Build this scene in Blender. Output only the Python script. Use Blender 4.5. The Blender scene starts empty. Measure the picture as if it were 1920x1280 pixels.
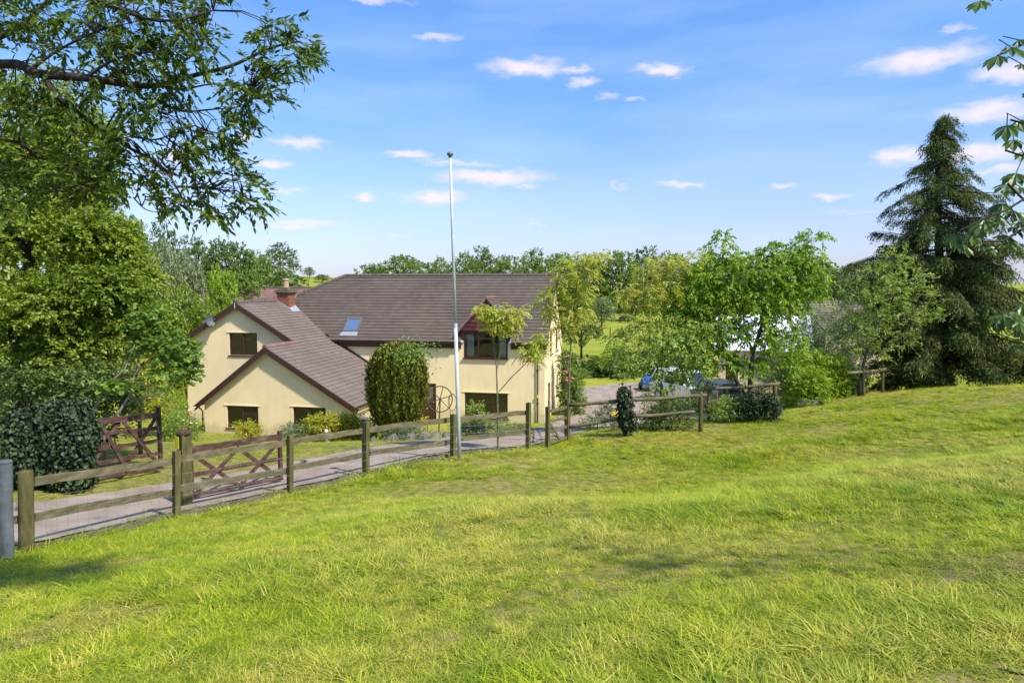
import bpy, math, random
import numpy as np
from mathutils import Vector, Matrix

scn = bpy.context.scene
C = scn.collection
EYE = 8.0                                  # height of the eye; house ground is near z = 0.8
PITCH = math.atan(100 / 1280.0)
FPX = 1280.0

# ------------------------------------------------------------------ camera
cam_d = bpy.data.cameras.new('camera'); cam = bpy.data.objects.new('camera', cam_d); C.objects.link(cam)
cam_d.lens = 24.0; cam_d.sensor_width = 36.0; cam_d.clip_start = 0.05; cam_d.clip_end = 9000
cam.location = (0, 0, EYE); cam.rotation_euler = (math.pi / 2 - PITCH, 0, 0)
scn.camera = cam
scn.render.resolution_x = 1024; scn.render.resolution_y = 682

# ------------------------------------------------------------------ light
SUN_EL = math.radians(50); SUN_AZ = math.radians(128)      # azimuth clockwise from +Y
to_sun = Vector((math.sin(SUN_AZ) * math.cos(SUN_EL), math.cos(SUN_AZ) * math.cos(SUN_EL), math.sin(SUN_EL)))
sd = bpy.data.lights.new('sun', 'SUN'); sd.energy = 3.5; sd.angle = math.radians(2.5); sd.color = (1.0, 0.94, 0.84)
so = bpy.data.objects.new('sun', sd); C.objects.link(so); so.location = (20, -20, 40)
so.rotation_euler = to_sun.to_track_quat('Z', 'Y').to_euler()
scn.view_settings.view_transform = 'Standard'; scn.view_settings.look = 'None'
scn.view_settings.gamma = 1.0; scn.view_settings.use_curve_mapping = False
scn.view_settings.exposure = 0.92


def ray(px, py):
    x = (px - 960) / FPX; u = (640 - py) / FPX
    return np.array([x, math.cos(PITCH) + u * math.sin(PITCH), -math.sin(PITCH) + u * math.cos(PITCH)])


def at(px, py, Y):
    r = ray(px, py); q = r * (Y / r[1]); q[2] += EYE
    return Vector(q)


# ------------------------------------------------------------------ sky
world = bpy.data.worlds.new('World'); scn.world = world; world.use_nodes = True
world.cycles.sampling_method = 'MANUAL'; world.cycles.sample_map_resolution = 256
wn = world.node_tree; wn.nodes.clear()


def wnode(t, **k):
    n = wn.nodes.new(t)
    for a, b in k.items(): setattr(n, a, b)
    return n


def wmath(op, a, b=None, c=None):
    n = wnode('ShaderNodeMath', operation=op)
    for i, v in enumerate((a, b, c)):
        if v is None: continue
        if isinstance(v, (int, float)): n.inputs[i].default_value = v
        else: wn.links.new(v, n.inputs[i])
    return n.outputs[0]


sky = wnode('ShaderNodeTexSky', sky_type='NISHITA')
sky.sun_disc = False; sky.sun_elevation = SUN_EL; sky.sun_rotation = SUN_AZ
sky.air_density = 1.0; sky.dust_density = 0.6; sky.ozone_density = 2.0; sky.altitude = 100
hsv = wnode('ShaderNodeHueSaturation'); hsv.inputs['Saturation'].default_value = 1.12; hsv.inputs['Value'].default_value = 1.0
wn.links.new(sky.outputs[0], hsv.inputs['Color'])
tc = wnode('ShaderNodeTexCoord'); sep = wnode('ShaderNodeSeparateXYZ'); wn.links.new(tc.outputs['Generated'], sep.inputs[0])
az = wmath('ARCTAN2', sep.outputs[0], sep.outputs[1]); el = wmath('ARCSINE', sep.outputs[2])
comb = wnode('ShaderNodeCombineXYZ'); wn.links.new(az, comb.inputs[0]); wn.links.new(el, comb.inputs[1])
# clear-air colour of the photograph's sky: bluer overhead, paler at the horizon
elr = wnode('ShaderNodeMapRange'); wn.links.new(el, elr.inputs['Value']); elr.inputs['From Min'].default_value = 0.0; elr.inputs['From Max'].default_value = 0.5
ramp = wnode('ShaderNodeValToRGB'); wn.links.new(elr.outputs[0], ramp.inputs[0])
ramp.color_ramp.elements[0].position = 0.0; ramp.color_ramp.elements[0].color = (.37, .355, .56, 1)
ramp.color_ramp.elements[1].position = 0.8; ramp.color_ramp.elements[1].color = (.52, .64, .80, 1)
for p_, c_ in ((.14, (.455, .435, .57, 1)), (.27, (.54, .51, .60, 1)), (.5, (.48, .56, .65, 1))):
    e_ = ramp.color_ramp.elements.new(p_); e_.color = c_
tint = wnode('ShaderNodeMixRGB', blend_type='MULTIPLY'); tint.inputs[0].default_value = 1.0
wn.links.new(hsv.outputs[0], tint.inputs[1]); wn.links.new(ramp.outputs[0], tint.inputs[2])
tint2 = wnode('ShaderNodeMixRGB', blend_type='MULTIPLY'); tint2.inputs[0].default_value = 1.0
wn.links.new(tint.outputs[0], tint2.inputs[1]); tint2.inputs[2].default_value = (1.74, 1.74, 1.74, 1)
# domain warp, stretched sideways as wind-drawn cloud is
mp = wnode('ShaderNodeMapping'); mp.inputs['Scale'].default_value = (26, 60, 1); wn.links.new(comb.outputs[0], mp.inputs['Vector'])
nz = wnode('ShaderNodeTexNoise'); nz.inputs['Scale'].default_value = 1.0; nz.inputs['Detail'].default_value = 7; nz.inputs['Roughness'].default_value = 0.62
wn.links.new(mp.outputs[0], nz.inputs['Vector'])
vs = wnode('ShaderNodeVectorMath', operation='MULTIPLY_ADD'); wn.links.new(nz.outputs['Color'], vs.inputs[0])
vs.inputs[1].default_value = (0.075, 0.030, 0); vs.inputs[2].default_value = (-0.0375, -0.015, 0)
va = wnode('ShaderNodeVectorMath', operation='ADD'); wn.links.new(comb.outputs[0], va.inputs[0]); wn.links.new(vs.outputs[0], va.inputs[1])
CLOUDS = [(985, 126, 80, 17, 0), (1075, 130, 40, 9, .45), (1240, 130, 50, 11, .2), (1095, 152, 42, 9, .4), (820, 67, 44, 9, .5), (1140, 182, 28, 8, .62),
          (1190, 180, 20, 6, .62), (1735, 113, 95, 20, .12), (1890, 137, 58, 19, .25), (1850, 210, 68, 18, .25), (1690, 290, 50, 17, .1), (1840, 287, 76, 17, .25),
          (1875, 317, 38, 9, .4), (770, 290, 54, 10, .2), (860, 305, 100, 9, .55), (920, 333, 118, 16, .1), (985, 352, 34, 7, .5), (815, 370, 66, 15, .1),
          (680, 370, 24, 10, .25), (1275, 346, 42, 9, .3), (1155, 347, 24, 7, .7), (1470, 346, 34, 7, .55), (1555, 369, 40, 8, .45), (560, 265, 56, 12, .3),
          (510, 307, 46, 10, .3), (460, 258, 24, 10, .4), (565, 420, 80, 9, .45), (540, 357, 40, 7, .6), (745, 440, 24, 5, .65), (1010, 426, 24, 5, .65),
          (1795, 52, 28, 7, .6), (700, 0, 90, 8, .5), (330, 290, 30, 18, .35), (860, 420, 50, 4, .75), (1600, 400, 60, 5, .75)]
m = None
rs = random.Random(4)
specs = []
for px, py, w, h, f in CLOUDS:
    d = ray(px, py); d /= np.linalg.norm(d)
    specs.append((math.atan2(d[0], d[1]), math.asin(d[2]), w * 1.12 / FPX, h * 1.12 / FPX, f))
for i in range(15):                                            # the same sparse cloud all round
    a = rs.uniform(0.75, 2 * math.pi - 0.75); a = a if a < math.pi else a - 2 * math.pi
    specs.append((a, rs.uniform(0.1, 0.75), rs.uniform(.03, .11), rs.uniform(.008, .022), rs.uniform(0, .5)))
for a0, e0, w, h, f in specs:
    n1 = wnode('ShaderNodeVectorMath', operation='MULTIPLY_ADD'); wn.links.new(va.outputs[0], n1.inputs[0])
    n1.inputs[1].default_value = (1 / w, 1 / h, 0); n1.inputs[2].default_value = (-a0 / w, -e0 / h, f)
    n2 = wnode('ShaderNodeVectorMath', operation='LENGTH'); wn.links.new(n1.outputs[0], n2.inputs[0])
    m = n2.outputs['Value'] if m is None else wmath('MINIMUM', m, n2.outputs['Value'])
mr = wnode('ShaderNodeMapRange', interpolation_type='SMOOTHSTEP'); wn.links.new(m, mr.inputs['Value'])
mr.inputs['From Min'].default_value = 1.1; mr.inputs['From Max'].default_value = 0.15; mr.inputs['To Min'].default_value = 0; mr.inputs['To Max'].default_value = 0.85
# thin high veil
mp2 = wnode('ShaderNodeMapping'); mp2.inputs['Scale'].default_value = (2.2, 11, 1); mp2.inputs['Rotation'].default_value = (0, 0, -0.12); wn.links.new(comb.outputs[0], mp2.inputs['Vector'])
nv = wnode('ShaderNodeTexNoise'); nv.inputs['Scale'].default_value = 1.3; nv.inputs['Detail'].default_value = 4; wn.links.new(mp2.outputs[0], nv.inputs['Vector'])
mv = wnode('ShaderNodeMapRange'); wn.links.new(nv.outputs['Fac'], mv.inputs['Value'])
mv.inputs['From Min'].default_value = 0.42; mv.inputs['From Max'].default_value = 0.8; mv.inputs['To Max'].default_value = 0.30
mixv = wnode('ShaderNodeMixRGB'); wn.links.new(mv.outputs[0], mixv.inputs[0]); wn.links.new(tint2.outputs[0], mixv.inputs[1]); mixv.inputs[2].default_value = (4.3, 5.2, 6.6, 1)
mixc = wnode('ShaderNodeMixRGB'); wn.links.new(mr.outputs[0], mixc.inputs[0]); wn.links.new(mixv.outputs[0], mixc.inputs[1]); mixc.inputs[2].default_value = (5.6, 5.0, 5.55, 1)
bg = wnode('ShaderNodeBackground'); bg.inputs['Strength'].default_value = 0.10
wn.links.new(mixc.outputs[0], bg.inputs['Color'])
wo = wnode('ShaderNodeOutputWorld'); wn.links.new(bg.outputs[0], wo.inputs['Surface'])

# ================================================================== helpers
def nrm(a): return a / (np.linalg.norm(a, axis=-1, keepdims=True) + 1e-9)


def new_mat(name):
    m_ = bpy.data.materials.new(name); m_.use_nodes = True
    nt = m_.node_tree; b = nt.nodes['Principled BSDF']
    return m_, nt, b


def N(nt, t, **k):
    n = nt.nodes.new(t)
    for a, b in k.items():
        if a.startswith('i_'):
            n.inputs[a[2:].replace('_', ' ')].default_value = b
        else: setattr(n, a, b)
    return n


def noise(nt, scale, detail=4, rough=.55, coord='Object', stretch=None):
    t = N(nt, 'ShaderNodeTexCoord') if coord != 'World' else N(nt, 'ShaderNodeNewGeometry')
    src = t.outputs[coord] if coord != 'World' else t.outputs['Position']
    if stretch:
        mm = N(nt, 'ShaderNodeMapping'); mm.inputs['Scale'].default_value = stretch; nt.links.new(src, mm.inputs['Vector']); src = mm.outputs[0]
    n = N(nt, 'ShaderNodeTexNoise'); n.inputs['Scale'].default_value = scale; n.inputs['Detail'].default_value = detail; n.inputs['Roughness'].default_value = rough
    nt.links.new(src, n.inputs['Vector'])
    return n


def ramp_(nt, fac, stops):
    r = N(nt, 'ShaderNodeValToRGB'); nt.links.new(fac, r.inputs[0])
    e = r.color_ramp.elements
    while len(e) < len(stops): e.new(0.5)
    for i, (p, c) in enumerate(stops):
        e[i].position = p; e[i].color = (*c, 1)
    return r.outputs[0]


def mixc_(nt, fac, a, b, mode='MIX'):
    n = N(nt, 'ShaderNodeMixRGB', blend_type=mode)
    for i, v in enumerate((fac, a, b)):
        if isinstance(v, (int, float)): n.inputs[i].default_value = v
        elif isinstance(v, tuple): n.inputs[i].default_value = (*v, 1)
        else: nt.links.new(v, n.inputs[i])
    return n.outputs[0]


def mat_noise(name, stops, scale=6, detail=5, rough=.8, bump=0.0, bump_scale=None, coord='Object', stretch=None, spec=.3, metal=0.0, dist=.02):
    m_, nt, b = new_mat(name)
    n = noise(nt, scale, detail, .6, coord, stretch)
    nt.links.new(ramp_(nt, n.outputs['Fac'], stops), b.inputs['Base Color'])
    b.inputs['Roughness'].default_value = rough; b.inputs['Specular IOR Level'].default_value = spec; b.inputs['Metallic'].default_value = metal
    if bump:
        n2 = noise(nt, bump_scale or scale * 4, 6, .6, coord, stretch)
        bp = N(nt, 'ShaderNodeBump'); bp.inputs['Strength'].default_value = bump; bp.inputs['Distance'].default_value = dist
        nt.links.new(n2.outputs['Fac'], bp.inputs['Height']); nt.links.new(bp.outputs[0], b.inputs['Normal'])
    return m_


def leaf_mat(name, cols, trans=.4, rough=.45, spec=.35, tcol=1.5, patch=.35, patch_scale=.8):
    """cols: three or more base colours spread over the leaves at random, with soft patches of the lighter ones."""
    m_, nt, b = new_mat(name)
    g = N(nt, 'ShaderNodeNewGeometry')
    n = noise(nt, patch_scale, 3, .5, 'World')
    a = N(nt, 'ShaderNodeMath', operation='MULTIPLY_ADD'); nt.links.new(n.outputs['Fac'], a.inputs[0]); a.inputs[1].default_value = patch * 2; a.inputs[2].default_value = -patch
    c = N(nt, 'ShaderNodeMath', operation='ADD'); nt.links.new(g.outputs['Random Per Island'], c.inputs[0]); nt.links.new(a.outputs[0], c.inputs[1])
    k = len(cols)
    col = ramp_(nt, c.outputs[0], [(i / (k - 1) * .86 + .07, cc) for i, cc in enumerate(cols)])
    nt.links.new(col, b.inputs['Base Color']); b.inputs['Roughness'].default_value = rough; b.inputs['Specular IOR Level'].default_value = spec
    tr = N(nt, 'ShaderNodeBsdfTranslucent')
    tint_ = mixc_(nt, 1.0, col, (tcol * 1.05, tcol, tcol * .55), 'MULTIPLY'); nt.links.new(tint_, tr.inputs['Color'])
    mx = N(nt, 'ShaderNodeMixShader'); mx.inputs[0].default_value = trans
    nt.links.new(b.outputs[0], mx.inputs[1]); nt.links.new(tr.outputs[0], mx.inputs[2])
    nt.links.new(mx.outputs[0], nt.nodes['Material Output'].inputs['Surface'])
    return m_


def np_mesh(name, V, Fs, mats=(), smooth=False):
    """V (n,3); Fs a list of int arrays (m,k), one for each polygon size."""
    me = bpy.data.meshes.new(name)
    V = np.asarray(V, dtype=np.float32)
    me.vertices.add(len(V)); me.vertices.foreach_set('co', V.ravel())
    tot = sum(f.size for f in Fs); npoly = sum(len(f) for f in Fs)
    me.loops.add(tot); me.polygons.add(npoly)
    me.loops.foreach_set('vertex_index', np.concatenate([f.ravel() for f in Fs]).astype(np.int32))
    st = []; o = 0
    for f in Fs:
        st.append(np.arange(len(f)) * f.shape[1] + o); o += f.size
    me.polygons.foreach_set('loop_start', np.concatenate(st).astype(np.int32))
    me.update(calc_edges=True)
    me.polygons.foreach_set('use_smooth', np.full(npoly, bool(smooth)))
    for m_ in mats: me.materials.append(m_)
    return me


class MB:
    """collects shapes into one mesh"""
    def __init__(self): self.v = []; self.f = []

    def poly(self, pts):
        o = len(self.v); self.v += [tuple(p) for p in pts]; self.f.append(tuple(range(o, o + len(pts))))

    def add(self, pts, faces):
        o = len(self.v); self.v += [tuple(p) for p in pts]; self.f += [tuple(i + o for i in q) for q in faces]

    def hexa(self, p):                       # 8 corners: bottom 4 ccw, top 4 ccw
        self.add(p, [(0, 3, 2, 1), (4, 5, 6, 7), (0, 1, 5, 4), (1, 2, 6, 5), (2, 3, 7, 6), (3, 0, 4, 7)])

    def box(self, x0, x1, y0, y1, z0, z1):
        self.hexa([(x0, y0, z0), (x1, y0, z0), (x1, y1, z0), (x0, y1, z0), (x0, y0, z1), (x1, y0, z1), (x1, y1, z1), (x0, y1, z1)])

    def beam(self, a, b, w, h, up=(0, 0, 1), jit=0):      # w across, h along up
        a = Vector(a); b = Vector(b); d = (b - a).normalized(); s = d.cross(Vector(up))
        if s.length < 1e-4: s = d.cross(Vector((1, 0, 0)))
        s.normalize(); u = s.cross(d).normalized()
        p = []
        for q, t in ((a, -h / 2), (a, h / 2)):
            pass
        c = [(-1, -1), (1, -1), (1, 1), (-1, 1)]
        p = [a + s * (w / 2 * i) + u * (h / 2 * j) for i, j in c] + [b + s * (w / 2 * i) + u * (h / 2 * j) for i, j in c]
        self.hexa(p)

    def tube(self, pts, rad, n=8, cap=True):
        pts = [Vector(p) for p in pts]
        if isinstance(rad, (int, float)): rad = [rad] * len(pts)
        o = len(self.v); ref = None
        for i, p in enumerate(pts):
            d = (pts[min(i + 1, len(pts) - 1)] - pts[max(i - 1, 0)]).normalized()
            if ref is None:
                ref = d.cross(Vector((0, 0, 1)) if abs(d.z) < .9 else Vector((1, 0, 0))).normalized()
            ref = (ref - d * ref.dot(d)).normalized(); s = d.cross(ref)
            for k in range(n):
                a = 2 * math.pi * k / n
                self.v.append(tuple(p + (ref * math.cos(a) + s * math.sin(a)) * rad[i]))
        for i in range(len(pts) - 1):
            for k in range(n):
                self.f.append((o + i * n + k, o + i * n + (k + 1) % n, o + (i + 1) * n + (k + 1) % n, o + (i + 1) * n + k))
        if cap:
            self.f.append(tuple(o + k for k in range(n))[::-1]); self.f.append(tuple(o + (len(pts) - 1) * n + k for k in range(n)))

    def prism(self, poly, vec):              # planar polygon extruded by vec
        n = len(poly); vec = Vector(vec); a = [Vector(p) for p in poly]; b = [p + vec for p in a]
        self.add(a + b, [tuple(range(n))[::-1], tuple(range(n, 2 * n))] + [(i, (i + 1) % n, n + (i + 1) % n, n + i) for i in range(n)])

    def ball(self, c, r, nu=10, nv=6, squash=(1, 1, 1)):
        o = len(self.v); c = Vector(c)
        for j in range(1, nv):
            t = math.pi * j / nv
            for k in range(nu):
                a = 2 * math.pi * k / nu
                self.v.append((c.x + r * squash[0] * math.sin(t) * math.cos(a), c.y + r * squash[1] * math.sin(t) * math.sin(a), c.z + r * squash[2] * math.cos(t)))
        self.v.append((c.x, c.y, c.z + r * squash[2])); self.v.append((c.x, c.y, c.z - r * squash[2]))
        tp = o + (nv - 1) * nu
        for j in range(nv - 2):
            for k in range(nu):
                self.f.append((o + j * nu + k, o + (j + 1) * nu + k, o + (j + 1) * nu + (k + 1) % nu, o + j * nu + (k + 1) % nu))
        for k in range(nu):
            self.f.append((tp, o + k, o + (k + 1) % nu)); self.f.append((tp + 1, o + (nv - 2) * nu + (k + 1) % nu, o + (nv - 2) * nu + k))

    def build(self, name, mat=None, parent=None, smooth=False, bevel=0, off=None):
        me = bpy.data.meshes.new(name)
        v = self.v if off is None else [(x - off[0], y - off[1], z - off[2]) for x, y, z in self.v]
        me.from_pydata(v, [], self.f); me.update()
        if mat: me.materials.append(mat)
        if smooth: me.polygons.foreach_set('use_smooth', [True] * len(me.polygons))
        o = bpy.data.objects.new(name, me); C.objects.link(o)
        if parent: o.parent = parent
        if bevel:
            b = o.modifiers.new('bevel', 'BEVEL'); b.width = bevel; b.segments = 2; b.limit_method = 'ANGLE'
        return o


def tag(o, label=None, cat=None, group=None, kind=None):
    if label: o['label'] = label
    if cat: o['category'] = cat
    if group: o['group'] = group
    if kind: o['kind'] = kind
    return o


def thing(name, label, cat, loc, rz=0, group=None):
    o = bpy.data.objects.new(name, None); C.objects.link(o); o.location = loc; o.rotation_euler = (0, 0, rz)
    o.empty_display_size = .2
    return tag(o, label, cat, group)


def part(name, mb, mat, root, sub=None, **k):           # shapes given in world space, root unrotated
    return mb.build(name, mat, sub or root, off=root.location, **k)


def link_mesh(name, me, parent=None):
    o = bpy.data.objects.new(name, me); C.objects.link(o)
    if parent: o.parent = parent
    return o


# ================================================================== terrain
TP = []                                      # control points (x, y, z above eye level)
def tp_px(px, py, Y): p = at(px, py, Y); TP.append((p.x, p.y, p.z - EYE))
def tp(x, y, z): TP.append((x, y, z))
for x in (-9, -5, 0, 5, 10):
    for y in (-12, -3, 2, 6, 10):
        if x < -4 and y > 9: continue
        tp(x, y, -1.65 + .094 * x - .150 * y)
FENCE = [(48, 1040, 9.8), (330, 974, 12.2), (543, 928, 14.3), (686, 894, 16.0), (849, 853, 18.0), (990, 843, 19.5)]
for q in FENCE + [(1027, 845, 20.0), (1064, 828, 21.2), (1172, 812, 20.8), (1314, 812, 21.0), (1452, 787, 22.6), (1619, 740, 27.), (1655, 736, 28.), (1800, 727, 30), (1920, 729, 30), (1330, 784, 23.4)]: tp_px(*q)
for q in [(1150, 960, 12.2), (1500, 900, 13.6), (1800, 860, 14.5), (1700, 760, 22.5), (1200, 870, 17.2)]: tp_px(*q)
DR_FAR = [(-420, 985, 10.8), (-200, 968, 11.5), (60, 942, 12.8), (330, 905, 15.2), (543, 868, 17.8), (700, 838, 20.2), (849, 820, 22.8), (1000, 806, 25.6)]
DR_NEAR = [(-420, 1100, 8.6), (-200, 1070, 9.2), (48, 1024, 10.4), (330, 967, 12.7), (543, 918, 15.0), (700, 888, 16.8), (849, 850, 19.0), (985, 838, 20.6)]
for q in DR_FAR + DR_NEAR: tp_px(*q)
for x, y in ((-20, 30), (-17, 33), (-12, 31.5), (-7, 32.5), (-3, 33.5), (2.5, 35), (-18, 38), (-8, 40), (2, 44), (5, 38), (9, 42), (5, 48), (14, 46), (10, 36), (-14, 44)):
    tp(x, y, -7.05 if y > 33 else -6.9)
tp(-9, 27, -6.15); tp(-3, 28, -6.2); tp(1.2, 29, -5.9); tp(4.5, 28, -5.9); tp(9, 30, -6.0); tp(13, 36, -6.3); tp(20, 42, -6.3); tp(26, 36, -4.8); tp(34, 45, -6)
tp(-14, 24, -5.5); tp(-12, 18, -4.6); tp(-18, 14, -4.3); tp(-30, 20, -5.0); tp(-30, 40, -6.3)
tp(10, 72, -5.8); tp(17, 115, -5.6); tp(10, 60, -6.6); tp(0, 60, -6.6); tp(0, 110, -5.6); tp(0, 150, -4.6); tp(40, 120, -5.5); tp(60, 150, -4); tp(30, 160, -4); tp(80, 80, -7)
tp(-20, 60, -6.5); tp(-22, 85, -4.2); tp(-35, 118, -.8); tp(-50, 172, 3.0); tp(-30, 175, 2.0); tp(-75, 170, 3.6); tp(-45, 70, -4.2); tp(-80, 90, -1.5); tp(-70, 40, -5); tp(-55, 215, 2.0); tp(0, 220, -4); tp(60, 220, -4); tp(-120, 160, 3)
tp(-60, -40, -1); tp(0, -40, 2.5); tp(60, -40, 5); tp(60, 10, 1.5); tp(40, 25, -1.5); tp(-60, 0, -4)
TPA = np.array(TP)
_c2 = 4.0


def _phi(d2): return np.sqrt(d2 + _c2)


_d2 = ((TPA[:, None, :2] - TPA[None, :, :2]) ** 2).sum(-1)
_npt = len(TPA)
_A = np.zeros((_npt + 3, _npt + 3)); _A[:_npt, :_npt] = _phi(_d2) - np.eye(_npt) * 0.25
_A[:_npt, _npt] = 1; _A[:_npt, _npt + 1:] = TPA[:, :2]; _A[_npt, :_npt] = 1; _A[_npt + 1:, :_npt] = TPA[:, :2].T
_w = np.linalg.solve(_A, np.concatenate([TPA[:, 2], np.zeros(3)]))
FENCE_XY = [at(*q) for q in FENCE]


def height_raw(x, y):
    x = np.asarray(x, float); y = np.asarray(y, float); sh = x.shape
    x = x.ravel(); y = y.ravel()
    xc = np.clip(x, -260, 260); yc = np.clip(y, -120, 330)
    z = np.empty_like(x)
    for i in range(0, len(x), 20000):
        d2 = (xc[i:i + 20000, None] - TPA[None, :, 0]) ** 2 + (yc[i:i + 20000, None] - TPA[None, :, 1]) ** 2
        z[i:i + 20000] = _phi(d2) @ _w[:_npt] + _w[_npt] + xc[i:i + 20000] * _w[_npt + 1] + yc[i:i + 20000] * _w[_npt + 2]
    r = np.hypot(x, y - 60)
    k = np.clip((r - 190) / 260, 0, 1); k = k * k * (3 - 2 * k)
    far = -9 + 3 * np.sin(x * .004 + 1) * np.sin(y * .005) + 30 * np.exp(-((x - 2300) / 900) ** 2 - ((y - 2600) / 600) ** 2) + 22 * np.exp(-((x + 900) / 1400) ** 2 - ((y - 3200) / 500) ** 2)
    z = z * (1 - k) + far * k
    # hummocks of a rough pasture, fading out where the drive and yard are level
    a = .5 * np.sin(x * 1.9 + .7 * np.sin(y * 1.3)) + .5 * np.sin(y * 2.3 + x * .8) + .6 * np.sin(x * .9 - y * .6 + 2)
    fm = np.clip((r - 0) / 1, 0, 1) * np.where(field_side(x, y) > .3, 1, 0)
    z = z + a * .028 * fm
    return z.reshape(sh)


def field_side(x, y):
    """metres to the pasture side of the fence line (negative beyond it)"""
    pl = [(-40, -9)] + [(p.x, p.y) for p in FENCE_XY] + [(1.6, 20.9), (5.6, 21.0), (8.8, 22.7), (14.2, 27.4), (20, 30), (60, 38)]
    best = np.full(x.shape, 1e9); sign = np.ones(x.shape)
    for (x0, y0), (x1, y1) in zip(pl[:-1], pl[1:]):
        dx, dy = x1 - x0, y1 - y0
        t = np.clip(((x - x0) * dx + (y - y0) * dy) / (dx * dx + dy * dy), 0, 1)
        ex = x - x0 - t * dx; ey = y - y0 - t * dy; d = np.hypot(ex, ey)
        s = np.where(dx * ey - dy * ex < 0, 1, -1)
        u = d < best; best = np.where(u, d, best); sign = np.where(u, s, sign)
    return best * sign


def axis(fine0, fine1, step, lim0, lim1, g=1.13):
    a = list(np.arange(fine0, fine1 + 1e-6, step)); s = step; v = a[-1]
    while v < lim1: s *= g; v += s; a.append(v)
    s = step; v = fine0; lo = []
    while v > lim0: s *= g; v -= s; lo.append(v)
    return np.array(lo[::-1] + a)


GX = axis(-24, 26, .4, -4200, 4200); GY = axis(-6, 52, .4, -2500, 4200)
GZ = height_raw(*np.meshgrid(GX, GY)) + EYE                     # [iy, ix]


def hgt(x, y):
    ix = np.clip(np.searchsorted(GX, x) - 1, 0, len(GX) - 2); iy = np.clip(np.searchsorted(GY, y) - 1, 0, len(GY) - 2)
    tx = (x - GX[ix]) / (GX[ix + 1] - GX[ix]); ty = (y - GY[iy]) / (GY[iy + 1] - GY[iy])
    return (GZ[iy, ix] * (1 - tx) + GZ[iy, ix + 1] * tx) * (1 - ty) + (GZ[iy + 1, ix] * (1 - tx) + GZ[iy + 1, ix + 1] * tx) * ty


def gz(x, y): return float(hgt(np.array([x], float), np.array([y], float))[0])
def ground(px, Y):
    """foot of what stands in picture column px at distance Y"""
    x = (px - 960) / FPX * Y
    for _ in range(4):
        z = gz(x, Y) - EYE; x = (px - 960) / FPX * (Y * math.cos(PITCH) - z * math.sin(PITCH))
    return Vector((x, Y, gz(x, Y)))


def ground_material():
    m_, nt, b = new_mat('pasture_ground')
    n1 = noise(nt, .55, 5, .6, 'World'); n2 = noise(nt, 5, 5, .65, 'World'); n3 = noise(nt, .03, 3, .5, 'World')
    a = ramp_(nt, n1.outputs['Fac'], [(.32, (.13, .17, .008)), (.5, (.24, .28, .014)), (.66, (.36, .34, .045))])
    c = ramp_(nt, n2.outputs['Fac'], [(.3, (.10, .11, .014)), (.46, (.24, .24, .025)), (.58, (.34, .27, .10)), (.72, (.22, .14, .08))])
    d = mixc_(nt, .5, a, c)
    e = mixc_(nt, .22, d, ramp_(nt, n3.outputs['Fac'], [(.35, (.18, .30, .014)), (.65, (.33, .42, .03))]))
    th = ramp_(nt, n2.outputs['Fac'], [(.3, (.07, .075, .015)), (.48, (.17, .15, .04)), (.60, (.30, .22, .11)), (.75, (.20, .13, .075))])
    sp_ = N(nt, 'ShaderNodeSeparateXYZ'); gg = N(nt, 'ShaderNodeNewGeometry'); nt.links.new(gg.outputs['Position'], sp_.inputs[0])
    yr = N(nt, 'ShaderNodeMapRange'); nt.links.new(sp_.outputs[1], yr.inputs['Value']); yr.inputs['From Min'].default_value = 30; yr.inputs['From Max'].default_value = 36; yr.inputs['To Min'].default_value = .72; yr.inputs['To Max'].default_value = 0
    e = mixc_(nt, yr.outputs[0], e, th)
    nt.links.new(e, b.inputs['Base Color']); b.inputs['Roughness'].default_value = .95; b.inputs['Specular IOR Level'].default_value = .1
    n4 = noise(nt, 22, 5, .7, 'World'); bp = N(nt, 'ShaderNodeBump'); bp.inputs['Strength'].default_value = .6; bp.inputs['Distance'].default_value = .05
    nt.links.new(n4.outputs['Fac'], bp.inputs['Height']); nt.links.new(bp.outputs[0], b.inputs['Normal'])
    return m_


XX, YY = np.meshgrid(GX, GY)
V = np.stack([XX, YY, GZ], -1).reshape(-1, 3); nx = len(GX); ny = len(GY)
ii = (np.arange(ny - 1)[:, None] * nx + np.arange(nx - 1)[None, :]).ravel()
g_me = np_mesh('ground', V, [np.stack([ii, ii + 1, ii + nx + 1, ii + nx], 1)], [ground_material()], smooth=True)
tag(link_mesh('ground', g_me), kind='structure')

# ------------------------------------------------------------------ driveway, widening to the yard beside the house
M_drive = mat_noise('worn_tarmac', [(.25, (.19, .145, .11)), (.5, (.295, .238, .19)), (.75, (.39, .325, .27))], scale=1.6, detail=9, rough=.95, bump=.5, bump_scale=60, coord='World', spec=.15)
_nt = M_drive.node_tree; _b = _nt.nodes['Principled BSDF']; _src = _b.inputs['Base Color'].links[0].from_socket
_n = noise(_nt, 9, 7, .75, 'World'); _l = noise(_nt, .9, 4, .6, 'World')
_f = mixc_(_nt, 1.0, ramp_(_nt, _n.outputs['Fac'], [(.55, (0, 0, 0)), (.62, (.8, .8, .8))]), ramp_(_nt, _l.outputs['Fac'], [(.42, (0, 0, 0)), (.6, (1, 1, 1))]), 'MULTIPLY')
_nt.links.new(mixc_(_nt, _f, _src, (.16, .085, .045)), _b.inputs['Base Color'])
fa = [at(*q) for q in DR_FAR]; ne = [at(*q) for q in DR_NEAR]
fa = [(p.x, p.y) for p in fa] + [(1.15, 29), (1.7, 33), (2.25, 36), (3.1, 40), (3.8, 44), (4.6, 48), (8, 50), (12, 51)]
ne = [(p.x, p.y) for p in ne] + [(2.0, 22.2), (3.4, 24), (5, 26), (7, 29), (10, 32.5), (13.5, 37), (17, 42), (19, 46)]


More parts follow.
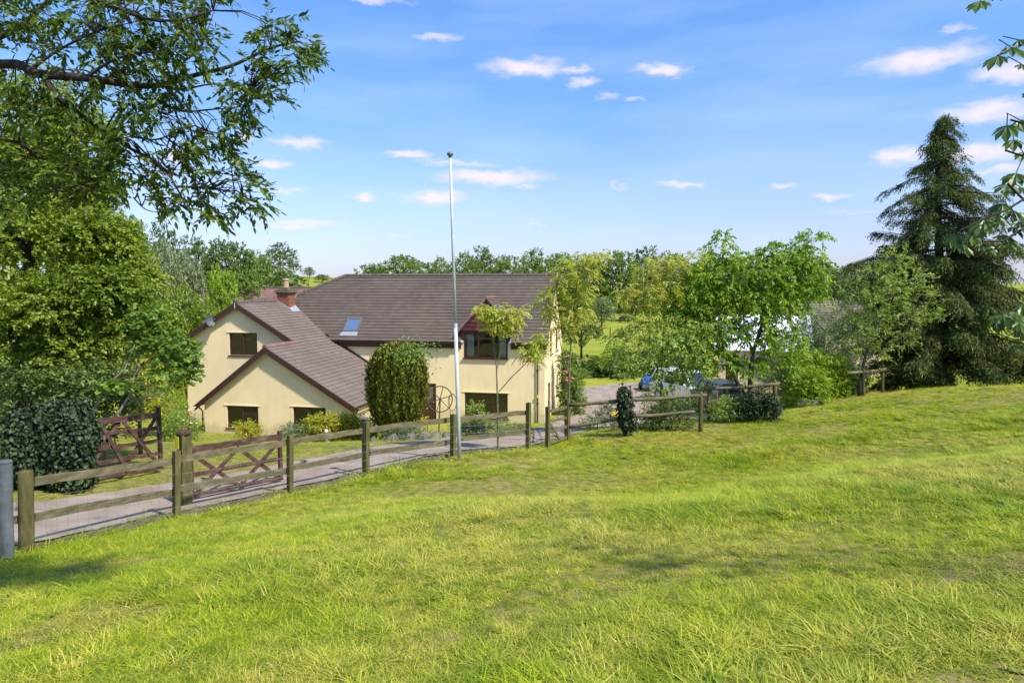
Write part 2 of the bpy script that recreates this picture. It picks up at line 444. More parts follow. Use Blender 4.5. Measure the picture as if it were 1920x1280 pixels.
def resample(pl, n):
    pl = np.array(pl); s = np.concatenate([[0], np.cumsum(np.hypot(*np.diff(pl, axis=0).T))])
    k = np.linspace(0, len(pl) - 1, n)
    return np.stack([np.interp(k, np.arange(len(pl)), pl[:, 0]), np.interp(k, np.arange(len(pl)), pl[:, 1])], 1)


A_ = resample(fa, 260); B_ = resample(ne, 260); nw = 22
jr = np.random.default_rng(3)
A_ += jr.normal(0, .05, A_.shape); B_ += jr.normal(0, .05, B_.shape)
t_ = np.linspace(0, 1, nw)[None, :, None]
DP = A_[:, None] * (1 - t_) + B_[:, None] * t_
dz = hgt(DP[..., 0].ravel(), DP[..., 1].ravel()) + .035
Vd = np.concatenate([DP.reshape(-1, 2), dz[:, None]], 1)
ii = (np.arange(259)[:, None] * nw + np.arange(nw - 1)[None, :]).ravel()
tag(link_mesh('driveway', np_mesh('driveway', Vd, [np.stack([ii, ii + nw, ii + nw + 1, ii + 1], 1)], [M_drive], smooth=True)), kind='structure')

# ================================================================== materials for building things
def mat_plain(name, col, rough=.6, spec=.4, metal=0.0, var=.12, scale=9):
    d = tuple(max(0, c * (1 - var)) for c in col); e = tuple(min(1, c * (1 + var)) for c in col)
    return mat_noise(name, [(.3, d), (.7, e)], scale=scale, detail=5, rough=rough, spec=spec, metal=metal)


def render_mat(name, col):
    m_, nt, b = new_mat(name)
    n1 = noise(nt, .7, 6, .6); n2 = noise(nt, 1.6, 5, .65, stretch=(3, 3, .35)); n3 = noise(nt, 90, 4, .6)
    a = mixc_(nt, 1.0, col, ramp_(nt, n1.outputs['Fac'], [(.3, (.90, .90, .88)), (.7, (1.05, 1.04, 1.02))]), 'MULTIPLY')
    a = mixc_(nt, 1.0, a, ramp_(nt, n2.outputs['Fac'], [(.30, (.94, .94, .91)), (.5, (1, 1, 1))]), 'MULTIPLY')
    tcz = N(nt, 'ShaderNodeTexCoord'); sz = N(nt, 'ShaderNodeSeparateXYZ'); nt.links.new(tcz.outputs['Object'], sz.inputs[0]); n5 = noise(nt, 2.2, 5, .65)
    hz = N(nt, 'ShaderNodeMath', operation='MULTIPLY_ADD'); nt.links.new(n5.outputs['Fac'], hz.inputs[0]); hz.inputs[1].default_value = -1.1; nt.links.new(sz.outputs[2], hz.inputs[2])
    a = mixc_(nt, ramp_(nt, hz.outputs[0], [(0.0, (.45, .45, .45)), (.30, (0, 0, 0))]), a, (.36, .31, .18))
    n6 = noise(nt, 1.1, 6, .7, stretch=(5, 5, .22)); a = mixc_(nt, ramp_(nt, n6.outputs['Fac'], [(.60, (0, 0, 0)), (.80, (.28, .28, .28))]), a, (.55, .47, .30))
    nt.links.new(a, b.inputs['Base Color']); b.inputs['Roughness'].default_value = .9; b.inputs['Specular IOR Level'].default_value = .2
    bp = N(nt, 'ShaderNodeBump'); bp.inputs['Strength'].default_value = .35; bp.inputs['Distance'].default_value = .01
    nt.links.new(n3.outputs['Fac'], bp.inputs['Height']); nt.links.new(bp.outputs[0], b.inputs['Normal'])
    return m_


def tile_mat(name, cols, lichen=(.33, .31, .26), lich=.70):
    m_, nt, b = new_mat(name)
    g = N(nt, 'ShaderNodeNewGeometry'); n1 = noise(nt, .5, 5, .6); n2 = noise(nt, 7, 6, .7); n3 = noise(nt, 55, 4, .6)
    a = ramp_(nt, g.outputs['Random Per Island'], [(0, cols[0]), (.5, cols[1]), (1, cols[2])])
    a = mixc_(nt, 1.0, a, ramp_(nt, n1.outputs['Fac'], [(.3, (.85, .85, .87)), (.7, (1.12, 1.09, 1.06))]), 'MULTIPLY')
    a = mixc_(nt, ramp_(nt, n2.outputs['Fac'], [(lich - .03, (0, 0, 0)), (lich + .06, (.8, .8, .8))]), a, lichen)
    nt.links.new(a, b.inputs['Base Color']); b.inputs['Roughness'].default_value = .85; b.inputs['Specular IOR Level'].default_value = .25
    bp = N(nt, 'ShaderNodeBump'); bp.inputs['Strength'].default_value = .5; bp.inputs['Distance'].default_value = .008
    nt.links.new(n3.outputs['Fac'], bp.inputs['Height']); nt.links.new(bp.outputs[0], b.inputs['Normal'])
    return m_


def glass_mat(name, tint=(.9, .93, .95)):
    m_, nt, b = new_mat(name); nt.nodes.remove(b)
    t = N(nt, 'ShaderNodeBsdfTransparent'); t.inputs[0].default_value = (*tint, 1)
    g = N(nt, 'ShaderNodeBsdfGlossy'); g.inputs['Roughness'].default_value = .03; g.inputs[0].default_value = (.9, .95, 1, 1)
    f = N(nt, 'ShaderNodeFresnel'); f.inputs[0].default_value = 1.55
    a = N(nt, 'ShaderNodeMath', operation='MULTIPLY_ADD'); nt.links.new(f.outputs[0], a.inputs[0]); a.inputs[1].default_value = 1.2; a.inputs[2].default_value = .05
    mx = N(nt, 'ShaderNodeMixShader'); nt.links.new(a.outputs[0], mx.inputs[0]); nt.links.new(t.outputs[0], mx.inputs[1]); nt.links.new(g.outputs[0], mx.inputs[2])
    nt.links.new(mx.outputs[0], nt.nodes['Material Output'].inputs['Surface'])
    return m_


M_cream = render_mat('cream_render', (.90, .725, .43))
M_tile = tile_mat('brown_concrete_tiles', [(.104, .082, .067), (.114, .090, .074), (.126, .100, .082)])
M_tile2 = tile_mat('sunlit_brown_tiles', [(.150, .120, .099), (.162, .130, .107), (.176, .142, .117)])  # lighter copy of the brown tiles; sun on the wing's right slope in its colour
M_redtile = tile_mat('red_clay_tiles', [(.20, .11, .092), (.22, .125, .105), (.245, .14, .12)], lich=.66)
M_cap = mat_noise('mossy_ridge_tile', [(.3, (.07, .055, .045)), (.55, (.13, .10, .085)), (.75, (.13, .13, .06))], scale=5, rough=.9, bump=.4)
M_brown = mat_plain('dark_brown_joinery', (.055, .022, .017), rough=.35, spec=.5, var=.25)
M_maroon = mat_plain('maroon_cladding', (.105, .024, .028), rough=.4, spec=.4, var=.15)
M_glass = glass_mat('window_glass')
M_lead = mat_plain('lead_flashing', (.30, .31, .33), rough=.5, var=.2)
M_brick = mat_noise('red_brick', [(.3, (.17, .062, .035)), (.5, (.27, .10, .06)), (.75, (.34, .17, .11))], scale=9, rough=.9, bump=.5, coord='Object')
M_mortar = mat_plain('mortar', (.33, .28, .22), rough=.95)
M_moss = mat_noise('mossy_mortar_cap', [(.35, (.10, .075, .05)), (.6, (.19, .15, .09)), (.8, (.12, .13, .05))], scale=8, rough=.95, bump=.7)
M_clay = mat_plain('buff_clay_pot', (.42, .29, .18), rough=.85)
M_curtain = mat_plain('cream_curtain', (.62, .60, .50), rough=.9)
M_black = mat_plain('black_plastic', (.02, .02, .022), rough=.35, spec=.5)
M_room = mat_plain('room_shade', (.035, .032, .028), rough=.9)  # near-black colour stands in for the shade inside the windows
M_stone = mat_noise('grey_stone', [(.3, (.10, .085, .07)), (.6, (.20, .175, .15)), (.8, (.30, .28, .25))], scale=3, rough=.9, bump=.6)


def tile_plane(O, U, S, poly, gauge, width, seed, thick=.04, mat=None, parent=None, name='roof_tiles'):
    """overlapping tiles on the plane O + a U + b S; poly is the outline in (a, b). Every tile is a wedge of its own in one mesh."""
    O, U, S = (np.array(q, float) for q in (O, U, S)); Nn = np.cross(U, S); Nn /= np.linalg.norm(Nn)
    if Nn[2] < 0: Nn = -Nn
    rg = np.random.default_rng(seed); bmax = max(p[1] for p in poly); bmin = min(p[1] for p in poly)

    def span(b):
        xs = []
        for (a0, b0), (a1, b1) in zip(poly, poly[1:] + poly[:1]):
            if (b0 - b) * (b1 - b) < 0: xs.append(a0 + (a1 - a0) * (b - b0) / (b1 - b0))
        return (min(xs), max(xs)) if len(xs) >= 2 else None
    vs_ = []; k = 0; b = bmin
    while b < bmax - .03:
        sp = span(b + min(gauge * .5, (bmax - b) * .5))
        if sp:
            a = sp[0] - (width * .5 if k % 2 else 0)
            while a < sp[1] - .02:
                x0 = max(a, sp[0]); x1 = min(a + width, sp[1])
                if x1 - x0 > .03:
                    j = rg.normal(0, .0012, 4); t1 = thick + j[0]
                    bb = b + j[1]; be = min(b + gauge * 1.12, bmax + .02)
                    for (aa, q, h) in ((x0 + .0006, bb, 0.0), (x1 - .0006, bb + j[2], 0.0), (x1 - .0006, be, -.012), (x0 + .0006, be, -.012)):
                        vs_.append(O + U * aa + S * q + Nn * h)
                    for (aa, q, h) in ((x0 + .0006, bb, t1), (x1 - .0006, bb + j[2], t1 + j[3]), (x1 - .0006, be, .008), (x0 + .0006, be, .008)):
                        vs_.append(O + U * aa + S * q + Nn * h)
                a += width
        b += gauge; k += 1
    vs_ = np.array(vs_); n = len(vs_) // 8; o = np.arange(n)[:, None] * 8
    F = np.concatenate([o + np.array(q)[None] for q in ((4, 5, 6, 7), (0, 1, 5, 4), (1, 2, 6, 5), (3, 0, 4, 7))])
    me = np_mesh(name, vs_, [F], [mat]); ob = link_mesh(name, me, parent); ob['kind'] = 'stuff'
    # the boarding the tiles lie on
    dk = MB(); P = [Vector(O + U * a + S * b - Nn * .012) for a, b in poly]; dk.prism(P, Vector(-Nn * .10)); d = dk.build('roof_deck', mat, parent)
    return ob


# ================================================================== the house
HC = at(1021, 805, 35.5); _d = ray(1220, 540); _d[2] = 0; _d /= np.linalg.norm(_d)
HROT = math.atan2(-_d[0], _d[1])
house = thing('farmhouse', 'large cream rendered house with brown tiled roofs and dark brown windows', 'house', (HC.x, HC.y, EYE - 7.2), HROT)


def to_house(p):
    q = Vector(p) - Vector((HC.x, HC.y, EYE - 7.2)); d = Vector(_d); e = Vector((d.y, -d.x, 0))
    return Vector((q.dot(e), q.dot(d), q.z))


def hb(name, mb, mat, parent=None, **k): return mb.build(name, mat, parent or house, **k)


def face_front(y0): return lambda a, z, d=0: (a, y0 + d, z)
def face_right(x0): return lambda a, z, d=0: (x0 - d, a, z)


def fbox(mb, f, a0, a1, z0, z1, d0, d1):
    mb.hexa([f(a0, z0, d0), f(a1, z0, d0), f(a1, z0, d1), f(a0, z0, d1), f(a0, z1, d0), f(a1, z1, d0), f(a1, z1, d1), f(a0, z1, d1)])


def wall(mb, f, a0, a1, z0, z1, holes, th=.28):
    xs = sorted({a0, a1, *[h[0] for h in holes], *[h[1] for h in holes]}); xs = [x for x in xs if a0 <= x <= a1]
    for x0, x1 in zip(xs[:-1], xs[1:]):
        hs = sorted([(max(h[2], z0), min(h[3], z1)) for h in holes if h[0] <= x0 + 1e-6 and h[1] >= x1 - 1e-6])
        z = z0
        for q0, q1 in hs:
            if q0 > z + 1e-4: fbox(mb, f, x0, x1, z, q0, 0, th)
            z = q1
        if z < z1 - 1e-4: fbox(mb, f, x0, x1, z, z1, 0, th)


def window(f, a0, a1, z0, z1, lights=3, parent=None, curtains=False, sill=True, transom=None, name='window', mat=None, root=None):
    """a frame with its lights; f maps (along, height, depth into the wall)"""
    root = root or house; mat = mat or M_brown
    fr = MB(); e = .075; d0, d1 = .045, .115
    fbox(fr, f, a0, a1, z0, z0 + e, d0, d1); fbox(fr, f, a0, a1, z1 - e, z1, d0, d1)
    fbox(fr, f, a0, a0 + e, z0 + e, z1 - e, d0, d1); fbox(fr, f, a1 - e, a1, z0 + e, z1 - e, d0, d1)
    w = (a1 - a0) / lights
    for i in range(1, lights):
        fbox(fr, f, a0 + w * i - .05, a0 + w * i + .05, z0 + e, z1 - e, d0 - .006, d1)
    if transom is not None:
        i, frac = transom; zz = z0 + (z1 - z0) * frac
        fbox(fr, f, a0 + w * i + .05, a0 + w * (i + 1) - .05, zz - .04, zz + .04, d0 - .003, d1)
    wo_ = fr.build(name, mat, parent or root)
    for i in range(lights):
        g = MB(); g.poly([f(a0 + w * i + .03, z0 + .04, .085), f(a0 + w * (i + 1) - .03, z0 + .04, .085), f(a0 + w * (i + 1) - .03, z1 - .04, .085), f(a0 + w * i + .03, z1 - .04, .085)])
        p = g.build('pane', M_glass, wo_)
    if sill:
        s = MB(); fbox(s, f, a0 - .06, a1 + .06, z0 - .06, z0 - .002, -.05, .06); s.build('sill', mat, wo_)
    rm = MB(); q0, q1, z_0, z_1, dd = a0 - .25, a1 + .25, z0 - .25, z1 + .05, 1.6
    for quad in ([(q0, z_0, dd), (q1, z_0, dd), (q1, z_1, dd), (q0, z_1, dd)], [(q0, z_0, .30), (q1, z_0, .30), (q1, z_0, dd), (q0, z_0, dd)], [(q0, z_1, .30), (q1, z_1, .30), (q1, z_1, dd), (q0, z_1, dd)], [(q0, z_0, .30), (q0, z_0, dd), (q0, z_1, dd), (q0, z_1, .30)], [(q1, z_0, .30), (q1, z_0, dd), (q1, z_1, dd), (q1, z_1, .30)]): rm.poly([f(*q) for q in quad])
    rm.build('room_shade_box', M_room, wo_)  # dark box added behind the panes so that they read as shaded inside
    if curtains:
        for c0, c1 in ((a0 + .08, a0 + .5), (a1 - .5, a1 - .08)):
            cu = MB(); n = 14; pts = []
            for k in range(n + 1):
                x = c0 + (c1 - c0) * k / n; pts.append((x, .30 + .035 * math.sin(k * 2.1)))
            cu.v = [f(x, z0 + .05, d) for x, d in pts] + [f(x, z1 - .05, d) for x, d in pts]
            cu.f = [(k, k + 1, n + 2 + k, n + 1 + k) for k in range(n)]
            cu.build('curtain', M_curtain, wo_, smooth=True)
    return wo_


FM = face_front(0.0); FW = face_front(-3.4); FG = face_front(-6.2); FR = face_right(0.0)
W_dorm = (-4.36, -1.98, 3.49, 4.82); W_gf = (-4.35, -1.98, .27, 1.63); D_front = (-6.95, -5.95, .0, 2.05)
W_w1 = (-16.05, -14.45, 3.73, 4.90); W_g1 = (-14.40, -12.75, .55, 1.62); W_g2 = (-10.95, -9.30, .60, 1.68)
W_r = [(1.9, 2.75, 3.55, 4.95), (4.25, 5.1, 3.55, 4.95), (1.15, 2.15, .0, 2.05), (4.6, 5.4, .85, 2.1)]
PM = .978                                                # slope of the main roof
def zm(y): return 4.33 + PM * (y + .2)
def zr(x): return 6.45 - .605 * (x + 15.5)               # right slope of the wing, sweeping down over the low gable
def zl1(x): return 6.45 - .6 * (-15.5 - x)
def zl2(x): return zr(-12.2) - .76 * (-12.2 - x)

# walls
w_ = MB(); wall(w_, FM, -12.9, 0, -.9, 4.40, [W_gf, W_dorm, D_front]); hb('front_wall', w_, M_cream)
w_ = MB(); wall(w_, FR, .28, 7.0, -.9, 4.45, W_r[2:] + [(W_r[0][0], W_r[0][1], 3.55, 4.45), (W_r[1][0], W_r[1][1], 3.55, 4.45)])
a = MB(); gp = [(.0, 4.45), (1.9, 4.45), (1.9, 4.95), (2.75, 4.95), (2.75, 4.45), (4.25, 4.45), (4.25, 4.95), (5.1, 4.95), (5.1, 4.45), (7.0, 4.45), (3.5, 7.80)]
w_.prism([(0, y, z) for y, z in gp], (-.28, 0, 0)); hb('side_wall', w_, M_cream)
w_ = MB(); w_.box(-15.0, 0, 6.72, 7.0, -.9, 4.45); hb('back_wall', w_, M_cream)
w_ = MB(); wall(w_, FW, -18.6, -12.2, -.9, 4.42, [W_w1])
w_.prism([(x, -3.4, z) for x, z in [(-18.6, 4.42), (-16.05, 4.42), (-16.05, 4.90), (-14.45, 4.90), (-14.45, 4.42), (-12.3, 4.42), (-15.5, 6.34)]], (0, .28, 0)); hb('gable_wall', w_, M_cream)
w_ = MB(); w_.box(-18.6, -18.32, -3.12, 8, -.9, 4.5); hb('side_wall', w_, M_cream)
w_ = MB(); wall(w_, FG, -15.6, -8.0, -.9, 1.75, [W_g1, W_g2])
w_.prism([(x, -6.2, z) for x, z in [(-15.6, 1.75), (-8.0, 1.75), (-12.2, zr(-12.2) - .1)]], (0, .28, 0)); hb('gable_wall', w_, M_cream)
w_ = MB(); w_.box(-8.28, -8.0, -5.92, 0, -.9, 1.75); hb('side_wall', w_, M_cream)
w_ = MB(); w_.box(-15.6, -15.32, -5.92, -3.4, -.9, 1.75); hb('side_wall', w_, M_cream)

# main roof with a half hip at its left end
HR = Vector((-12.65, 3.5, zm(3.5)))
o_ = to_house((0, 0, EYE)); r_ = to_house(at(558, 553, 40)) - o_
t_h = (zm(o_.y) - o_.z) / (r_.z - PM * r_.y); HH = o_ + r_ * t_h
SL = math.hypot(1, PM); S_main = np.array((0, 1, PM)) / SL; bl = 3.7 * SL
bH = (HH.y + .2) * SL
GA = .235; bd = 4 * GA
tile_plane((0, -.2, 4.33), (1, 0, 0), S_main, [(HH.x, 0), (-4.52, 0), (-4.52, bd), (HH.x, bd)], GA, .30, 1, mat=M_tile, parent=house)
tile_plane((0, -.2, 4.33), (1, 0, 0), S_main, [(-1.74, 0), (.14, 0), (.14, bd), (-1.74, bd)], GA, .30, 5, mat=M_tile, parent=house)
tile_plane((0, -.2, 4.33), (1, 0, 0), S_main, [(HH.x, bd), (.14, bd), (.14, bl), (HR.x, bl), (HH.x, bH)], GA, .30, 6, mat=M_tile, parent=house)
yb = 7.2
dk = MB(); dk.prism([(HH.x, 7.2, 4.33), (.14, 7.2, 4.33), (.14, 3.5, zm(3.5)), (HR.x, 3.5, zm(3.5)), (HH.x, 7 - HH.y, HH.z)], (0, 0, -.1)); hb('back_roof', dk, M_tile)
dk = MB(); dk.prism([(HR.x, 3.5, HR.z - .02), (HH.x, HH.y, HH.z - .02), (HH.x, 7 - HH.y, HH.z - .02)], (0, 0, -.1)); hb('hip_roof', dk, M_tile)
w_ = MB(); w_.prism([(HH.x + .05, .2, -.9), (HH.x + .05, 6.8, -.9), (HH.x + .05, 6.8, 4.5), (HH.x + .05, 7 - HH.y, HH.z - .15), (HH.x + .05, HH.y, HH.z - .15), (HH.x + .05, .2, 4.5)], (.25, 0, 0)); hb('end_wall', w_, M_cream)


def cap_run(a, b, r=.12, seg=.42, name='ridge_tiles', mat=None):
    """half-round ridge tiles laid end to end"""
    a = Vector(a); b = Vector(b); L = (b - a).length; n = max(1, int(L / seg)); mb = MB(); rg = random.Random(int(L * 100))
    for i in range(n):
        p = a.lerp(b, i / n); q = a.lerp(b, (i + 1.05) / n); j = rg.uniform(-.008, .008)
        mb.tube([p + Vector((0, 0, j)), q + Vector((0, 0, j))], [r * 1.06, r * .97], 8)
    o = hb(name, mb, mat or M_cap); o['kind'] = 'stuff'; return o


cap_run((HR.x, 3.5, HR.z - .02), (.14, 3.5, HR.z - .02)); cap_run(HH, HR)
# wing roof (long right slope over the low gable), left slope, low gable's left slope
S_r = np.array((1, 0, -.605)); S_r = S_r / np.linalg.norm(S_r); lr = 7.75 * math.hypot(1, .605); l2 = (-7.75 + 12.2) * math.hypot(1, .605)
tile_plane((-7.75, -6.4, zr(-7.75)), (0, 1, 0), -S_r, [(0, 0), (6.4, 0), (6.4, l2), (9.4, l2 + .01), (9.4, lr), (2.8, lr), (2.8, l2), (0, l2)], .245, .30, 2, mat=M_tile2, parent=house)  # lit tile copy on the sunward slope; the left slopes keep the darker one
S_l = np.array((1, 0, .6)); S_l = S_l / np.linalg.norm(S_l)
tile_plane((-18.78, -3.6, zl1(-18.78)), (0, 1, 0), S_l, [(0, 0), (11.5, 0), (11.5, 3.28 * math.hypot(1, .6)), (0, 3.28 * math.hypot(1, .6))], .245, .3, 3, mat=M_tile, parent=house)
S_l2 = np.array((1, 0, .76)); S_l2 = S_l2 / np.linalg.norm(S_l2)
tile_plane((-15.9, -6.4, zl2(-15.9)), (0, 1, 0), S_l2, [(0, 0), (2.98, 0), (2.98, 3.7 * math.hypot(1, .76)), (0, 3.7 * math.hypot(1, .76))], .245, .3, 4, mat=M_tile, parent=house)
cap_run((-15.5, -3.62, 6.46), (-15.5, 2.6, 6.46)); cap_run((-12.2, -6.42, zr(-12.2) + .0), (-12.2, -3.35, zr(-12.2) + .0), mat=M_redtile)
dk = MB(); dk.prism([(-15.5, 2.5, 6.4), (-15.5, 7.9, 6.4), (-12, 7.9, zr(-12) - .05), (-12, 2.5, zr(-12) - .05)], (0, 0, -.1)); hb('back_roof', dk, M_tile)
# rear range glimpsed past the wing's left eave
dk = MB(); dk.prism([(-21.2, 3.2, 4.6), (-21.2, 6.2, 6.15), (-21.2, 9.2, 4.6)], (4.5, 0, 0)); hb('rear_roof', dk, M_tile)
w_ = MB(); w_.box(-20.9, -17, 3.6, 8.8, -.9, 4.6); hb('rear_wall', w_, M_cream)


def barge(p, q, y, h=.26, name='bargeboard'):
    mb = MB(); p = Vector(p); q = Vector(q)
    mb.prism([(p.x, y, p.z + .02), (q.x, y, q.z + .02), (q.x, y, q.z - h), (p.x, y, p.z - h)], (0, -.04, 0)); return hb(name, mb, M_brown)


barge((-15.5, 0, 6.44), (-18.82, 0, zl1(-18.82)), -3.62); barge((-15.5, 0, 6.44), (-12.1, 0, zr(-12.1)), -3.625)
barge((-12.2, 0, zr(-12.2)), (-15.95, 0, zl2(-15.95)), -6.42); barge((-12.2, 0, zr(-12.2)), (-7.72, 0, zr(-7.72)), -6.425)
mb = MB(); mb.prism([(.16, -.22, 4.31), (.16, 3.5, zm(3.5)), (.16, 7.2, 4.31), (.16, 7.2, 4.05), (.16, 3.5, zm(3.5) - .26), (.16, -.22, 4.05)], (-.04, 0, 0)); hb('bargeboard', mb, M_brown)
# soffit under the gable verges
for yy, pts in ((-3.6, [(-15.5, 6.3), (-18.8, zl1(-18.8) - .12)]), (-6.4, [(-12.2, zr(-12.2) - .14), (-15.9, zl2(-15.9) - .14)]), (-6.4, [(-12.2, zr(-12.2) - .14), (-7.75, zr(-7.75) - .14)])):
    mb = MB(); (x0, z0), (x1, z1) = pts; mb.hexa([(x0, yy, z0), (x1, yy, z1), (x1, yy + .2, z1), (x0, yy + .2, z0), (x0, yy, z0 + .03), (x1, yy, z1 + .03), (x1, yy + .2, z1 + .03), (x0, yy + .2, z0 + .03)]); hb('soffit', mb, M_brown)


def gutter(a, b, r=.06):
    a = Vector(a); b = Vector(b); mb = MB(); d = (b - a).normalized(); s = d.cross(Vector((0, 0, 1))); o = []
    for k in range(9):
        t = math.pi + math.pi * k / 8; o.append(s * math.cos(t) * r + Vector((0, 0, 1)) * math.sin(t) * r)
    prof = o + [q * .86 for q in o[::-1]]
    mb.prism([a + q for q in prof], b - a); return hb('gutter', mb, M_brown)


for x0, x1 in ((-12.4, -4.5), (-1.8, .1)): mb = MB(); mb.box(x0, x1, -.14, -.11, 4.0, 4.28); hb('fascia', mb, M_brown)
for x0, x1 in ((-12.5, -4.5), (-1.8, .1)): mb = MB(); mb.box(x0, x1, -.11, -.001, 4.02, 4.05); hb('soffit', mb, M_brown)
gutter((-12.45, -.24, 4.30), (-4.7, -.24, 4.28)); gutter((-1.6, -.24, 4.28), (.15, -.24, 4.30)); gutter((-7.66, -6.45, zr(-7.7) + .02), (-7.66, 0, zr(-7.7) + .02)); gutter((-18.86, 7, 4.46), (-18.86, -3.6, 4.46)); gutter((-15.98, -3.4, 1.60), (-15.98, -6.45, 1.60))


def downpipe(pts, r=.036):
    mb = MB(); mb.tube(pts, r, 8)
    for p, q in zip(pts[:-1], pts[1:]):
        if abs(p[2] - q[2]) > 1.5:
            for t in (.2, .6): c = Vector(p).lerp(Vector(q), t); mb.tube([c - Vector((0, 0, .04)), c + Vector((0, 0, .04))], r * 1.5, 8)
    return hb('downpipe', mb, M_brown, smooth=False)


downpipe([(-.55, -.24, 4.26), (-.42, -.12, 4.0), (-.36, -.07, 3.8), (-.36, -.07, -.6)])
downpipe([(-11.35, -.24, 4.26), (-11.35, -.07, 4.0), (-11.35, -.07, zr(-11.35) + .1)])
downpipe([(-7.66, -6.2, zr(-7.7)), (-7.8, -6.1, 1.5), (-7.93, -6.1, 1.35), (-7.93, -6.1, -.6)])
downpipe([(-15.98, -6.3, 1.58), (-15.75, -6.27, 1.42), (-15.66, -6.27, 1.3), (-15.66, -6.27, -.6)])
downpipe([(-18.86, -3.5, 4.42), (-18.7, -3.47, 4.25), (-18.66, -3.47, 4.1), (-18.66, -3.47, -.6)])
mb = MB(); mb.box(-.41, -.31, -.125, -.02, 1.45, 1.62); hb('tape_band', mb, mat_plain('yellow_tape', (.6, .5, .06)))
# lead flashing where the wing's slope meets the front wall
mb = MB(); x0, x1 = -12.3, -7.8; mb.prism([(x0, -.02, zr(x0) + .02), (x1, -.02, zr(x1) + .02), (x1, -.02, zr(x1) + .17), (x0, -.02, zr(x0) + .17)], (0, -.03, 0)); hb('flashing', mb, M_black)

# windows and doors
w = window(FM, *W_gf, lights=3, transom=(1, .62)); w['label'] = 'ground floor window with brown frame'
window(FW, *W_w1, lights=2, transom=(1, .70)); window(FG, *W_g1, lights=2, transom=(1, .64)); window(FG, *W_g2, lights=2, transom=(1, .64))
for wr in W_r[:2]: window(FR, *wr, lights=1)
window(FR, *W_r[3], lights=1)
for f, hs in ((FM, (W_gf,)), (FG, (W_g1, W_g2)), (FW, (W_w1,))):
    for h in hs:
        mb = MB(); fbox(mb, f, h[0] - .13, h[1] + .13, h[3] + .003, h[3] + .05, -.03, .02); hb('drip_mould', mb, M_cream)


def door(f, a0, a1, z0, z1):
    mb = MB(); fbox(mb, f, a0, a0 + .07, z0, z1, .04, .14); fbox(mb, f, a1 - .07, a1, z0, z1, .04, .14); fbox(mb, f, a0 + .07, a1 - .07, z1 - .07, z1, .04, .14)
    fbox(mb, f, a0 + .07, a1 - .07, z0, z1 - .07, .08, .12)
    d = hb('door', mb, M_brown)
    for q0, q1 in ((.2, .9), (1.05, 1.85)):
        p = MB(); fbox(p, f, a0 + .2, a1 - .2, z0 + q0, z0 + q1, .066, .079); p.build('door_panel', M_brown if q0 < .5 else M_glass, d)
    k = MB(); q = f(a1 - .16, z0 + 1.0, .05); k.ball(q, .03); k.build('handle', M_lead, d)


door(FM, *D_front); door(FR, *W_r[2])

# dormer
dz0, dza, dx = 4.96, 6.62, -3.13
mb = MB(); mb.box(-4.50, -4.37, -.05, .9, 4.30, 5.2); mb.box(-1.97, -1.84, -.05, .9, 4.30, 5.2); mb.box(-4.37, -1.97, -.05, .1, 4.825, 5.0)
dorm = hb('dormer', mb, M_brown)
tri = lambda z: 1.52 * (dza - z) / (dza - dz0)
nb = 8
for i in range(nb):
    z0 = dz0 + (dza - dz0) * i / nb; z1 = dz0 + (dza - dz0) * (i + 1) / nb - .012
    t0, t1 = tri(z0) - .02, max(.01, tri(z1) - .02)
    b_ = MB(); b_.hexa([(dx - t0, -.105, z0), (dx + t0, -.105, z0), (dx + t0, -.05, z0), (dx - t0, -.05, z0), (dx - t1, -.088, z1), (dx + t1, -.088, z1), (dx + t1, -.05, z1), (dx - t1, -.05, z1)])
    b_.build('cladding_board', M_maroon, dorm)
b_ = MB(); b_.prism([(dx - 1.5, -.049, dz0), (dx + 1.5, -.049, dz0), (dx, -.049, dza)], (0, .05, 0)); b_.build('gable_backing', M_brown, dorm)
sd_ = math.hypot(1.58, dza + .05 - dz0 + .06)
for sgn in (-1, 1):
    eU = Vector((0, 1, 0)); top = Vector((dx, -.2, dza + .05)); low = Vector((dx + sgn * 1.58, -.2, dz0 - .06)); S = (top - low).normalized()
    ye = (low.z - 4.33) / PM - .2; yt = (top.z - 4.33) / PM - .2
    tile_plane(low, eU, S, [(0, 0), (ye + .35, 0), (yt + .35, sd_), (0, sd_)], .22, .28, 7 + sgn, mat=M_tile, parent=dorm)
    b_ = MB(); b_.prism([(low.x, -.2, low.z + .03), (dx, -.2, top.z + .03), (dx, -.2, top.z - .09), (low.x, -.2, low.z - .09)], (0, -.035, 0)); b_.build('bargeboard', mat_plain('pinkish_brown_verge', (.28, .17, .14)) if sgn < 0 else M_brown, dorm)
    b_ = MB(); b_.prism([(dx + sgn * 1.24, -.12, 4.28), (dx + sgn * 1.55, -.16, 4.33), (dx + sgn * 1.55, .5, 5.0), (dx + sgn * 1.24, .5, 5.02)], (0, 0, .05)); b_.build('lead_apron', M_lead, dorm)
rc = MB()
for i in range(6): rc.tube([(dx, -.22 + i * .4, dza + .07), (dx, .2 + i * .4, dza + .07)], [.10, .09], 8)
rc.build('ridge_tiles', M_redtile, dorm)['kind'] = 'stuff'
window(face_front(-.06), *W_dorm, lights=3, curtains=True, transom=(1, .78), parent=dorm)

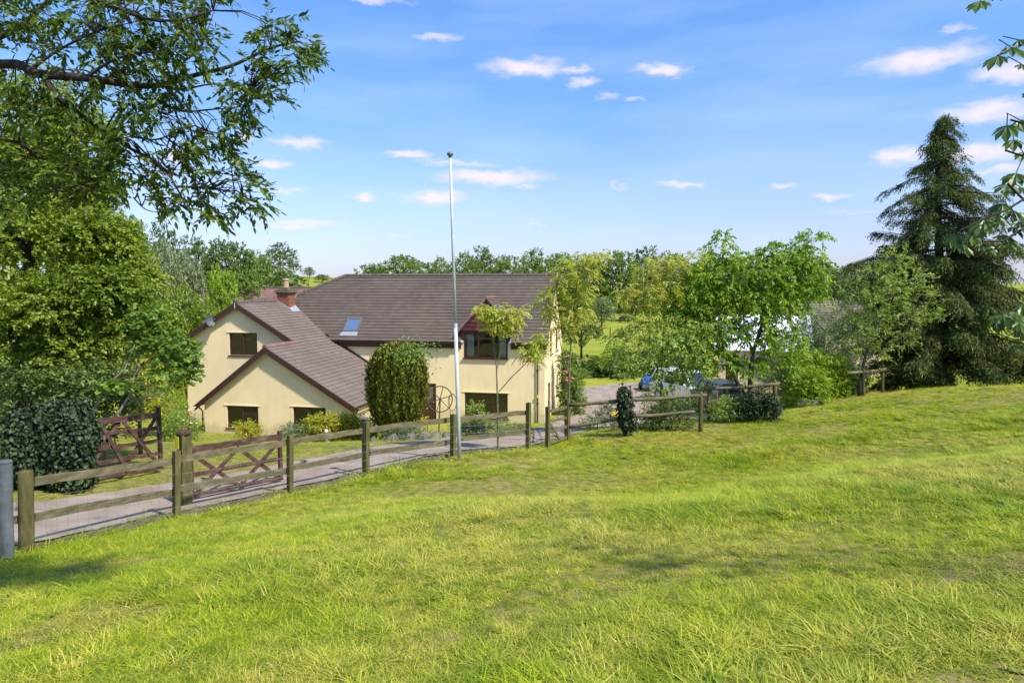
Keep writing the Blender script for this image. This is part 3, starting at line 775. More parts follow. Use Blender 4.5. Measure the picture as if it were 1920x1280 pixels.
# roof window
p0 = to_house(at(636, 613, 36)); vx0, vx1 = -11.42, -10.52
bv0 = .62; bv1 = 1.62
def mp_(a, b, h): q = np.array((0, -.2, 4.33)) + np.array((1, 0, 0)) * a + S_main * b + np.array((0, -PM, 1)) / SL * h; return tuple(q)
mb = MB()
for (a0, a1, b0, b1) in ((vx0, vx1, bv0, bv0 + .08), (vx0, vx1, bv1 - .09, bv1), (vx0, vx0 + .08, bv0 + .08, bv1 - .09), (vx1 - .08, vx1, bv0 + .08, bv1 - .09)):
    mb.hexa([mp_(a0, b0, .0), mp_(a1, b0, .0), mp_(a1, b1, .0), mp_(a0, b1, .0), mp_(a0, b0, .11), mp_(a1, b0, .11), mp_(a1, b1, .11), mp_(a0, b1, .11)])
rw = hb('roof_window', mb, mat_plain('grey_aluminium', (.17, .16, .15), rough=.4, metal=.3))
mb = MB(); mb.poly([mp_(vx0 + .08, bv0 + .08, .085), mp_(vx1 - .08, bv0 + .08, .085), mp_(vx1 - .08, bv1 - .09, .085), mp_(vx0 + .08, bv1 - .09, .085)])
gm, gnt, gb = new_mat('roof_window_glass'); gb.inputs['Base Color'].default_value = (.10, .16, .28, 1); gb.inputs['Roughness'].default_value = .04; gb.inputs['Specular IOR Level'].default_value = 1.0; gb.inputs['Coat Weight'].default_value = 1.0
mb.build('pane', gm, rw)
mb = MB(); mb.hexa([mp_(vx0 - .12, bv0 - .32, .05), mp_(vx1 + .05, bv0 - .32, .05), mp_(vx1, bv0, .06), mp_(vx0, bv0, .06), mp_(vx0 - .12, bv0 - .32, .058), mp_(vx1 + .05, bv0 - .32, .058), mp_(vx1, bv0, .068), mp_(vx0, bv0, .068)]); mb.build('apron', M_lead, rw)

# chimney: courses of brick over a core, oversailing mossy head, pot
cx0, cx1, cy0, cy1, cz0, cz1 = -15.45, -14.75, .35, 1.1, 5.4, 6.85
mb = MB(); mb.box(cx0 + .02, cx1 - .02, cy0 + .02, cy1 - .02, cz0, cz1); chim = hb('chimney', mb, M_mortar)
br = MB(); z = cz0; k = 0
while z < cz1 - .03:
    for side in range(4):
        L0, L1 = (cx0, cx1) if side % 2 == 0 else (cy0, cy1)
        a = L0 - (.11 if (k + side) % 2 else 0)
        while a < L1 - .02:
            x0 = max(a, L0); x1 = min(a + .215, L1); j = rs.uniform(-.004, .004)
            if side == 0: br.box(x0, x1, cy0 - j, cy0 + .05, z, z + .063)
            elif side == 1: br.box(cx1 - .05, cx1 + j, x0, x1, z, z + .063)
            elif side == 2: br.box(x0, x1, cy1 - .05, cy1 + j, z, z + .063)
            else: br.box(cx0 - j, cx0 + .05, x0, x1, z, z + .063)
            a += .225
    z += .074; k += 1
br.build('brick_courses', M_brick, chim)['kind'] = 'stuff'
mb = MB(); xm, ym = (cx0 + cx1) / 2, (cy0 + cy1) / 2
for i, (g, z0, z1) in enumerate(((.06, 6.85, 6.93), (.12, 6.93, 7.03), (.10, 7.03, 7.10), (.0, 7.10, 7.17), (-.12, 7.17, 7.24))):
    mb.box(cx0 - g, cx1 + g, cy0 - g, cy1 + g, z0, z1 - .001)
mb.build('chimney_head', M_moss, chim, bevel=.03)
mb = MB(); prof = [(.17, 7.2), (.16, 7.62), (.20, 7.64), (.20, 7.72), (.17, 7.74), (.12, 7.74), (.12, 7.4)]
mb.tube([(xm, ym, z) for r, z in prof], [r for r, z in prof], 14); mb.build('chimney_pot', M_clay, chim, smooth=False)
mb = MB(); mb.prism([(cx0 - .05, cy0 - .07, zr(cx0) - .02), (cx1 + .16, cy0 - .07, zr(cx1 + .16) - .02), (cx1 + .16, cy0 - .07, zr(cx1 + .16) + .12), (cx0 - .05, cy0 - .07, zr(cx0) + .12)], (0, .06, 0))
mb.prism([(cx1 + .01, cy0 - .06, zr(cx1) + .03), (cx1 + .3, cy0 - .06, zr(cx1 + .3) + .05), (cx1 + .3, cy1, zr(cx1 + .3) + .05), (cx1 + .01, cy1, zr(cx1) + .2)], (0, 0, .02)); mb.build('flashing', M_lead, chim)

# small fittings on the walls
mb = MB(); mb.tube([(-16.75, -3.42, 5.55), (-16.85, -3.75, 5.55)], .02, 6)
dish = hb('satellite_dish', mb, M_black)
mb = MB(); n = 18; c0 = Vector((-16.88, -3.82, 5.5)); ax = Vector((.93, -.35, .25)).normalized(); sx = ax.cross(Vector((0, 0, 1))).normalized(); sy = sx.cross(ax)
ring = []
for j in range(4):
    rr = .30 * j / 3; ring.append([c0 + ax * (rr * rr * 1.2) + (sx * math.cos(2 * math.pi * k / n) * .9 + sy * math.sin(2 * math.pi * k / n)) * rr for k in range(n)])
for j in range(1, 3):
    for k in range(n): mb.poly([ring[j][k], ring[j][(k + 1) % n], ring[j + 1][(k + 1) % n], ring[j + 1][k]])
mb.poly(ring[1]); mb.tube([c0 - sy * .28 + ax * .1, c0 + ax * .42], .012, 6); mb.ball(c0 + ax * .44, .04, 8, 5); mb.build('dish', mat_plain('grey_dish', (.10, .105, .12), rough=.5), dish)
mb = MB(); mb.box(-18.35, -17.75, -3.43, -3.36, 3.96, 4.12); hb('timber_lintel', mb, mat_plain('old_timber', (.24, .13, .06), rough=.9))
mb = MB(); mb.ball((-5.75, -.13, 3.98), .09, 10, 6); mb.box(-5.8, -5.7, -.1, 0, 3.98, 4.05); hb('wall_lamp', mb, M_black)
mb = MB(); mb.box(-5.1, -4.92, -.07, 0, 4.0 - .05, 4.0 + .08); hb('alarm_box', mb, mat_plain('cream_plastic', (.6, .42, .30)))
mb = MB(); mb.tube([(-15.5, -3.66, 6.15), (-15.5, -3.66, 6.44)], .035, 6); hb('finial', mb, M_lead)

# ================================================================== fences, gates, posts
M_rail = mat_noise('weathered_green_rail', [(.25, (.07, .062, .030)), (.5, (.145, .125, .068)), (.75, (.25, .22, .145))], scale=3.5, detail=8, rough=.95, bump=.5, bump_scale=25, stretch=(1, 1, 4), spec=.1)
M_post = mat_noise('algae_green_post', [(.25, (.055, .052, .020)), (.5, (.115, .105, .040)), (.75, (.19, .165, .08))], scale=4, detail=8, rough=.95, bump=.5, bump_scale=22, stretch=(3, 3, .6), spec=.1)
M_gate = mat_noise('brown_stained_gate', [(.25, (.045, .022, .016)), (.5, (.085, .045, .034)), (.78, (.20, .14, .12))], scale=3, detail=8, rough=.85, bump=.4, bump_scale=25, stretch=(1, 1, 3), spec=.2)
M_galv = mat_noise('galvanised_steel', [(.3, (.13, .14, .155)), (.6, (.22, .235, .25)), (.8, (.32, .33, .34))], scale=5, rough=.5, metal=.5, spec=.4)
M_wire = mat_plain('fence_wire', (.32, .32, .31), rough=.5, metal=.6)
RG = random.Random(11)


def rail(mb, a, b, h=.10, w=.035, n=7, jit=.012):
    """a sawn board, slightly uneven along its length"""
    a = Vector(a); b = Vector(b); d = (b - a).normalized(); s = d.cross(Vector((0, 0, 1))).normalized(); u = s.cross(d)
    o = len(mb.v)
    for i in range(n + 1):
        c = a.lerp(b, i / n) + u * RG.uniform(-jit, jit) + s * RG.uniform(-jit, jit) * .5; hh = h * RG.uniform(.95, 1.05)
        for x, y in ((-1, -1), (1, -1), (1, 1), (-1, 1)): mb.v.append(tuple(c + s * (w / 2 * x) + u * (hh / 2 * y)))
    for i in range(n):
        for k in range(4): mb.f.append((o + i * 4 + k, o + i * 4 + (k + 1) % 4, o + i * 4 + 4 + (k + 1) % 4, o + i * 4 + 4 + k))
    mb.f.append((o, o + 3, o + 2, o + 1)); q = o + n * 4; mb.f.append((q, q + 1, q + 2, q + 3))


def post_sq(foot, top, w, lean=(0, 0)):
    mb = MB(); f = Vector(foot); t = Vector(top) + Vector((lean[0], lean[1], 0)); o = 0; n = 5
    ang = math.radians(55)
    for i in range(n + 1):
        c = (f - Vector((0, 0, .35))).lerp(t, i / n); ww = w / 2 * RG.uniform(.96, 1.03)
        for k in range(4):
            a = ang + math.pi / 2 * k + math.pi / 4; mb.v.append((c.x + math.cos(a) * ww * 1.414, c.y + math.sin(a) * ww * 1.414, c.z + (RG.uniform(-.012, .012) if i == n else 0)))
    for i in range(n):
        for k in range(4): mb.f.append((i * 4 + k, i * 4 + (k + 1) % 4, i * 4 + 4 + (k + 1) % 4, i * 4 + 4 + k))
    mb.f.append((n * 4, n * 4 + 1, n * 4 + 2, n * 4 + 3)); return mb


def round_post(foot, top, r, taper=.96):
    mb = MB(); f = Vector(foot) - Vector((0, 0, .35)); t = Vector(top)
    mb.tube([f, f.lerp(t, .4), f.lerp(t, .8), t - Vector((0, 0, .015)), t], [r * 1.04, r, r * .98, r * taper, r * taper * .88], 14); return mb


def P_(px, py, Y): return at(px, py, Y)


fx = [at(*q) for q in FENCE]; feet = [Vector((p.x, p.y, gz(p.x, p.y))) for p in fx]
fen = thing('post_and_rail_fence', 'weathered two rail timber fence with wire netting running beside the drive', 'fence', feet[1])
TOPS = [882, 845, 816, 790, 777, 755]
for i, (q, ft) in enumerate(zip(FENCE, feet)):
    top = P_(q[0] + (1 if i else 0), TOPS[i], q[2])
    if i == 0: part('post', round_post(ft, top, .10), M_post, fen, smooth=True)
    else: part('post', post_sq(ft, top, .105 if i < 3 else .115), M_post, fen)
RAILS = [((65, 901), (328, 864)), ((336, 860), (541, 829)), ((550, 827), (684, 807)), ((690, 805), (848, 787)), ((855, 786), (988, 773))]
RAILB = [((65, 968), (328, 922)), ((338, 915), (541, 882)), ((550, 876), (684, 853)), ((694, 849), (848, 828)), ((858, 823), (988, 809))]
for i in range(5):
    y0, y1 = FENCE[i][2], FENCE[i + 1][2]
    for (a, b) in (RAILS[i], RAILB[i]):
        mb = MB(); A = P_(*a, y0 + .08); B = P_(*b, y1 + .08); rail(mb, A, B, h=.125 if i < 3 else .13); part('rail', mb, M_rail, fen)
    fa_, fb_ = feet[i], feet[i + 1]; off = Vector((.04, -.07, 0))
    for hgt_ in (.06, .26, .46, .66, .86):
        mb = MB(); n = 8; sag = RG.uniform(.005, .02)
        mb.tube([fa_.lerp(fb_, k / n) + off + Vector((0, 0, hgt_ - sag * math.sin(math.pi * k / n))) for k in range(n + 1)], .0024, 4); part('wire', mb, M_wire, fen)
    mb = MB(); L = (fb_ - fa_).length; n = int(L / .16)
    for k in range(1, n):
        p = fa_.lerp(fb_, k / n) + off; mb.tube([p + Vector((0, 0, .06)), p + Vector((0, 0, .86))], .0018, 3)
    part('netting_stays', mb, M_wire, fen)['kind'] = 'stuff'
    mb = MB(); rail(mb, fa_ + Vector((.03, .09, .06)), fb_ + Vector((.03, .09, .06)), h=.12, w=.03); part('kick_board', mb, M_rail, fen)
# the rail that runs on to the left past the round post
mb = MB(); rail(mb, P_(40, 972, 9.85), P_(-190, 1008, 8.1), h=.12); part('rail', mb, M_rail, fen)

# galvanised post at the picture's left edge
p = ground(13.5, 9.3); t = P_(10, 866, 9.3); gp_ = thing('steel_post', 'round galvanised steel post at far left end of the fence', 'post', p)
mb = MB(); mb.tube([p - Vector((0, 0, .4)), p.lerp(t, .5), t], .082, 18); part('tube', mb, M_galv, gp_, smooth=False)
mb = MB(); mb.tube([t + Vector((0, 0, -.005)), t + Vector((0, 0, .012)), t + Vector((0, 0, .03))], [.088, .088, .06], 18); part('cap', mb, M_galv, gp_)

# stout gate post with its yellow notice
p = ground(346, 13.4); t = P_(345, 806, 13.4)
gpost = thing('gate_post', 'stout square timber gate post with rounded top and small yellow notice', 'post', p)
mb = post_sq(p, P_(345, 812, 13.4), .20); part('shaft', mb, M_post, gpost)
mb = MB(); mb.ball(P_(345, 812, 13.4), .135, 12, 8, (1, 1, .55)); part('cap', mb, M_gate, gpost, smooth=True)
q = P_(331.5, 824, 13.26); mb = MB(); q2 = P_(331.5, 836, 13.26)
mb.hexa([q2 + Vector((-.04, 0, -.05)), q2 + Vector((.05, -.05, -.05)), q2 + Vector((.055, -.035, -.05)), q2 + Vector((-.035, .015, -.05)), q + Vector((-.04, 0, .06)), q + Vector((.05, -.05, .06)), q + Vector((.055, -.035, .06)), q + Vector((-.035, .015, .06))])
part('notice', mb, mat_plain('yellow_notice', (.55, .50, .02), rough=.5), gpost)


def gate(name, label, hang, latch, zt, zb, bars, diags, mat, extra_top=0.15, heel=None):
    """field gate between two foot points; heights above the foot line; diags are (t0, h0, t1, h1)"""
    h0 = Vector(hang); l0 = Vector(latch); g = thing(name, label, 'gate', h0)
    def pt(t, h, d=0): q = h0.lerp(l0, t); s = (l0 - h0).normalized().cross(Vector((0, 0, 1))); return q + Vector((0, 0, h)) + s * d
    for nm, t, ex in (('hanging_stile', 0, 0.12), ('latch_stile', 1, extra_top)):
        mb = MB(); a, b = pt(t, zb - .05), pt(t, zt + ex)
        mb.beam(a, b, .08, .085, up=(l0 - h0).normalized()); part(nm, mb, mat, g, bevel=.012)
    for i, h in enumerate(bars):
        mb = MB(); rail(mb, pt(.01, h), pt(.99, h), h=.13 if i == 0 else .085, w=.055 if i == 0 else .03); part('top_rail' if i == 0 else 'bar', mb, mat, g)
    for k, (t0, a0, t1, a1) in enumerate(diags):
        mb = MB(); dd = .034 if k % 2 else -.034; mb.beam(pt(t0, a0, dd), pt(t1, a1, dd), .028, .08, up=(0, 0, 1)); part('brace', mb, mat, g)
    return g


ga = P_(362, 995, 13.7); gb_ = P_(528, 953, 15.6)
ga.z = gz(ga.x, ga.y) + .03; gb_.z = gz(gb_.x, gb_.y) + .03
zt = (P_(364, 850, 13.7).z - ga.z); zt2 = P_(528, 808, 15.6).z - gb_.z
ztm = (zt + zt2) / 2
gate('field_gate', 'brown timber field gate with crossed braces standing just behind the fence', ga, gb_, ztm, .10, [ztm - .03, ztm * .5, .10], [(.02, ztm - .12, .5, .12), (.5, ztm - .12, .02, .12), (.5, ztm - .12, .98, .12), (.98, ztm - .12, .5, .12)], M_gate, extra_top=.12)
gc = P_(150, 915, 14.2); gd = P_(302, 885, 16.2); gc.z = gz(gc.x, gc.y) + .05; gd.z = gz(gd.x, gd.y) + .05
zt = P_(175, 785, 14.4).z - gc.z; zt2 = P_(300, 776, 16.2).z - gd.z; ztm = (zt + zt2) / 2
g2 = gate('field_gate', 'dark brown five bar gate opened back beside the ivy across the drive', gc, gd, ztm, .12, [ztm - .04, ztm * .76, ztm * .53, ztm * .31, .10], [(.05, .14, .5, ztm - .1), (.25, ztm - .1, .55, .14), (.5, .14, .97, ztm - .1), (.52, ztm - .1, .97, .14)], M_gate, extra_top=.16)
mb = MB(); q = gd + Vector((-.03, -.08, ztm - .05)); mb.beam(q, q + Vector((.06, 0, -.42)), .015, .03); part('latch_bar', mb, M_galv, g2)

# tall post with a stone-like cap (bird feeding post) just behind the fence
p = ground(683, 16.4); t = P_(682, 786, 16.4)
bt = thing('capped_post', 'slim post with pale square cap behind the fence near rounded bush', 'post', p)
part('shaft', post_sq(p, t, .075), M_post, bt); mb = MB(); mb.box(t.x - .085, t.x + .085, t.y - .085, t.y + .085, t.z, t.z + .07); part('cap', mb, M_stone, bt, bevel=.015)

# little gate at the fence's right end
p0 = ground(1027, 20.0); t0 = P_(1027, 762, 20.0); p1 = ground(1064, 21.2); t1 = P_(1063, 748, 21.2)
gk = thing('wicket_gate', 'small timber gate between two posts at right end of the fence', 'gate', p0)
part('post', post_sq(p0, t0, .11), M_post, gk); part('post', post_sq(p1, t1, .13), M_post, gk)
for (a, b) in (((1030, 771), (1062, 763)), ((1031, 789), (1062, 782)), ((1031, 809), (1062, 800)), ((1031, 829), (1062, 820))):
    mb = MB(); rail(mb, P_(*a, 20.05), P_(*b, 21.1), h=.085, w=.03, n=3); part('bar', mb, M_rail, gk)
mb = MB(); mb.beam(P_(1033, 795, 20.1), P_(1049, 822, 20.6), .03, .07); part('brace', mb, M_rail, gk)


def pole_fence(name, label, posts, rails):
    f0 = ground(posts[0][0], posts[0][2]); g = thing(name, label, 'fence', f0)
    for px, py, Y, r in posts: part('post', round_post(ground(px, Y), P_(px, py, Y), r), M_post, g, smooth=True)
    for a, b, r in rails:
        mb = MB(); A = P_(*a); B = P_(*b); n = 6
        mb.tube([A.lerp(B, k / n) + Vector((0, 0, RG.uniform(-.012, .012) - .03 * math.sin(math.pi * k / n))) for k in range(n + 1)], [r * RG.uniform(.93, 1.05) for k in range(n + 1)], 10); part('rail', mb, M_rail, g, smooth=True)
    return g


pole_fence('pole_fence', 'round pole fence with an ivy clad post beside the small gate', [(1172, 729, 20.9, .06), (1314, 734, 21.0, .065)],
           [((1066, 759, 21.2), (1180, 748, 20.9), .058), ((1166, 749, 20.9), (1325, 740, 21.0), .06), ((1066, 800, 21.2), (1175, 781, 20.9), .05), ((1172, 781, 20.9), (1312, 770, 21.1), .05)])
pole_fence('pole_fence', 'round pole fence under the cherry tree in front of dark car', [(1329, 721, 23.0, .06), (1453, 714, 22.6, .07)], [((1320, 729, 23.0), (1462, 719, 22.55), .06)])
pole_fence('pole_fence', 'short piece of pole fence beside the large conifer', [(1619, 690, 27.0, .07), (1655, 682, 28.0, .06)], [((1588, 699, 26.4), (1660, 692, 28.0), .065)])

# flagpole
p = ground(862, 17.6); t = P_(844, 292, 17.6)
fp = thing('flagpole', 'tall thin white flagpole leaning slightly with small ball finial', 'flagpole', p)
M_pole = mat_noise('white_pole', [(.3, (.40, .43, .43)), (.7, (.54, .57, .56))], scale=4, rough=.4, spec=.4)
q = p.lerp(t, .455)
mb = MB(); mb.tube([p - Vector((0, 0, .3)), p.lerp(t, .2), q], [.052, .050, .048], 14); part('lower_pole', mb, M_pole, fp, smooth=True)
mb = MB(); mb.tube([q - Vector((0, 0, .05)), p.lerp(t, .75), t], [.042, .038, .032], 14); part('upper_pole', mb, M_pole, fp, smooth=True)
mb = MB(); mb.ball(t + Vector((0, 0, .04)), .085, 14, 8, (1, 1, .7)); mb.tube([t - Vector((0, 0, .05)), t + Vector((0, 0, .01))], [.04, .05], 10); part('finial', mb, mat_plain('dull_grey_finial', (.16, .15, .15), rough=.5), fp, smooth=True)
mb = MB(); mb.tube([q - Vector((0, 0, .08)), q + Vector((0, 0, .02))], [.054, .051], 14); part('collar', mb, M_pole, fp)
mb = MB(); s = p.lerp(t, .09) + Vector((.075, -.03, 0)); mb.tube([s - Vector((0, 0, .08)), s + Vector((0, 0, .08))], .01, 6); part('cleat', mb, M_galv, fp)

# ================================================================== vegetation
scn.cycles.max_bounces = 6; scn.cycles.diffuse_bounces = 3; scn.cycles.glossy_bounces = 2; scn.cycles.transmission_bounces = 3; scn.cycles.transparent_max_bounces = 6


def leaf_geo(P, T, Nn, L, W, shape='diamond', fold=.12, droop=0.0):
    """leaf blades at P along T with face normal Nn. shape: diamond (one folded quad), blade (six triangles)."""
    T = nrm(T); S = nrm(np.cross(T, Nn)); Nn = np.cross(S, T); n = len(P)
    L = np.broadcast_to(np.asarray(L, float), (n,))[:, None]; W = np.broadcast_to(np.asarray(W, float), (n,))[:, None]
    dn = np.array((0, 0, -1.0)) * L * droop
    if shape == 'diamond':
        V = np.stack([P, P + T * L * .5 + S * W * .5 + Nn * W * fold + dn * .3, P + T * L + dn, P + T * L * .5 - S * W * .5 + Nn * W * fold + dn * .3], 1).reshape(-1, 3)
        F = np.arange(n * 4).reshape(-1, 4)
        return V, [F]
    if shape == 'blade': w1, w2, t1, t2 = .42, .40, .28, .62
    else: w1, w2, t1, t2 = .26, .50, .35, .72                              # obovate
    mid = P + T * L * .5 + dn * .3
    V = np.stack([P, P + T * L * t1 + S * W * w1 + Nn * W * fold + dn * .12, P + T * L * t2 + S * W * w2 + Nn * W * fold + dn * .45, P + T * L + dn,
                  P + T * L * t2 - S * W * w2 + Nn * W * fold + dn * .45, P + T * L * t1 - S * W * w1 + Nn * W * fold + dn * .12, mid], 1).reshape(-1, 3)
    o = np.arange(n)[:, None] * 7
    F3 = np.concatenate([o + np.array(q)[None] for q in ((0, 6, 1), (1, 6, 2), (2, 6, 3), (0, 5, 6), (5, 4, 6), (4, 3, 6))])
    return V, [F3]


def merge(parts):
    V = []; F = {}; o = 0
    for v, fs in parts:
        V.append(v)
        for f in fs: F.setdefault(f.shape[1], []).append(f + o)
        o += len(v)
    return np.concatenate(V), [np.concatenate(q) for q in F.values()]


def twig_leaves(rg, O, D, tl, n_per, L, W, droop=.3, spread=.9, up=.6, rnd=.35, shape='diamond', fold=.12, sag=.25, ldroop=0.0):
    """leaves set alternately along twigs starting at O in direction D"""
    m_ = len(O); D = nrm(D); k = np.tile(np.arange(n_per), m_); i = np.repeat(np.arange(m_), n_per)
    t = (k + rg.uniform(0, 1, len(k))) / n_per; tlv = (tl * rg.uniform(.6, 1.3, m_))[i]
    d = D[i]; side = nrm(np.cross(d, rg.normal(size=(m_, 3))[i] + np.array((0, 0, 1.5)))) * np.where(k % 2, 1, -1)[:, None]
    P = O[i] + d * (t * tlv)[:, None]; P[:, 2] -= sag * t * t * tlv
    T = d * .55 + side * spread + np.array((0, 0, -1)) * droop + rg.normal(0, rnd, (len(k), 3))
    Nn = np.array((0, 0, 1)) * up + d * .2 + rg.normal(0, .5, (len(k), 3))
    s = rg.uniform(.7, 1.2, len(k))
    return leaf_geo(P, T, Nn, L * s, W * s, shape, fold, ldroop)


def lobe_twigs(rg, lobes, shell=.35, lift=.25, rnd=.45):
    O = []; D = []; LI = []
    for li, (c, r, n) in enumerate(lobes):
        d = nrm(rg.normal(size=(n, 3))); d[:, 2] = np.where(d[:, 2] < -.5, -d[:, 2] * .6, d[:, 2]); d = nrm(d)
        rr = (shell + (1 - shell) * rg.uniform(0, 1, n) ** .6)[:, None]
        # a lumpy outline
        lump = 1 + .16 * np.sin(d[:, :1] * 5 + li) * np.sin(d[:, 2:3] * 4 + li * 2) + .10 * np.sin(d[:, 1:2] * 9 + li)
        O.append(np.array(c) + d * np.array(r) * rr * lump); D.append(d * np.array((1, 1, .8)) + np.array((0, 0, lift)) + rg.normal(0, rnd, (n, 3))); LI.append(np.full(n, li))
    return np.concatenate(O), np.concatenate(D), np.concatenate(LI)


def bez(a, b, c, n):
    return [(a * (1 - t) + b * t).lerp(b * (1 - t) + c * t, t) for t in [i / n for i in range(n + 1)]]


def grow_tree(name, label, cat, base, stems, lobes, bark, leaf, seed, n_per=9, tl=.5, L=.12, W=.06, group=None, shape='diamond', droop=.3, lift=.25, shell=.35, stick=.25, branch_r=.035, up=.6, sag=.25, spread=.9, extra=None, ldroop=0.0, rnd=.35, sub_branches=True):
    """stems: list of [(Vector, radius), ...] in world space; lobes: (centre, radii, number of twigs)"""
    rg = np.random.default_rng(seed); rr = random.Random(seed); base = Vector(base)
    root = thing(name, label, cat, base, group=group)
    mb = MB()
    for st in stems:
        if len(st) > 1: mb.tube([p for p, r in st], [r for p, r in st], 9, cap=True)
    part('trunk', mb, bark, root, smooth=True)
    nodes = [(Vector(p), r) for st in stems for a, b in zip(st[:-1], st[1:]) for p, r in ((a[0].lerp(b[0], .25), a[1]), (a[0].lerp(b[0], .6), b[1]), (b[0], b[1]))]
    bb = MB()
    if sub_branches:
        for c, r, n in lobes:
            c = Vector(c); cand = [q for q in nodes if q[0].z < c.z + .3] or nodes
            p, pr = min(cand, key=lambda q: (q[0] - c).length + .4 * abs(q[0].z - c.z))
            r0 = min(pr * .8, branch_r * (1 + (c - p).length * .15)); mid = p.lerp(c, .5) + Vector((rr.uniform(-.15, .15), rr.uniform(-.15, .15), .12)) * (c - p).length
            pts = bez(p, mid, c, 6); bb.tube(pts, [r0 * (1 - .75 * i / 6) for i in range(7)], 6, cap=False)
    O, D, LI = lobe_twigs(rg, lobes, shell, lift)
    if stick:
        for i in rg.choice(len(O), int(len(O) * stick), replace=False):
            c = Vector(lobes[LI[i]][0]); o = Vector(O[i]); d = Vector(nrm(D[i])) * tl
            st_ = c.lerp(o, .25); bb.tube([st_, st_.lerp(o, .55) + Vector((0, 0, .05 * (o - c).length)), o, o + d * .8], [branch_r * .35, branch_r * .25, branch_r * .16, branch_r * .06], 4, cap=False)
    if bb.v: part('branches', bb, bark, root, smooth=True)['kind'] = 'stuff'
    parts = [twig_leaves(rg, O, D, tl, n_per, L, W, droop, spread, up, rnd, shape, sag=sag, ldroop=ldroop)]
    if extra: parts += extra(rg)
    V, F = merge(parts); V = V - np.array(base)
    link_mesh('crown', np_mesh('crown', V, F, [leaf]), root)
    return root


M_bark = mat_noise('grey_brown_bark', [(.3, (.055, .045, .035)), (.55, (.12, .10, .08)), (.8, (.20, .18, .15))], scale=7, detail=8, rough=.95, bump=.8, bump_scale=18, stretch=(2, 2, .5), spec=.1)
M_bark_g = mat_noise('greenish_bark', [(.3, (.09, .09, .045)), (.6, (.19, .18, .10)), (.8, (.28, .26, .17))], scale=9, rough=.9, bump=.4, spec=.1)
M_bark_d = mat_noise('dark_bark', [(.3, (.03, .025, .02)), (.6, (.07, .055, .045)), (.8, (.12, .10, .08))], scale=8, rough=.95, bump=.6, spec=.1)

L_ash = leaf_mat('ash_leaves', [(.030, .062, .010), (.055, .10, .014), (.095, .155, .02), (.17, .24, .03)], trans=.38, patch=.25)
L_maple = leaf_mat('field_maple_leaves', [(.085, .14, .014), (.15, .23, .02), (.24, .32, .03), (.36, .41, .05)], trans=.4, patch=.45, patch_scale=.55)
L_dark = leaf_mat('dark_broad_leaves', [(0.044, 0.083, 0.019), (0.078, 0.134, 0.026), (0.129, 0.196, 0.037), (0.207, 0.270, 0.059)], trans=.3)
L_mid = leaf_mat('mid_green_leaves', [(0.069, 0.134, 0.020), (0.129, 0.226, 0.029), (0.191, 0.300, 0.043), (0.294, 0.374, 0.072)], trans=.35)
L_lime = leaf_mat('lime_green_leaves', [(.13, .22, .012), (.21, .33, .018), (.29, .41, .026), (.38, .46, .05)], trans=.4)
L_pale = leaf_mat('pale_willow_leaves', [(.13, .18, .08), (.20, .25, .12), (.28, .32, .18), (.38, .40, .26)], trans=.35)
L_ivy = leaf_mat('ivy_leaves', [(.010, .022, .008), (.017, .036, .011), (.030, .058, .015), (.075, .11, .045)], trans=.12, rough=.5, spec=.28)
L_robinia = leaf_mat('golden_robinia_leaves', [(.18, .29, .015), (.28, .40, .025), (.38, .48, .04), (.47, .54, .08), (.56, .58, .16), (.60, .58, .24), (.55, .36, .08)], trans=.45, patch=.3, patch_scale=1.6)
L_cherry = leaf_mat('cherry_leaves', [(0.078, 0.174, 0.017), (0.146, 0.278, 0.023), (0.247, 0.383, 0.036), (0.381, 0.487, 0.050)], trans=.5)
L_hazel = leaf_mat('young_tree_leaves', [(0.104, 0.196, 0.029), (0.191, 0.300, 0.043), (0.311, 0.406, 0.072), (0.449, 0.496, 0.143)], trans=.42)
L_conifer = leaf_mat('conifer_sprays', [(.030, .055, .015), (.055, .088, .020), (.10, .13, .030), (.18, .205, .05)], trans=.12, rough=.7, spec=.15, patch=.45, patch_scale=.7)
L_bush = leaf_mat('clipped_conifer_sprays', [(.045, .056, .012), (.11, .12, .018), (.18, .185, .024), (.27, .28, .04)], trans=.15, rough=.7, spec=.15, patch=.5, patch_scale=2.2)
L_syc = leaf_mat('sycamore_leaves', [(.07, .15, .016), (.12, .22, .022), (.18, .29, .035), (.26, .36, .06)], trans=.42)
L_chest = leaf_mat('chestnut_leaves', [(.03, .065, .010), (.055, .11, .014), (.10, .18, .02)], trans=.38, rough=.35)
L_grey = leaf_mat('grey_green_leaves', [(.09, .14, .06), (.14, .20, .09), (.20, .26, .12), (.27, .33, .18)], trans=.35)
L_yellow = leaf_mat('yellow_green_shrub_leaves', [(.20, .24, .015), (.33, .34, .02), (.45, .42, .03), (.52, .48, .06)], trans=.4)


def LB(px, py, rx, ry, Y, n, rd=None, dY=0):
    """a crown lobe seen at (px, py) with the given half sizes in picture units, at distance Y"""
    c = at(px, py, Y + dY); s = Y / FPX
    return (c, (rx * s, (rd if rd else rx) * s, ry * s), n)


def stem(pts, Y, r0, r1, dY=None):
    n = len(pts); return [(at(px, py, Y + (dY[i] if dY else 0)), r0 + (r1 - r0) * i / (n - 1)) for i, (px, py) in enumerate(pts)]


def rooted(st, sink=.15):
    p, r = st[0]; z = gz(p.x, p.y) - sink
    return [(Vector((p.x, p.y, z)), r * 1.25)] + ([(Vector((p.x, p.y, p.z)), r)] if p.z > z + .2 else []) + st[1:]


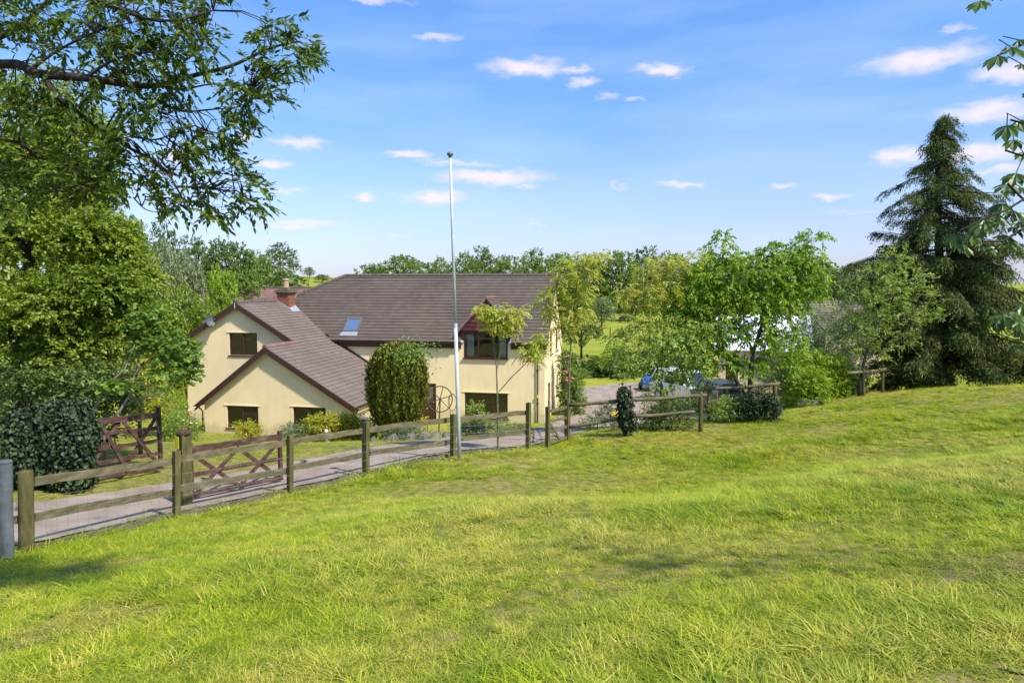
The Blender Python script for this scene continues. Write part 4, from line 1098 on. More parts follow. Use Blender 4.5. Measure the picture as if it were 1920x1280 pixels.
# ------------------------------------------------------------------ left side: maple, hedge, ivy, sycamore
Ym = 19.0
lob = [LB(40, 330, 110, 80, Ym, 420), LB(150, 265, 80, 65, Ym, 300), LB(165, 350, 60, 60, Ym, 300), LB(60, 215, 90, 70, Ym + 1, 300), LB(-60, 280, 120, 110, Ym, 200),
       LB(60, 460, 110, 75, Ym - .8, 500), LB(175, 450, 85, 60, Ym - .6, 420), LB(212, 470, 60, 55, Ym, 320), LB(242, 530, 55, 45, Ym, 280), LB(200, 545, 80, 55, Ym - 1, 420), LB(90, 575, 100, 65, Ym - 1.4, 520),
       LB(262, 592, 50, 32, Ym - .3, 220), LB(218, 625, 65, 45, Ym - .8, 300), LB(130, 660, 85, 50, Ym - 1.2, 380), LB(10, 640, 90, 80, Ym - 1.2, 360), LB(-80, 500, 110, 130, Ym, 200), LB(-60, 700, 100, 80, Ym, 160), LB(130, 390, 70, 45, Ym + .5, 220)]
grow_tree('field_maple', 'tall spreading yellow green maple filling the left edge beside the house', 'tree', ground(30, Ym), [rooted(stem([(30, 800), (40, 640), (60, 480), (80, 330), (100, 240)], Ym, .24, .06)), stem([(40, 640), (140, 560), (230, 500)], Ym, .12, .04), stem([(60, 480), (-20, 380), (-60, 300)], Ym, .10, .04)],
          [(c, tuple(q * (.74 if c.x > -12.2 else .98) for q in r), int(n * 1.25)) for c, r, n in lob], M_bark_d, L_maple, 21, n_per=15, tl=.50, L=.10, W=.07, droop=.35, lift=.15, branch_r=.05, stick=.12)
grow_tree('laurel_shrub', 'dark evergreen shrub in shade under the maple beside ivy', 'shrub', ground(120, 17), [rooted(stem([(110, 850), (120, 780), (130, 720)], 17, .06, .03))],
          [LB(90, 720, 90, 50, 17.2, 200), LB(170, 735, 70, 55, 17, 200), LB(50, 770, 80, 60, 17, 160), LB(150, 800, 80, 60, 16.8, 160), LB(225, 745, 40, 50, 17.2, 110), LB(-40, 780, 80, 80, 16.5, 120)], M_bark_d, L_dark, 22, n_per=10, tl=.4, L=.13, W=.06)
grow_tree('golden_shrub', 'yellow leaved shrub catching the sun behind the opened gate', 'shrub', ground(262, 18.5), [rooted(stem([(262, 800), (265, 720)], 18.5, .05, .03))],
          [LB(262, 690, 34, 35, 18.5, 110), LB(285, 720, 28, 35, 18.7, 90), LB(245, 740, 30, 35, 18.3, 90), LB(270, 770, 34, 30, 18.4, 90)], M_bark_d, L_yellow, 23, n_per=9, tl=.3, L=.10, W=.05)
# sycamore sapling with bare pale stems
M_pale_bark = mat_noise('pale_grey_bark', [(.3, (.22, .19, .15)), (.7, (.38, .34, .28))], scale=9, rough=.9, spec=.1)
sy = [rooted(stem([(195, 800), (225, 770), (246, 735), (252, 705), (262, 660)], 15.6, .035, .012)), rooted(stem([(165, 800), (182, 755), (196, 728), (235, 690), (255, 640)], 15.4, .03, .01)), stem([(246, 752), (300, 738), (345, 700)], 15.6, .016, .006), stem([(252, 705), (290, 660), (330, 640)], 15.6, .016, .006)]


grow_tree('sycamore_sapling', 'bright green sycamore sapling with pale bare stems behind the opened gate', 'tree', ground(195, 15.6), sy,
          [LB(265, 605, 22, 20, 15.6, 34), LB(295, 640, 34, 26, 15.6, 60), LB(335, 660, 30, 28, 15.5, 56), LB(325, 690, 36, 26, 15.5, 60), LB(348, 705, 20, 18, 15.5, 30), LB(270, 660, 26, 30, 15.7, 40), LB(222, 735, 18, 14, 15.4, 18), LB(195, 730, 14, 12, 15.4, 10), LB(290, 600, 20, 16, 15.7, 24)],
          M_pale_bark, L_syc, 24, n_per=7, tl=.22, L=.125, W=.11, shape='obovate', droop=.45, up=1.0, branch_r=.012, stick=.3)


def leafy_shell(rg, centre, radii, n, L, W, shape='blade', droop=.8, out=1.0, zmin=-1e9, bump=.12):
    """leaves lying over a lumpy closed form, as ivy does"""
    d = nrm(rg.normal(size=(n, 3))); lump = 1 + bump * np.sin(d[:, :1] * 6 + 1) * np.sin(d[:, 2:3] * 5) + bump * .6 * np.sin(d[:, 1:2] * 11)
    P = np.array(centre) + d * np.array(radii) * lump * rg.uniform(.78, 1.04, (n, 1))
    keep = P[:, 2] > zmin; P = P[keep]; d = d[keep]
    T = np.array((0, 0, -1.0)) * droop + rg.normal(0, .45, P.shape); Nn = d * out + np.array((0, 0, .35)) + rg.normal(0, .35, P.shape)
    s = rg.uniform(.6, 1.25, len(P)); return leaf_geo(P, T, Nn, L * s, W * s, shape)


def ivy_mass(name, label, base, shells, core, seed, mat=L_ivy, L=.085, W=.08, cat='ivy'):
    rg = np.random.default_rng(seed); root = thing(name, label, cat, base); core(root)
    V, F = merge([leafy_shell(rg, c, r, n, L, W, zmin=gz(base.x, base.y) - .05) for c, r, n in shells])
    link_mesh('foliage', np_mesh('foliage', V - np.array(base), F, [mat]), root); return root


def core_boards(root):
    mb = MB(); a = at(15, 800, 13.9); b = at(160, 800, 14.6); g = gz(a.x, a.y)
    for i in range(9):
        p = a.lerp(b, i / 8); q = gz(p.x, p.y)
        bb_ = MB(); bb_.box(p.x - .085, p.x + .085, p.y - .015, p.y + .015, q - .1, q + 1.25 + .03 * math.sin(i * 3)); part('board', bb_, M_gate, root)
    for h in (.35, 1.0):
        mb = MB(); mb.beam(Vector((a.x, a.y + .05, gz(a.x, a.y) + h)), Vector((b.x, b.y + .05, gz(b.x, b.y) + h)), .05, .09); part('arris_rail', mb, M_gate, root)
    p = at(163, 870, 14.1); q = gz(p.x, p.y); mb = MB(); mb.tube([(p.x, p.y, q - .3), (p.x, p.y, q + 1.3)], .09, 10); part('post', mb, mat_plain('orange_brown_timber', (.22, .12, .05), rough=.9), root)


def sh(px, py, rx, ry, Y, n, rd=None): c, r, n = LB(px, py, rx, ry, Y, n, rd); return (tuple(c), r, n)


ivy_mass('ivy_clad_fence', 'dark ivy smothering a low board fence beside the opened gate', ground(100, 14.2),
         [sh(48, 800, 40, 42, 14.0, 1300, 40), sh(100, 786, 34, 40, 14.2, 1200, 40), sh(140, 778, 32, 34, 14.1, 1000, 36), sh(160, 815, 24, 40, 14.1, 900, 30), sh(120, 830, 52, 50, 14.0, 1500, 42), sh(60, 862, 62, 58, 14.0, 1800, 40), sh(130, 890, 44, 40, 13.9, 1000, 34), sh(158, 880, 20, 40, 14.1, 500, 26), sh(14, 850, 40, 66, 13.7, 1300, 40), sh(-50, 850, 55, 80, 13.2, 1200, 40)], core_boards, 31)


def core_none(root): pass


def core_post(root):
    p = root.location; mb = MB(); mb.tube([p - Vector((0, 0, .2)), p + Vector((0, 0, 1.1))], .05, 8); part('stem', mb, M_bark_d, root)


ivy_mass('ivy_clump', 'upright dark ivy clinging to a post of the pole fence', ground(1172, 20.75), [sh(1172, 765, 15, 44, 20.8, 900, 14), sh(1168, 742, 12, 18, 20.75, 260, 10), sh(1178, 790, 17, 24, 20.75, 300, 14)], core_post, 32, L=.09, W=.085)

# ------------------------------------------------------------------ near branches over the picture: ash (left) and horse chestnut (right)
def ash():
    rg = np.random.default_rng(41); rr = random.Random(41); Y0 = 5.6
    base = Vector((-6.3, 4.6, gz(-6.3, 4.6)))
    root = thing('ash_tree', 'near ash tree whose leafy branches hang into the upper left sky', 'tree', base)
    mb = MB(); mb.tube([base - Vector((0, 0, .2)), base + Vector((.05, .1, 1.2)), base + Vector((.2, .2, 3.2)), base + Vector((.25, .3, 5.2)), base + Vector((.4, .5, 7.6))], [.27, .22, .19, .15, .07], 12)
    part('trunk', mb, M_bark, root, smooth=True)
    hub = [base + Vector((.2, .2, 3.4)), base + Vector((.25, .3, 4.4)), base + Vector((.3, .4, 5.6))]
    limbs = [  # picture points of the limbs, distances
        ([(-260, 170), (0, 120), (70, 138), (160, 146), (240, 158), (300, 160), (370, 140), (430, 125), (495, 96), (540, 80)], 1, .05),
        ([(85, 146), (110, 185), (160, 222), (230, 270), (300, 310), (330, 350), (352, 395)], None, .026),
        ([(300, 160), (340, 168), (400, 158), (470, 170)], None, .014), ([(290, 185), (340, 208), (400, 205), (460, 200)], None, .014),
        ([(330, 350), (380, 352), (440, 362), (490, 385)], None, .011), ([(245, 255), (290, 262), (330, 250), (385, 245)], None, .010), ([(0, 260), (80, 300), (200, 320), (280, 330)], 0, .02),
        ([(-200, 130), (0, 68), (50, 40), (92, 0), (150, -60)], 2, .05), ([(-150, 60), (60, -20), (200, 10), (300, 40), (400, 20)], 2, .035), ([(48, 140), (100, 100), (180, 60), (260, 40)], None, .016),
        ([(160, 146), (220, 110), (300, 95), (380, 85)], None, .014), ([(-200, 330), (0, 345), (100, 360), (190, 352)], 0, .022), ([(250, 370), (272, 392), (300, 396), (345, 380)], None, .006), ([(310, 290), (325, 235), (345, 220)], None, .006)]
    bb = MB(); nodes = []
    for pts, h, r in limbs:
        q = [at(px, py, Y0 + .35 * math.sin(px * .013 + py * .02)) for px, py in pts]
        if h is not None: q = [hub[h], hub[h].lerp(q[0], .55) + Vector((0, 0, .2))] + q
        # smooth
        sm = []
        for i in range(len(q) - 1):
            p0, p1, p2, p3 = q[max(i - 1, 0)], q[i], q[i + 1], q[min(i + 2, len(q) - 1)]
            for k in range(4):
                t = k / 4; sm.append(.5 * ((2 * p1) + (p2 - p0) * t + (2 * p0 - 5 * p1 + 4 * p2 - p3) * t * t + (3 * p1 - p0 - 3 * p2 + p3) * t ** 3))
        sm.append(q[-1]); n = len(sm)
        bb.tube(sm, [max(.003, r * (1 - .85 * i / (n - 1))) for i in range(n)], 7, cap=False); nodes += sm[n // 4:]
    clusters = [(540, 72, 42, 9), (575, 100, 28, 8), (560, 122, 26, 6), (500, 75, 24, 5), (505, 128, 26, 8), (485, 160, 34, 10), (520, 175, 22, 6), (450, 178, 30, 9), (470, 210, 30, 9), (440, 235, 24, 7), (425, 265, 24, 7), (440, 290, 18, 5),
                (370, 60, 42, 12), (400, 100, 34, 9), (330, 40, 48, 12), (300, 90, 50, 14), (350, 130, 40, 11), (250, 55, 55, 16), (200, 95, 55, 15), (260, 130, 50, 15), (180, 40, 50, 12), (215, 165, 45, 12), (285, 195, 45, 12), (335, 165, 40, 11), (165, 195, 40, 9),
                (350, 245, 32, 9), (370, 275, 30, 9), (355, 300, 26, 7), (380, 320, 22, 6), (265, 215, 40, 10), (260, 285, 40, 10), (220, 290, 45, 9), (300, 320, 34, 8), (260, 345, 40, 9), (310, 365, 26, 7), (340, 385, 26, 8), (380, 385, 22, 6), (415, 400, 22, 5), (400, 355, 24, 5),
                (455, 340, 26, 7), (475, 360, 24, 8), (490, 385, 18, 6), (440, 380, 20, 4), (390, 8, 32, 8), (410, -10, 30, 6), (110, 50, 60, 13), (60, 25, 60, 13), (30, 90, 55, 12), (110, 120, 50, 11), (40, 180, 60, 13), (90, 240, 60, 12), (30, 280, 70, 14), (140, 300, 50, 9), (80, 340, 60, 11), (20, 380, 60, 11), (150, 350, 50, 9), (200, 335, 40, 8), (120, 195, 40, 8), (20, 10, 50, 9), (290, 0, 50, 9), (215, -5, 50, 8)]
    O = []; D = []
    nd = np.array([tuple(p) for p in nodes])
    for px, py, r, n in clusters:
        for k in range(int(n * 2.5)):
            a = rr.uniform(0, 6.28); q = r * math.sqrt(rr.random()); p = at(px - 12 + math.cos(a) * q, py - 8 + math.sin(a) * q * .8, Y0 + rr.uniform(-.45, .45))
            o = np.array(tuple(p)); j = int(np.argmin(((nd - o) ** 2).sum(1))); src = Vector(nd[j])
            if (p - src).length > .9: src = p - Vector((rr.uniform(.1, .4), rr.uniform(-.2, .2), rr.uniform(-.1, .3)))
            if k % 3 == 0: bb.tube([src, src.lerp(p, .5) + Vector((0, 0, .04)), p], [.006, .004, .002], 4, cap=False)
            dv = (p - src); dv = dv / max(dv.length, 1e-3)
            O.append(o); D.append((dv.x * .6 + .18 + rr.uniform(-.6, .5), dv.y * .4 + rr.uniform(-.5, .5), dv.z * .4 - .08 + rr.uniform(-.5, .5)))
    part('branches', bb, M_bark_d, root, smooth=True)
    O = np.array(O); D = nrm(np.array(D)); m_ = len(O)
    # each compound leaf: a stalk with pairs of leaflets and one at the tip
    nl = 9; i = np.repeat(np.arange(m_), nl); k = np.tile(np.arange(nl), m_)
    ln = rg.uniform(.11, .18, m_)[i]; t = np.where(k == nl - 1, 1.0, .28 + .68 * (k // 2) / 4)
    d = D[i]; side = nrm(np.cross(d, np.array((0, 0, 1.0)) + rg.normal(0, .35, (m_, 3))[i])) * np.where(k % 2, 1, -1)[:, None]
    P = O[i] + d * (t * ln)[:, None]; P[:, 2] -= .28 * ln * t * t
    T = np.where((k == nl - 1)[:, None], d, d * .75 + side * .8) + np.array((0, 0, -.35)) + rg.normal(0, .15, P.shape)
    Nn = np.array((0, 0, 1.0)) + rg.normal(0, .35, P.shape); s = rg.uniform(.8, 1.2, len(P))
    leaf = leaf_geo(P, T, Nn, .062 * s, .026 * s, 'blade')
    # the crown behind the picture's edge, so that the tree goes on
    lob = [((base.x - .6, base.y - .4, base.z + 6.4), (1.9, 1.9, 1.7), 260), ((base.x + .4, base.y + .4, base.z + 8.2), (2.0, 2.0, 1.5), 240), ((base.x - 1.6, base.y + .8, base.z + 5.4), (1.5, 1.5, 1.2), 160)]
    O2, D2, _ = lobe_twigs(rg, lob, .2); leaf2 = twig_leaves(rg, O2, D2, .4, 12, .10, .04)
    V, F = merge([leaf, leaf2]); link_mesh('crown', np_mesh('crown', V - np.array(base), F, [L_ash]), root)


ash()


def chestnut():
    rg = np.random.default_rng(43); rr = random.Random(43); Y0 = 4.3
    base = Vector((9.6, .4, gz(9.6, .4)))
    root = thing('horse_chestnut_tree', 'near chestnut with big fingered leaves reaching in at the right edge', 'tree', base)
    mb = MB(); mb.tube([base - Vector((0, 0, .2)), base + Vector((0, .05, 1.2)), base + Vector((-.1, .1, 3)), base + Vector((-.1, .2, 5)), base + Vector((0, .2, 7))], [.30, .24, .2, .15, .06], 12)
    part('trunk', mb, M_bark, root, smooth=True)
    hub = base + Vector((-.1, .1, 2.6)); bb = MB(); LV = []
    twigs = [[(2100, 80), (1960, 70), (1915, 85), (1870, 105)], [(2100, 260), (1960, 270), (1915, 292), (1885, 282)], [(2100, 330), (1980, 340), (1925, 370), (1885, 395), (1840, 412), (1800, 432)], [(2100, 600), (1980, 585), (1930, 575), (1890, 585)], [(2000, 20), (1900, -20), (1850, -30), (1838, 0)],
             [(2100, 220), (1980, 225), (1930, 235), (1895, 225)], [(2100, 420), (1990, 400), (1930, 385), (1890, 345)], [(1985, 395), (1925, 425), (1880, 452), (1842, 452)]]
    for tw in twigs:
        q = [at(px, py, Y0 + .3 * math.sin(px * .01 + py * .013)) for px, py in tw]
        bb.tube([hub, hub.lerp(q[0], .5) + Vector((0, 0, .3))] + q, [.030, .018, .012, .009, .007, .006, .005, .004][:len(q) + 2], 7, cap=False)
    leaves = [(1872, 105, -1, .2), (1895, 88, .2, .6), (1915, 120, .3, -.6), (1910, 75, .6, .5), (1888, 235, -.7, .3), (1912, 225, .3, .7), (1900, 262, -.5, -.6), (1918, 285, .2, -.9), (1905, 325, -.6, .2), (1890, 345, -.4, .7), (1912, 350, .5, .2), (1880, 382, -.7, -.2), (1900, 395, .2, -.8), (1865, 405, -.5, -.5), (1910, 415, .6, -.6), (1845, 412, -.9, .4), (1830, 432, -.6, -.9), (1795, 442, -1, -.2), (1805, 458, -.3, -1), (1842, 455, .6, -.6), (1880, 440, .3, -.9), (1898, 425, .2, -.5),
              (1905, 585, -.6, -.6), (1918, 570, .5, .3), (1880, 590, -.9, -.4), (1912, 605, .4, -.9), (1838, 2, -.8, -.4), (1845, -12, .5, .6), (1935, 170, 0, 0), (1940, 250, 0, .3), (1945, 330, .2, 0), (1940, 400, 0, -.3), (1940, 110, 0, 0), (1950, 580, 0, 0)]
    P = []; T = []; Nn = []; S = []
    for px, py, dx, dz in leaves:
        c = at(px, py, Y0 + rr.uniform(-.2, .2)); ax = Vector((dx * .5, rr.uniform(-.5, -.1), dz * .3 - .35)).normalized(); nrm_ = Vector((rr.uniform(-.4, .2), -.45, .85)).normalized()
        e1 = (ax - nrm_ * ax.dot(nrm_)).normalized(); e2 = nrm_.cross(e1); sz = rr.uniform(.10, .145)
        bb.tube([c - e1 * .09 + Vector((0, 0, .03)), c], .003, 4, cap=False)
        for j in range(7):
            a = math.radians(-105 + 35 * j); f = 1 - .5 * abs(j - 3) / 3
            P.append(c); T.append(e1 * math.cos(a) + e2 * math.sin(a) - Vector((0, 0, .35))); Nn.append(nrm_ + Vector((rr.uniform(-.2, .2), rr.uniform(-.2, .2), 0))); S.append(sz * f)
    P, T, Nn, S = (np.array([tuple(q) if not isinstance(q, float) else q for q in z]) for z in (P, T, Nn, S))
    leaf = leaf_geo(P, T, Nn, S, S * .36, 'obovate', .12, .15)
    part('branches', bb, M_bark_d, root, smooth=True)
    lob = [((base.x + .8, base.y - .6, base.z + 4.6), (1.5, 1.4, 1.1), 70), ((base.x + .6, base.y - .8, base.z + 6.0), (1.4, 1.4, 1.0), 60), ((base.x - .2, base.y - 1.6, base.z + 4.2), (1.4, 1.3, .9), 60)]
    O2, D2, _ = lobe_twigs(rg, lob, .2); leaf2 = twig_leaves(rg, O2, D2, .4, 9, .20, .08, shape='obovate')
    V, F = merge([leaf, leaf2]); link_mesh('crown', np_mesh('crown', V - np.array(base), F, [L_chest]), root)


chestnut()

# ------------------------------------------------------------------ clipped conifer bush in the garden
def clipped_bush():
    rg = np.random.default_rng(51); Y = 24.5; base = ground(746, Y); s = Y / FPX
    root = thing('clipped_conifer', 'big rounded clipped conifer bush in front of the house', 'bush', base)
    top = at(748, 652, Y).z; bot = base.z; h = top - bot; n = 30000
    t = rg.uniform(0, 1, n) ** .85; a = rg.uniform(0, 2 * np.pi, n)
    prof = np.interp(t, [0, .08, .2, .35, .5, .65, .8, .9, .965, 1.0], [.28, .48, .72, .90, 1.0, 1.0, .93, .76, .5, .22]) * 53 * s
    lump = 1 + .06 * np.sin(a * 5 + t * 6) * np.sin(t * 9 + 1) + .07 * np.sin(a * 11 - t * 5 + 1) + .07 * np.sin(a * 23 + t * 7 + np.sin(t * 19))
    rr = prof * lump * (1 - .24 * rg.uniform(0, 1, n) ** 1.6 + .05 * np.abs(rg.normal(0, 1, n)) * (rg.uniform(0, 1, n) > .8))
    ox = np.where(t > .6, .03, 0)
    P = np.stack([base.x + np.cos(a) * rr + ox, base.y + np.sin(a) * rr, bot + t * h * (1 + .015 * np.sin(a * 4))], 1)
    out = np.stack([np.cos(a), np.sin(a), np.zeros(n)], 1)
    T = out * .45 + np.array((0, 0, 1.0)) * (.75 + .5 * t[:, None]) + rg.normal(0, .38, (n, 3)); Nn = out + rg.normal(0, .5, (n, 3))
    sz = rg.uniform(.6, 1.35, n) * np.where(t > .9, 1.5, 1)
    V, F = leaf_geo(P, T, Nn, .125 * sz, .05 * sz)
    link_mesh('foliage', np_mesh('foliage', V - np.array(base), F, [L_bush]), root)
    mb = MB(); mb.tube([base - Vector((0, 0, .2)), base + Vector((0, 0, 1)), Vector((base.x, base.y, top - .8))], [.12, .1, .04], 8)
    for k in range(14):
        a_ = k * 2.4; z = bot + h * (.12 + .055 * k); p = Vector((base.x, base.y, z)); q = p + Vector((math.cos(a_) * .8, math.sin(a_) * .8, .35)); mb.tube([p, q], [.04, .015], 5, cap=False)
    part('trunk', mb, M_bark_d, root)
    # leafy green new growth on its top right shoulder
    nn = 900; P = np.array(at(766, 664, Y - .6)) + rg.normal(0, 1, (nn, 3)) * np.array((24, 30, 13)) * s; T = rg.normal(0, .6, (nn, 3)) + np.array((0, 0, .3)); V, F = leaf_geo(P, T, rg.normal(0, .5, (nn, 3)) + np.array((0, -.4, 1)), .10, .05)
    link_mesh('climbing_shoots', np_mesh('climbing_shoots', V - np.array(base), F, [L_mid]), root)


clipped_bush()

# ------------------------------------------------------------------ golden saplings, young tree and cherry along the fence
def pinnate(rg, O, D, ln, nl, L, W, sag=.5):
    m_ = len(O); D = nrm(D); i = np.repeat(np.arange(m_), nl); k = np.tile(np.arange(nl), m_)
    lv = (ln * rg.uniform(.7, 1.2, m_))[i]; t = (.15 + .85 * (k // 2 + .5) / (nl / 2)); d = D[i]
    side = nrm(np.cross(d, np.array((0, 0, 1.0)) + rg.normal(0, .3, (m_, 3))[i])) * np.where(k % 2, 1, -1)[:, None]
    P = O[i] + d * (t * lv)[:, None]; P[:, 2] -= sag * lv * t * t
    T = d * .35 + side + np.array((0, 0, -.45)) + rg.normal(0, .12, P.shape); Nn = np.array((0, 0, 1.0)) + rg.normal(0, .3, P.shape); s = rg.uniform(.8, 1.2, len(P))
    return leaf_geo(P, T, Nn, L * s, W * s)


def golden(label, base_px, Y, stems, clusters, seed):
    rg = np.random.default_rng(seed); rr = random.Random(seed); st = [stem(s[0], Y, s[1], s[2]) for s in stems]; base = ground(base_px, Y)
    root = thing('golden_sapling', label, 'tree', base, group='golden leaved saplings along the fence'); st[0] = rooted(st[0])
    mb = MB()
    for s in st: mb.tube([p for p, r in s], [r for p, r in s], 7, cap=False)
    part('trunk', mb, M_bark_g, root, smooth=True)
    nd = np.array([tuple(a[0].lerp(b[0], f)) for s in st for a, b in zip(s[:-1], s[1:]) for f in (0, .33, .66)] + [tuple(s[-1][0]) for s in st]); bb = MB(); O = []; D = []
    for px, py, rx, ry, n in clusters:
        c = at(px, py, Y); j = int(np.argmin(((nd - np.array(c)) ** 2).sum(1))); src = Vector(nd[j])
        bb.tube(bez(src, src.lerp(c, .5) + Vector((0, 0, .10)), c, 4), [.011, .009, .007, .006, .004], 5, cap=False)
        for k in range(n):
            a = rr.uniform(0, 6.28); q = math.sqrt(rr.random()); p = at(px + math.cos(a) * q * rx * .75, py + math.sin(a) * q * ry * .75, Y + rr.uniform(-1, 1) * rx * Y / FPX * .8)
            d = p - c; d = d / max(d.length, .05); O.append(tuple(p)); D.append((d.x + rr.uniform(-.5, .5), d.y + rr.uniform(-.5, .5), d.z * .4 + rr.uniform(-.25, .25)))
            if k % 4 == 0: bb.tube([c, p], [.004, .0025], 4, cap=False)
    part('branches', bb, M_bark_g, root, smooth=True)
    V, F = pinnate(rg, np.array(np.repeat(O, 2, 0)) + rg.normal(0, .07, (2 * len(O), 3)), np.array(np.repeat(D, 2, 0)) + rg.normal(0, .3, (2 * len(O), 3)), .24, 16, .08, .036)
    link_mesh('crown', np_mesh('crown', V - np.array(base), F, [L_robinia]), root)


golden('golden leaved sapling with two stems in front of the dormer window', 932, 19.0,
       [([(934, 850), (933, 760), (931, 690), (926, 640), (921, 600)], .028, .010), ([(935, 735), (960, 706), (985, 682), (1002, 660), (1012, 640)], .016, .006), ([(933, 690), (938, 650), (945, 615)], .012, .005)],
       [(918, 588, 20, 18, 32), (938, 594, 24, 22, 44), (962, 588, 24, 16, 36), (930, 612, 20, 12, 26), (952, 612, 22, 11, 26), (990, 657, 18, 13, 26), (1014, 642, 16, 20, 32), (1006, 668, 18, 9, 20), (908, 574, 8, 8, 8), (976, 585, 12, 8, 10)], 61)
golden('tall golden leaved sapling beside the right corner of the house', 1066, 21.8,
       [([(1068, 830), (1067, 760), (1068, 690), (1072, 620), (1078, 560), (1085, 505)], .04, .014), ([(1067, 700), (1056, 670), (1050, 640), (1046, 610)], .018, .008), ([(1070, 640), (1085, 600), (1100, 560)], .016, .007)],
       [(1085, 490, 38, 20, 46), (1115, 485, 26, 14, 22), (1060, 510, 30, 20, 40), (1095, 520, 34, 20, 44), (1035, 545, 30, 18, 36), (1070, 550, 36, 22, 50), (1020, 570, 26, 14, 26), (1050, 585, 34, 18, 40), (1085, 590, 30, 20, 38), (1060, 615, 30, 16, 34), (1095, 555, 20, 16, 20), (1130, 475, 14, 8, 8), (1035, 600, 20, 14, 18)], 62)
golden('golden leaved sapling rising behind the ivy clad post', 1245, 23.0,
       [([(1238, 800), (1240, 700), (1244, 620), (1246, 560), (1250, 500)], .035, .012), ([(1244, 620), (1222, 600), (1205, 580), (1200, 560)], .014, .006)],
       [(1250, 490, 40, 18, 44), (1290, 495, 34, 18, 36), (1215, 505, 28, 16, 28), (1180, 545, 30, 20, 36), (1215, 550, 32, 22, 40), (1250, 530, 36, 22, 44), (1195, 570, 26, 16, 24), (1230, 580, 30, 18, 30), (1310, 480, 16, 8, 10), (1270, 560, 28, 18, 28)], 63)
Yh = 22.6
grow_tree('young_tree', 'airy young tree with pale fluttering leaves behind the pole fence', 'tree', ground(1245, Yh), [rooted(stem([(1248, 800), (1246, 745), (1236, 700), (1225, 660)], Yh, .05, .02)), stem([(1246, 745), (1268, 700), (1290, 660)], Yh, .03, .012)],
          [LB(1180, 640, 40, 26, Yh, 60), LB(1215, 610, 42, 28, Yh, 70), LB(1200, 670, 46, 24, Yh, 70), LB(1250, 640, 45, 30, Yh, 80), LB(1230, 690, 50, 22, Yh, 60), LB(1285, 660, 42, 28, Yh, 70), LB(1300, 620, 36, 26, Yh, 60), LB(1175, 690, 30, 16, Yh, 26), LB(1262, 718, 40, 16, Yh, 34), LB(1232, 735, 26, 14, Yh, 24), LB(1305, 690, 30, 18, Yh, 34)],
          M_bark_g, L_hazel, 64, n_per=11, tl=.42, L=.125, W=.055, droop=.7, lift=.0, sag=.6, branch_r=.018, stick=.35)
Yc = 23.2
grow_tree('cherry_tree', 'round headed cherry tree with two forking trunks behind the pole fence', 'tree', ground(1402, Yc), [rooted(stem([(1398, 770), (1382, 715), (1362, 668), (1345, 620)], Yc, .085, .035)), rooted(stem([(1404, 770), (1408, 700), (1412, 660), (1428, 610), (1434, 560)], Yc, .10, .035)), stem([(1412, 660), (1396, 620), (1392, 570)], Yc, .04, .02), stem([(1428, 610), (1462, 575), (1490, 540)], Yc, .04, .018)],
          [LB(1355, 520, 55, 36, Yc, 120), LB(1410, 510, 55, 36, Yc, 120), LB(1470, 515, 50, 36, Yc, 110), LB(1515, 510, 34, 30, Yc, 70), LB(1310, 545, 46, 40, Yc, 100), LB(1330, 590, 52, 36, Yc, 110), LB(1385, 560, 60, 34, Yc, 120), LB(1450, 555, 50, 28, Yc, 90), LB(1500, 545, 40, 22, Yc, 60), LB(1290, 590, 40, 34, Yc, 80), LB(1320, 640, 45, 34, Yc, 80), LB(1370, 625, 40, 28, Yc, 50), LB(1350, 680, 38, 26, Yc, 46), LB(1440, 640, 30, 24, Yc, 26), LB(1475, 610, 26, 20, Yc, 20), LB(1310, 690, 30, 24, Yc, 34), LB(1405, 590, 40, 20, Yc, 40), LB(1455, 680, 30, 28, Yc, 30),
           LB(1355, 452, 12, 20, Yc, 16), LB(1348, 475, 16, 14, Yc, 14), LB(1460, 468, 12, 26, Yc, 18), LB(1525, 455, 22, 20, Yc, 28), LB(1520, 480, 24, 20, Yc, 24), LB(1490, 480, 12, 14, Yc, 10), LB(1435, 482, 14, 14, Yc, 10), LB(1400, 690, 30, 22, Yc, 30), LB(1480, 650, 34, 28, Yc, 40), LB(1420, 625, 40, 22, Yc, 44), LB(1465, 580, 36, 24, Yc, 50)],
          M_bark, L_cherry, 65, n_per=18, tl=.5, L=.135, W=.062, droop=.95, lift=.05, sag=.55, branch_r=.025, stick=.25, ldroop=.1)


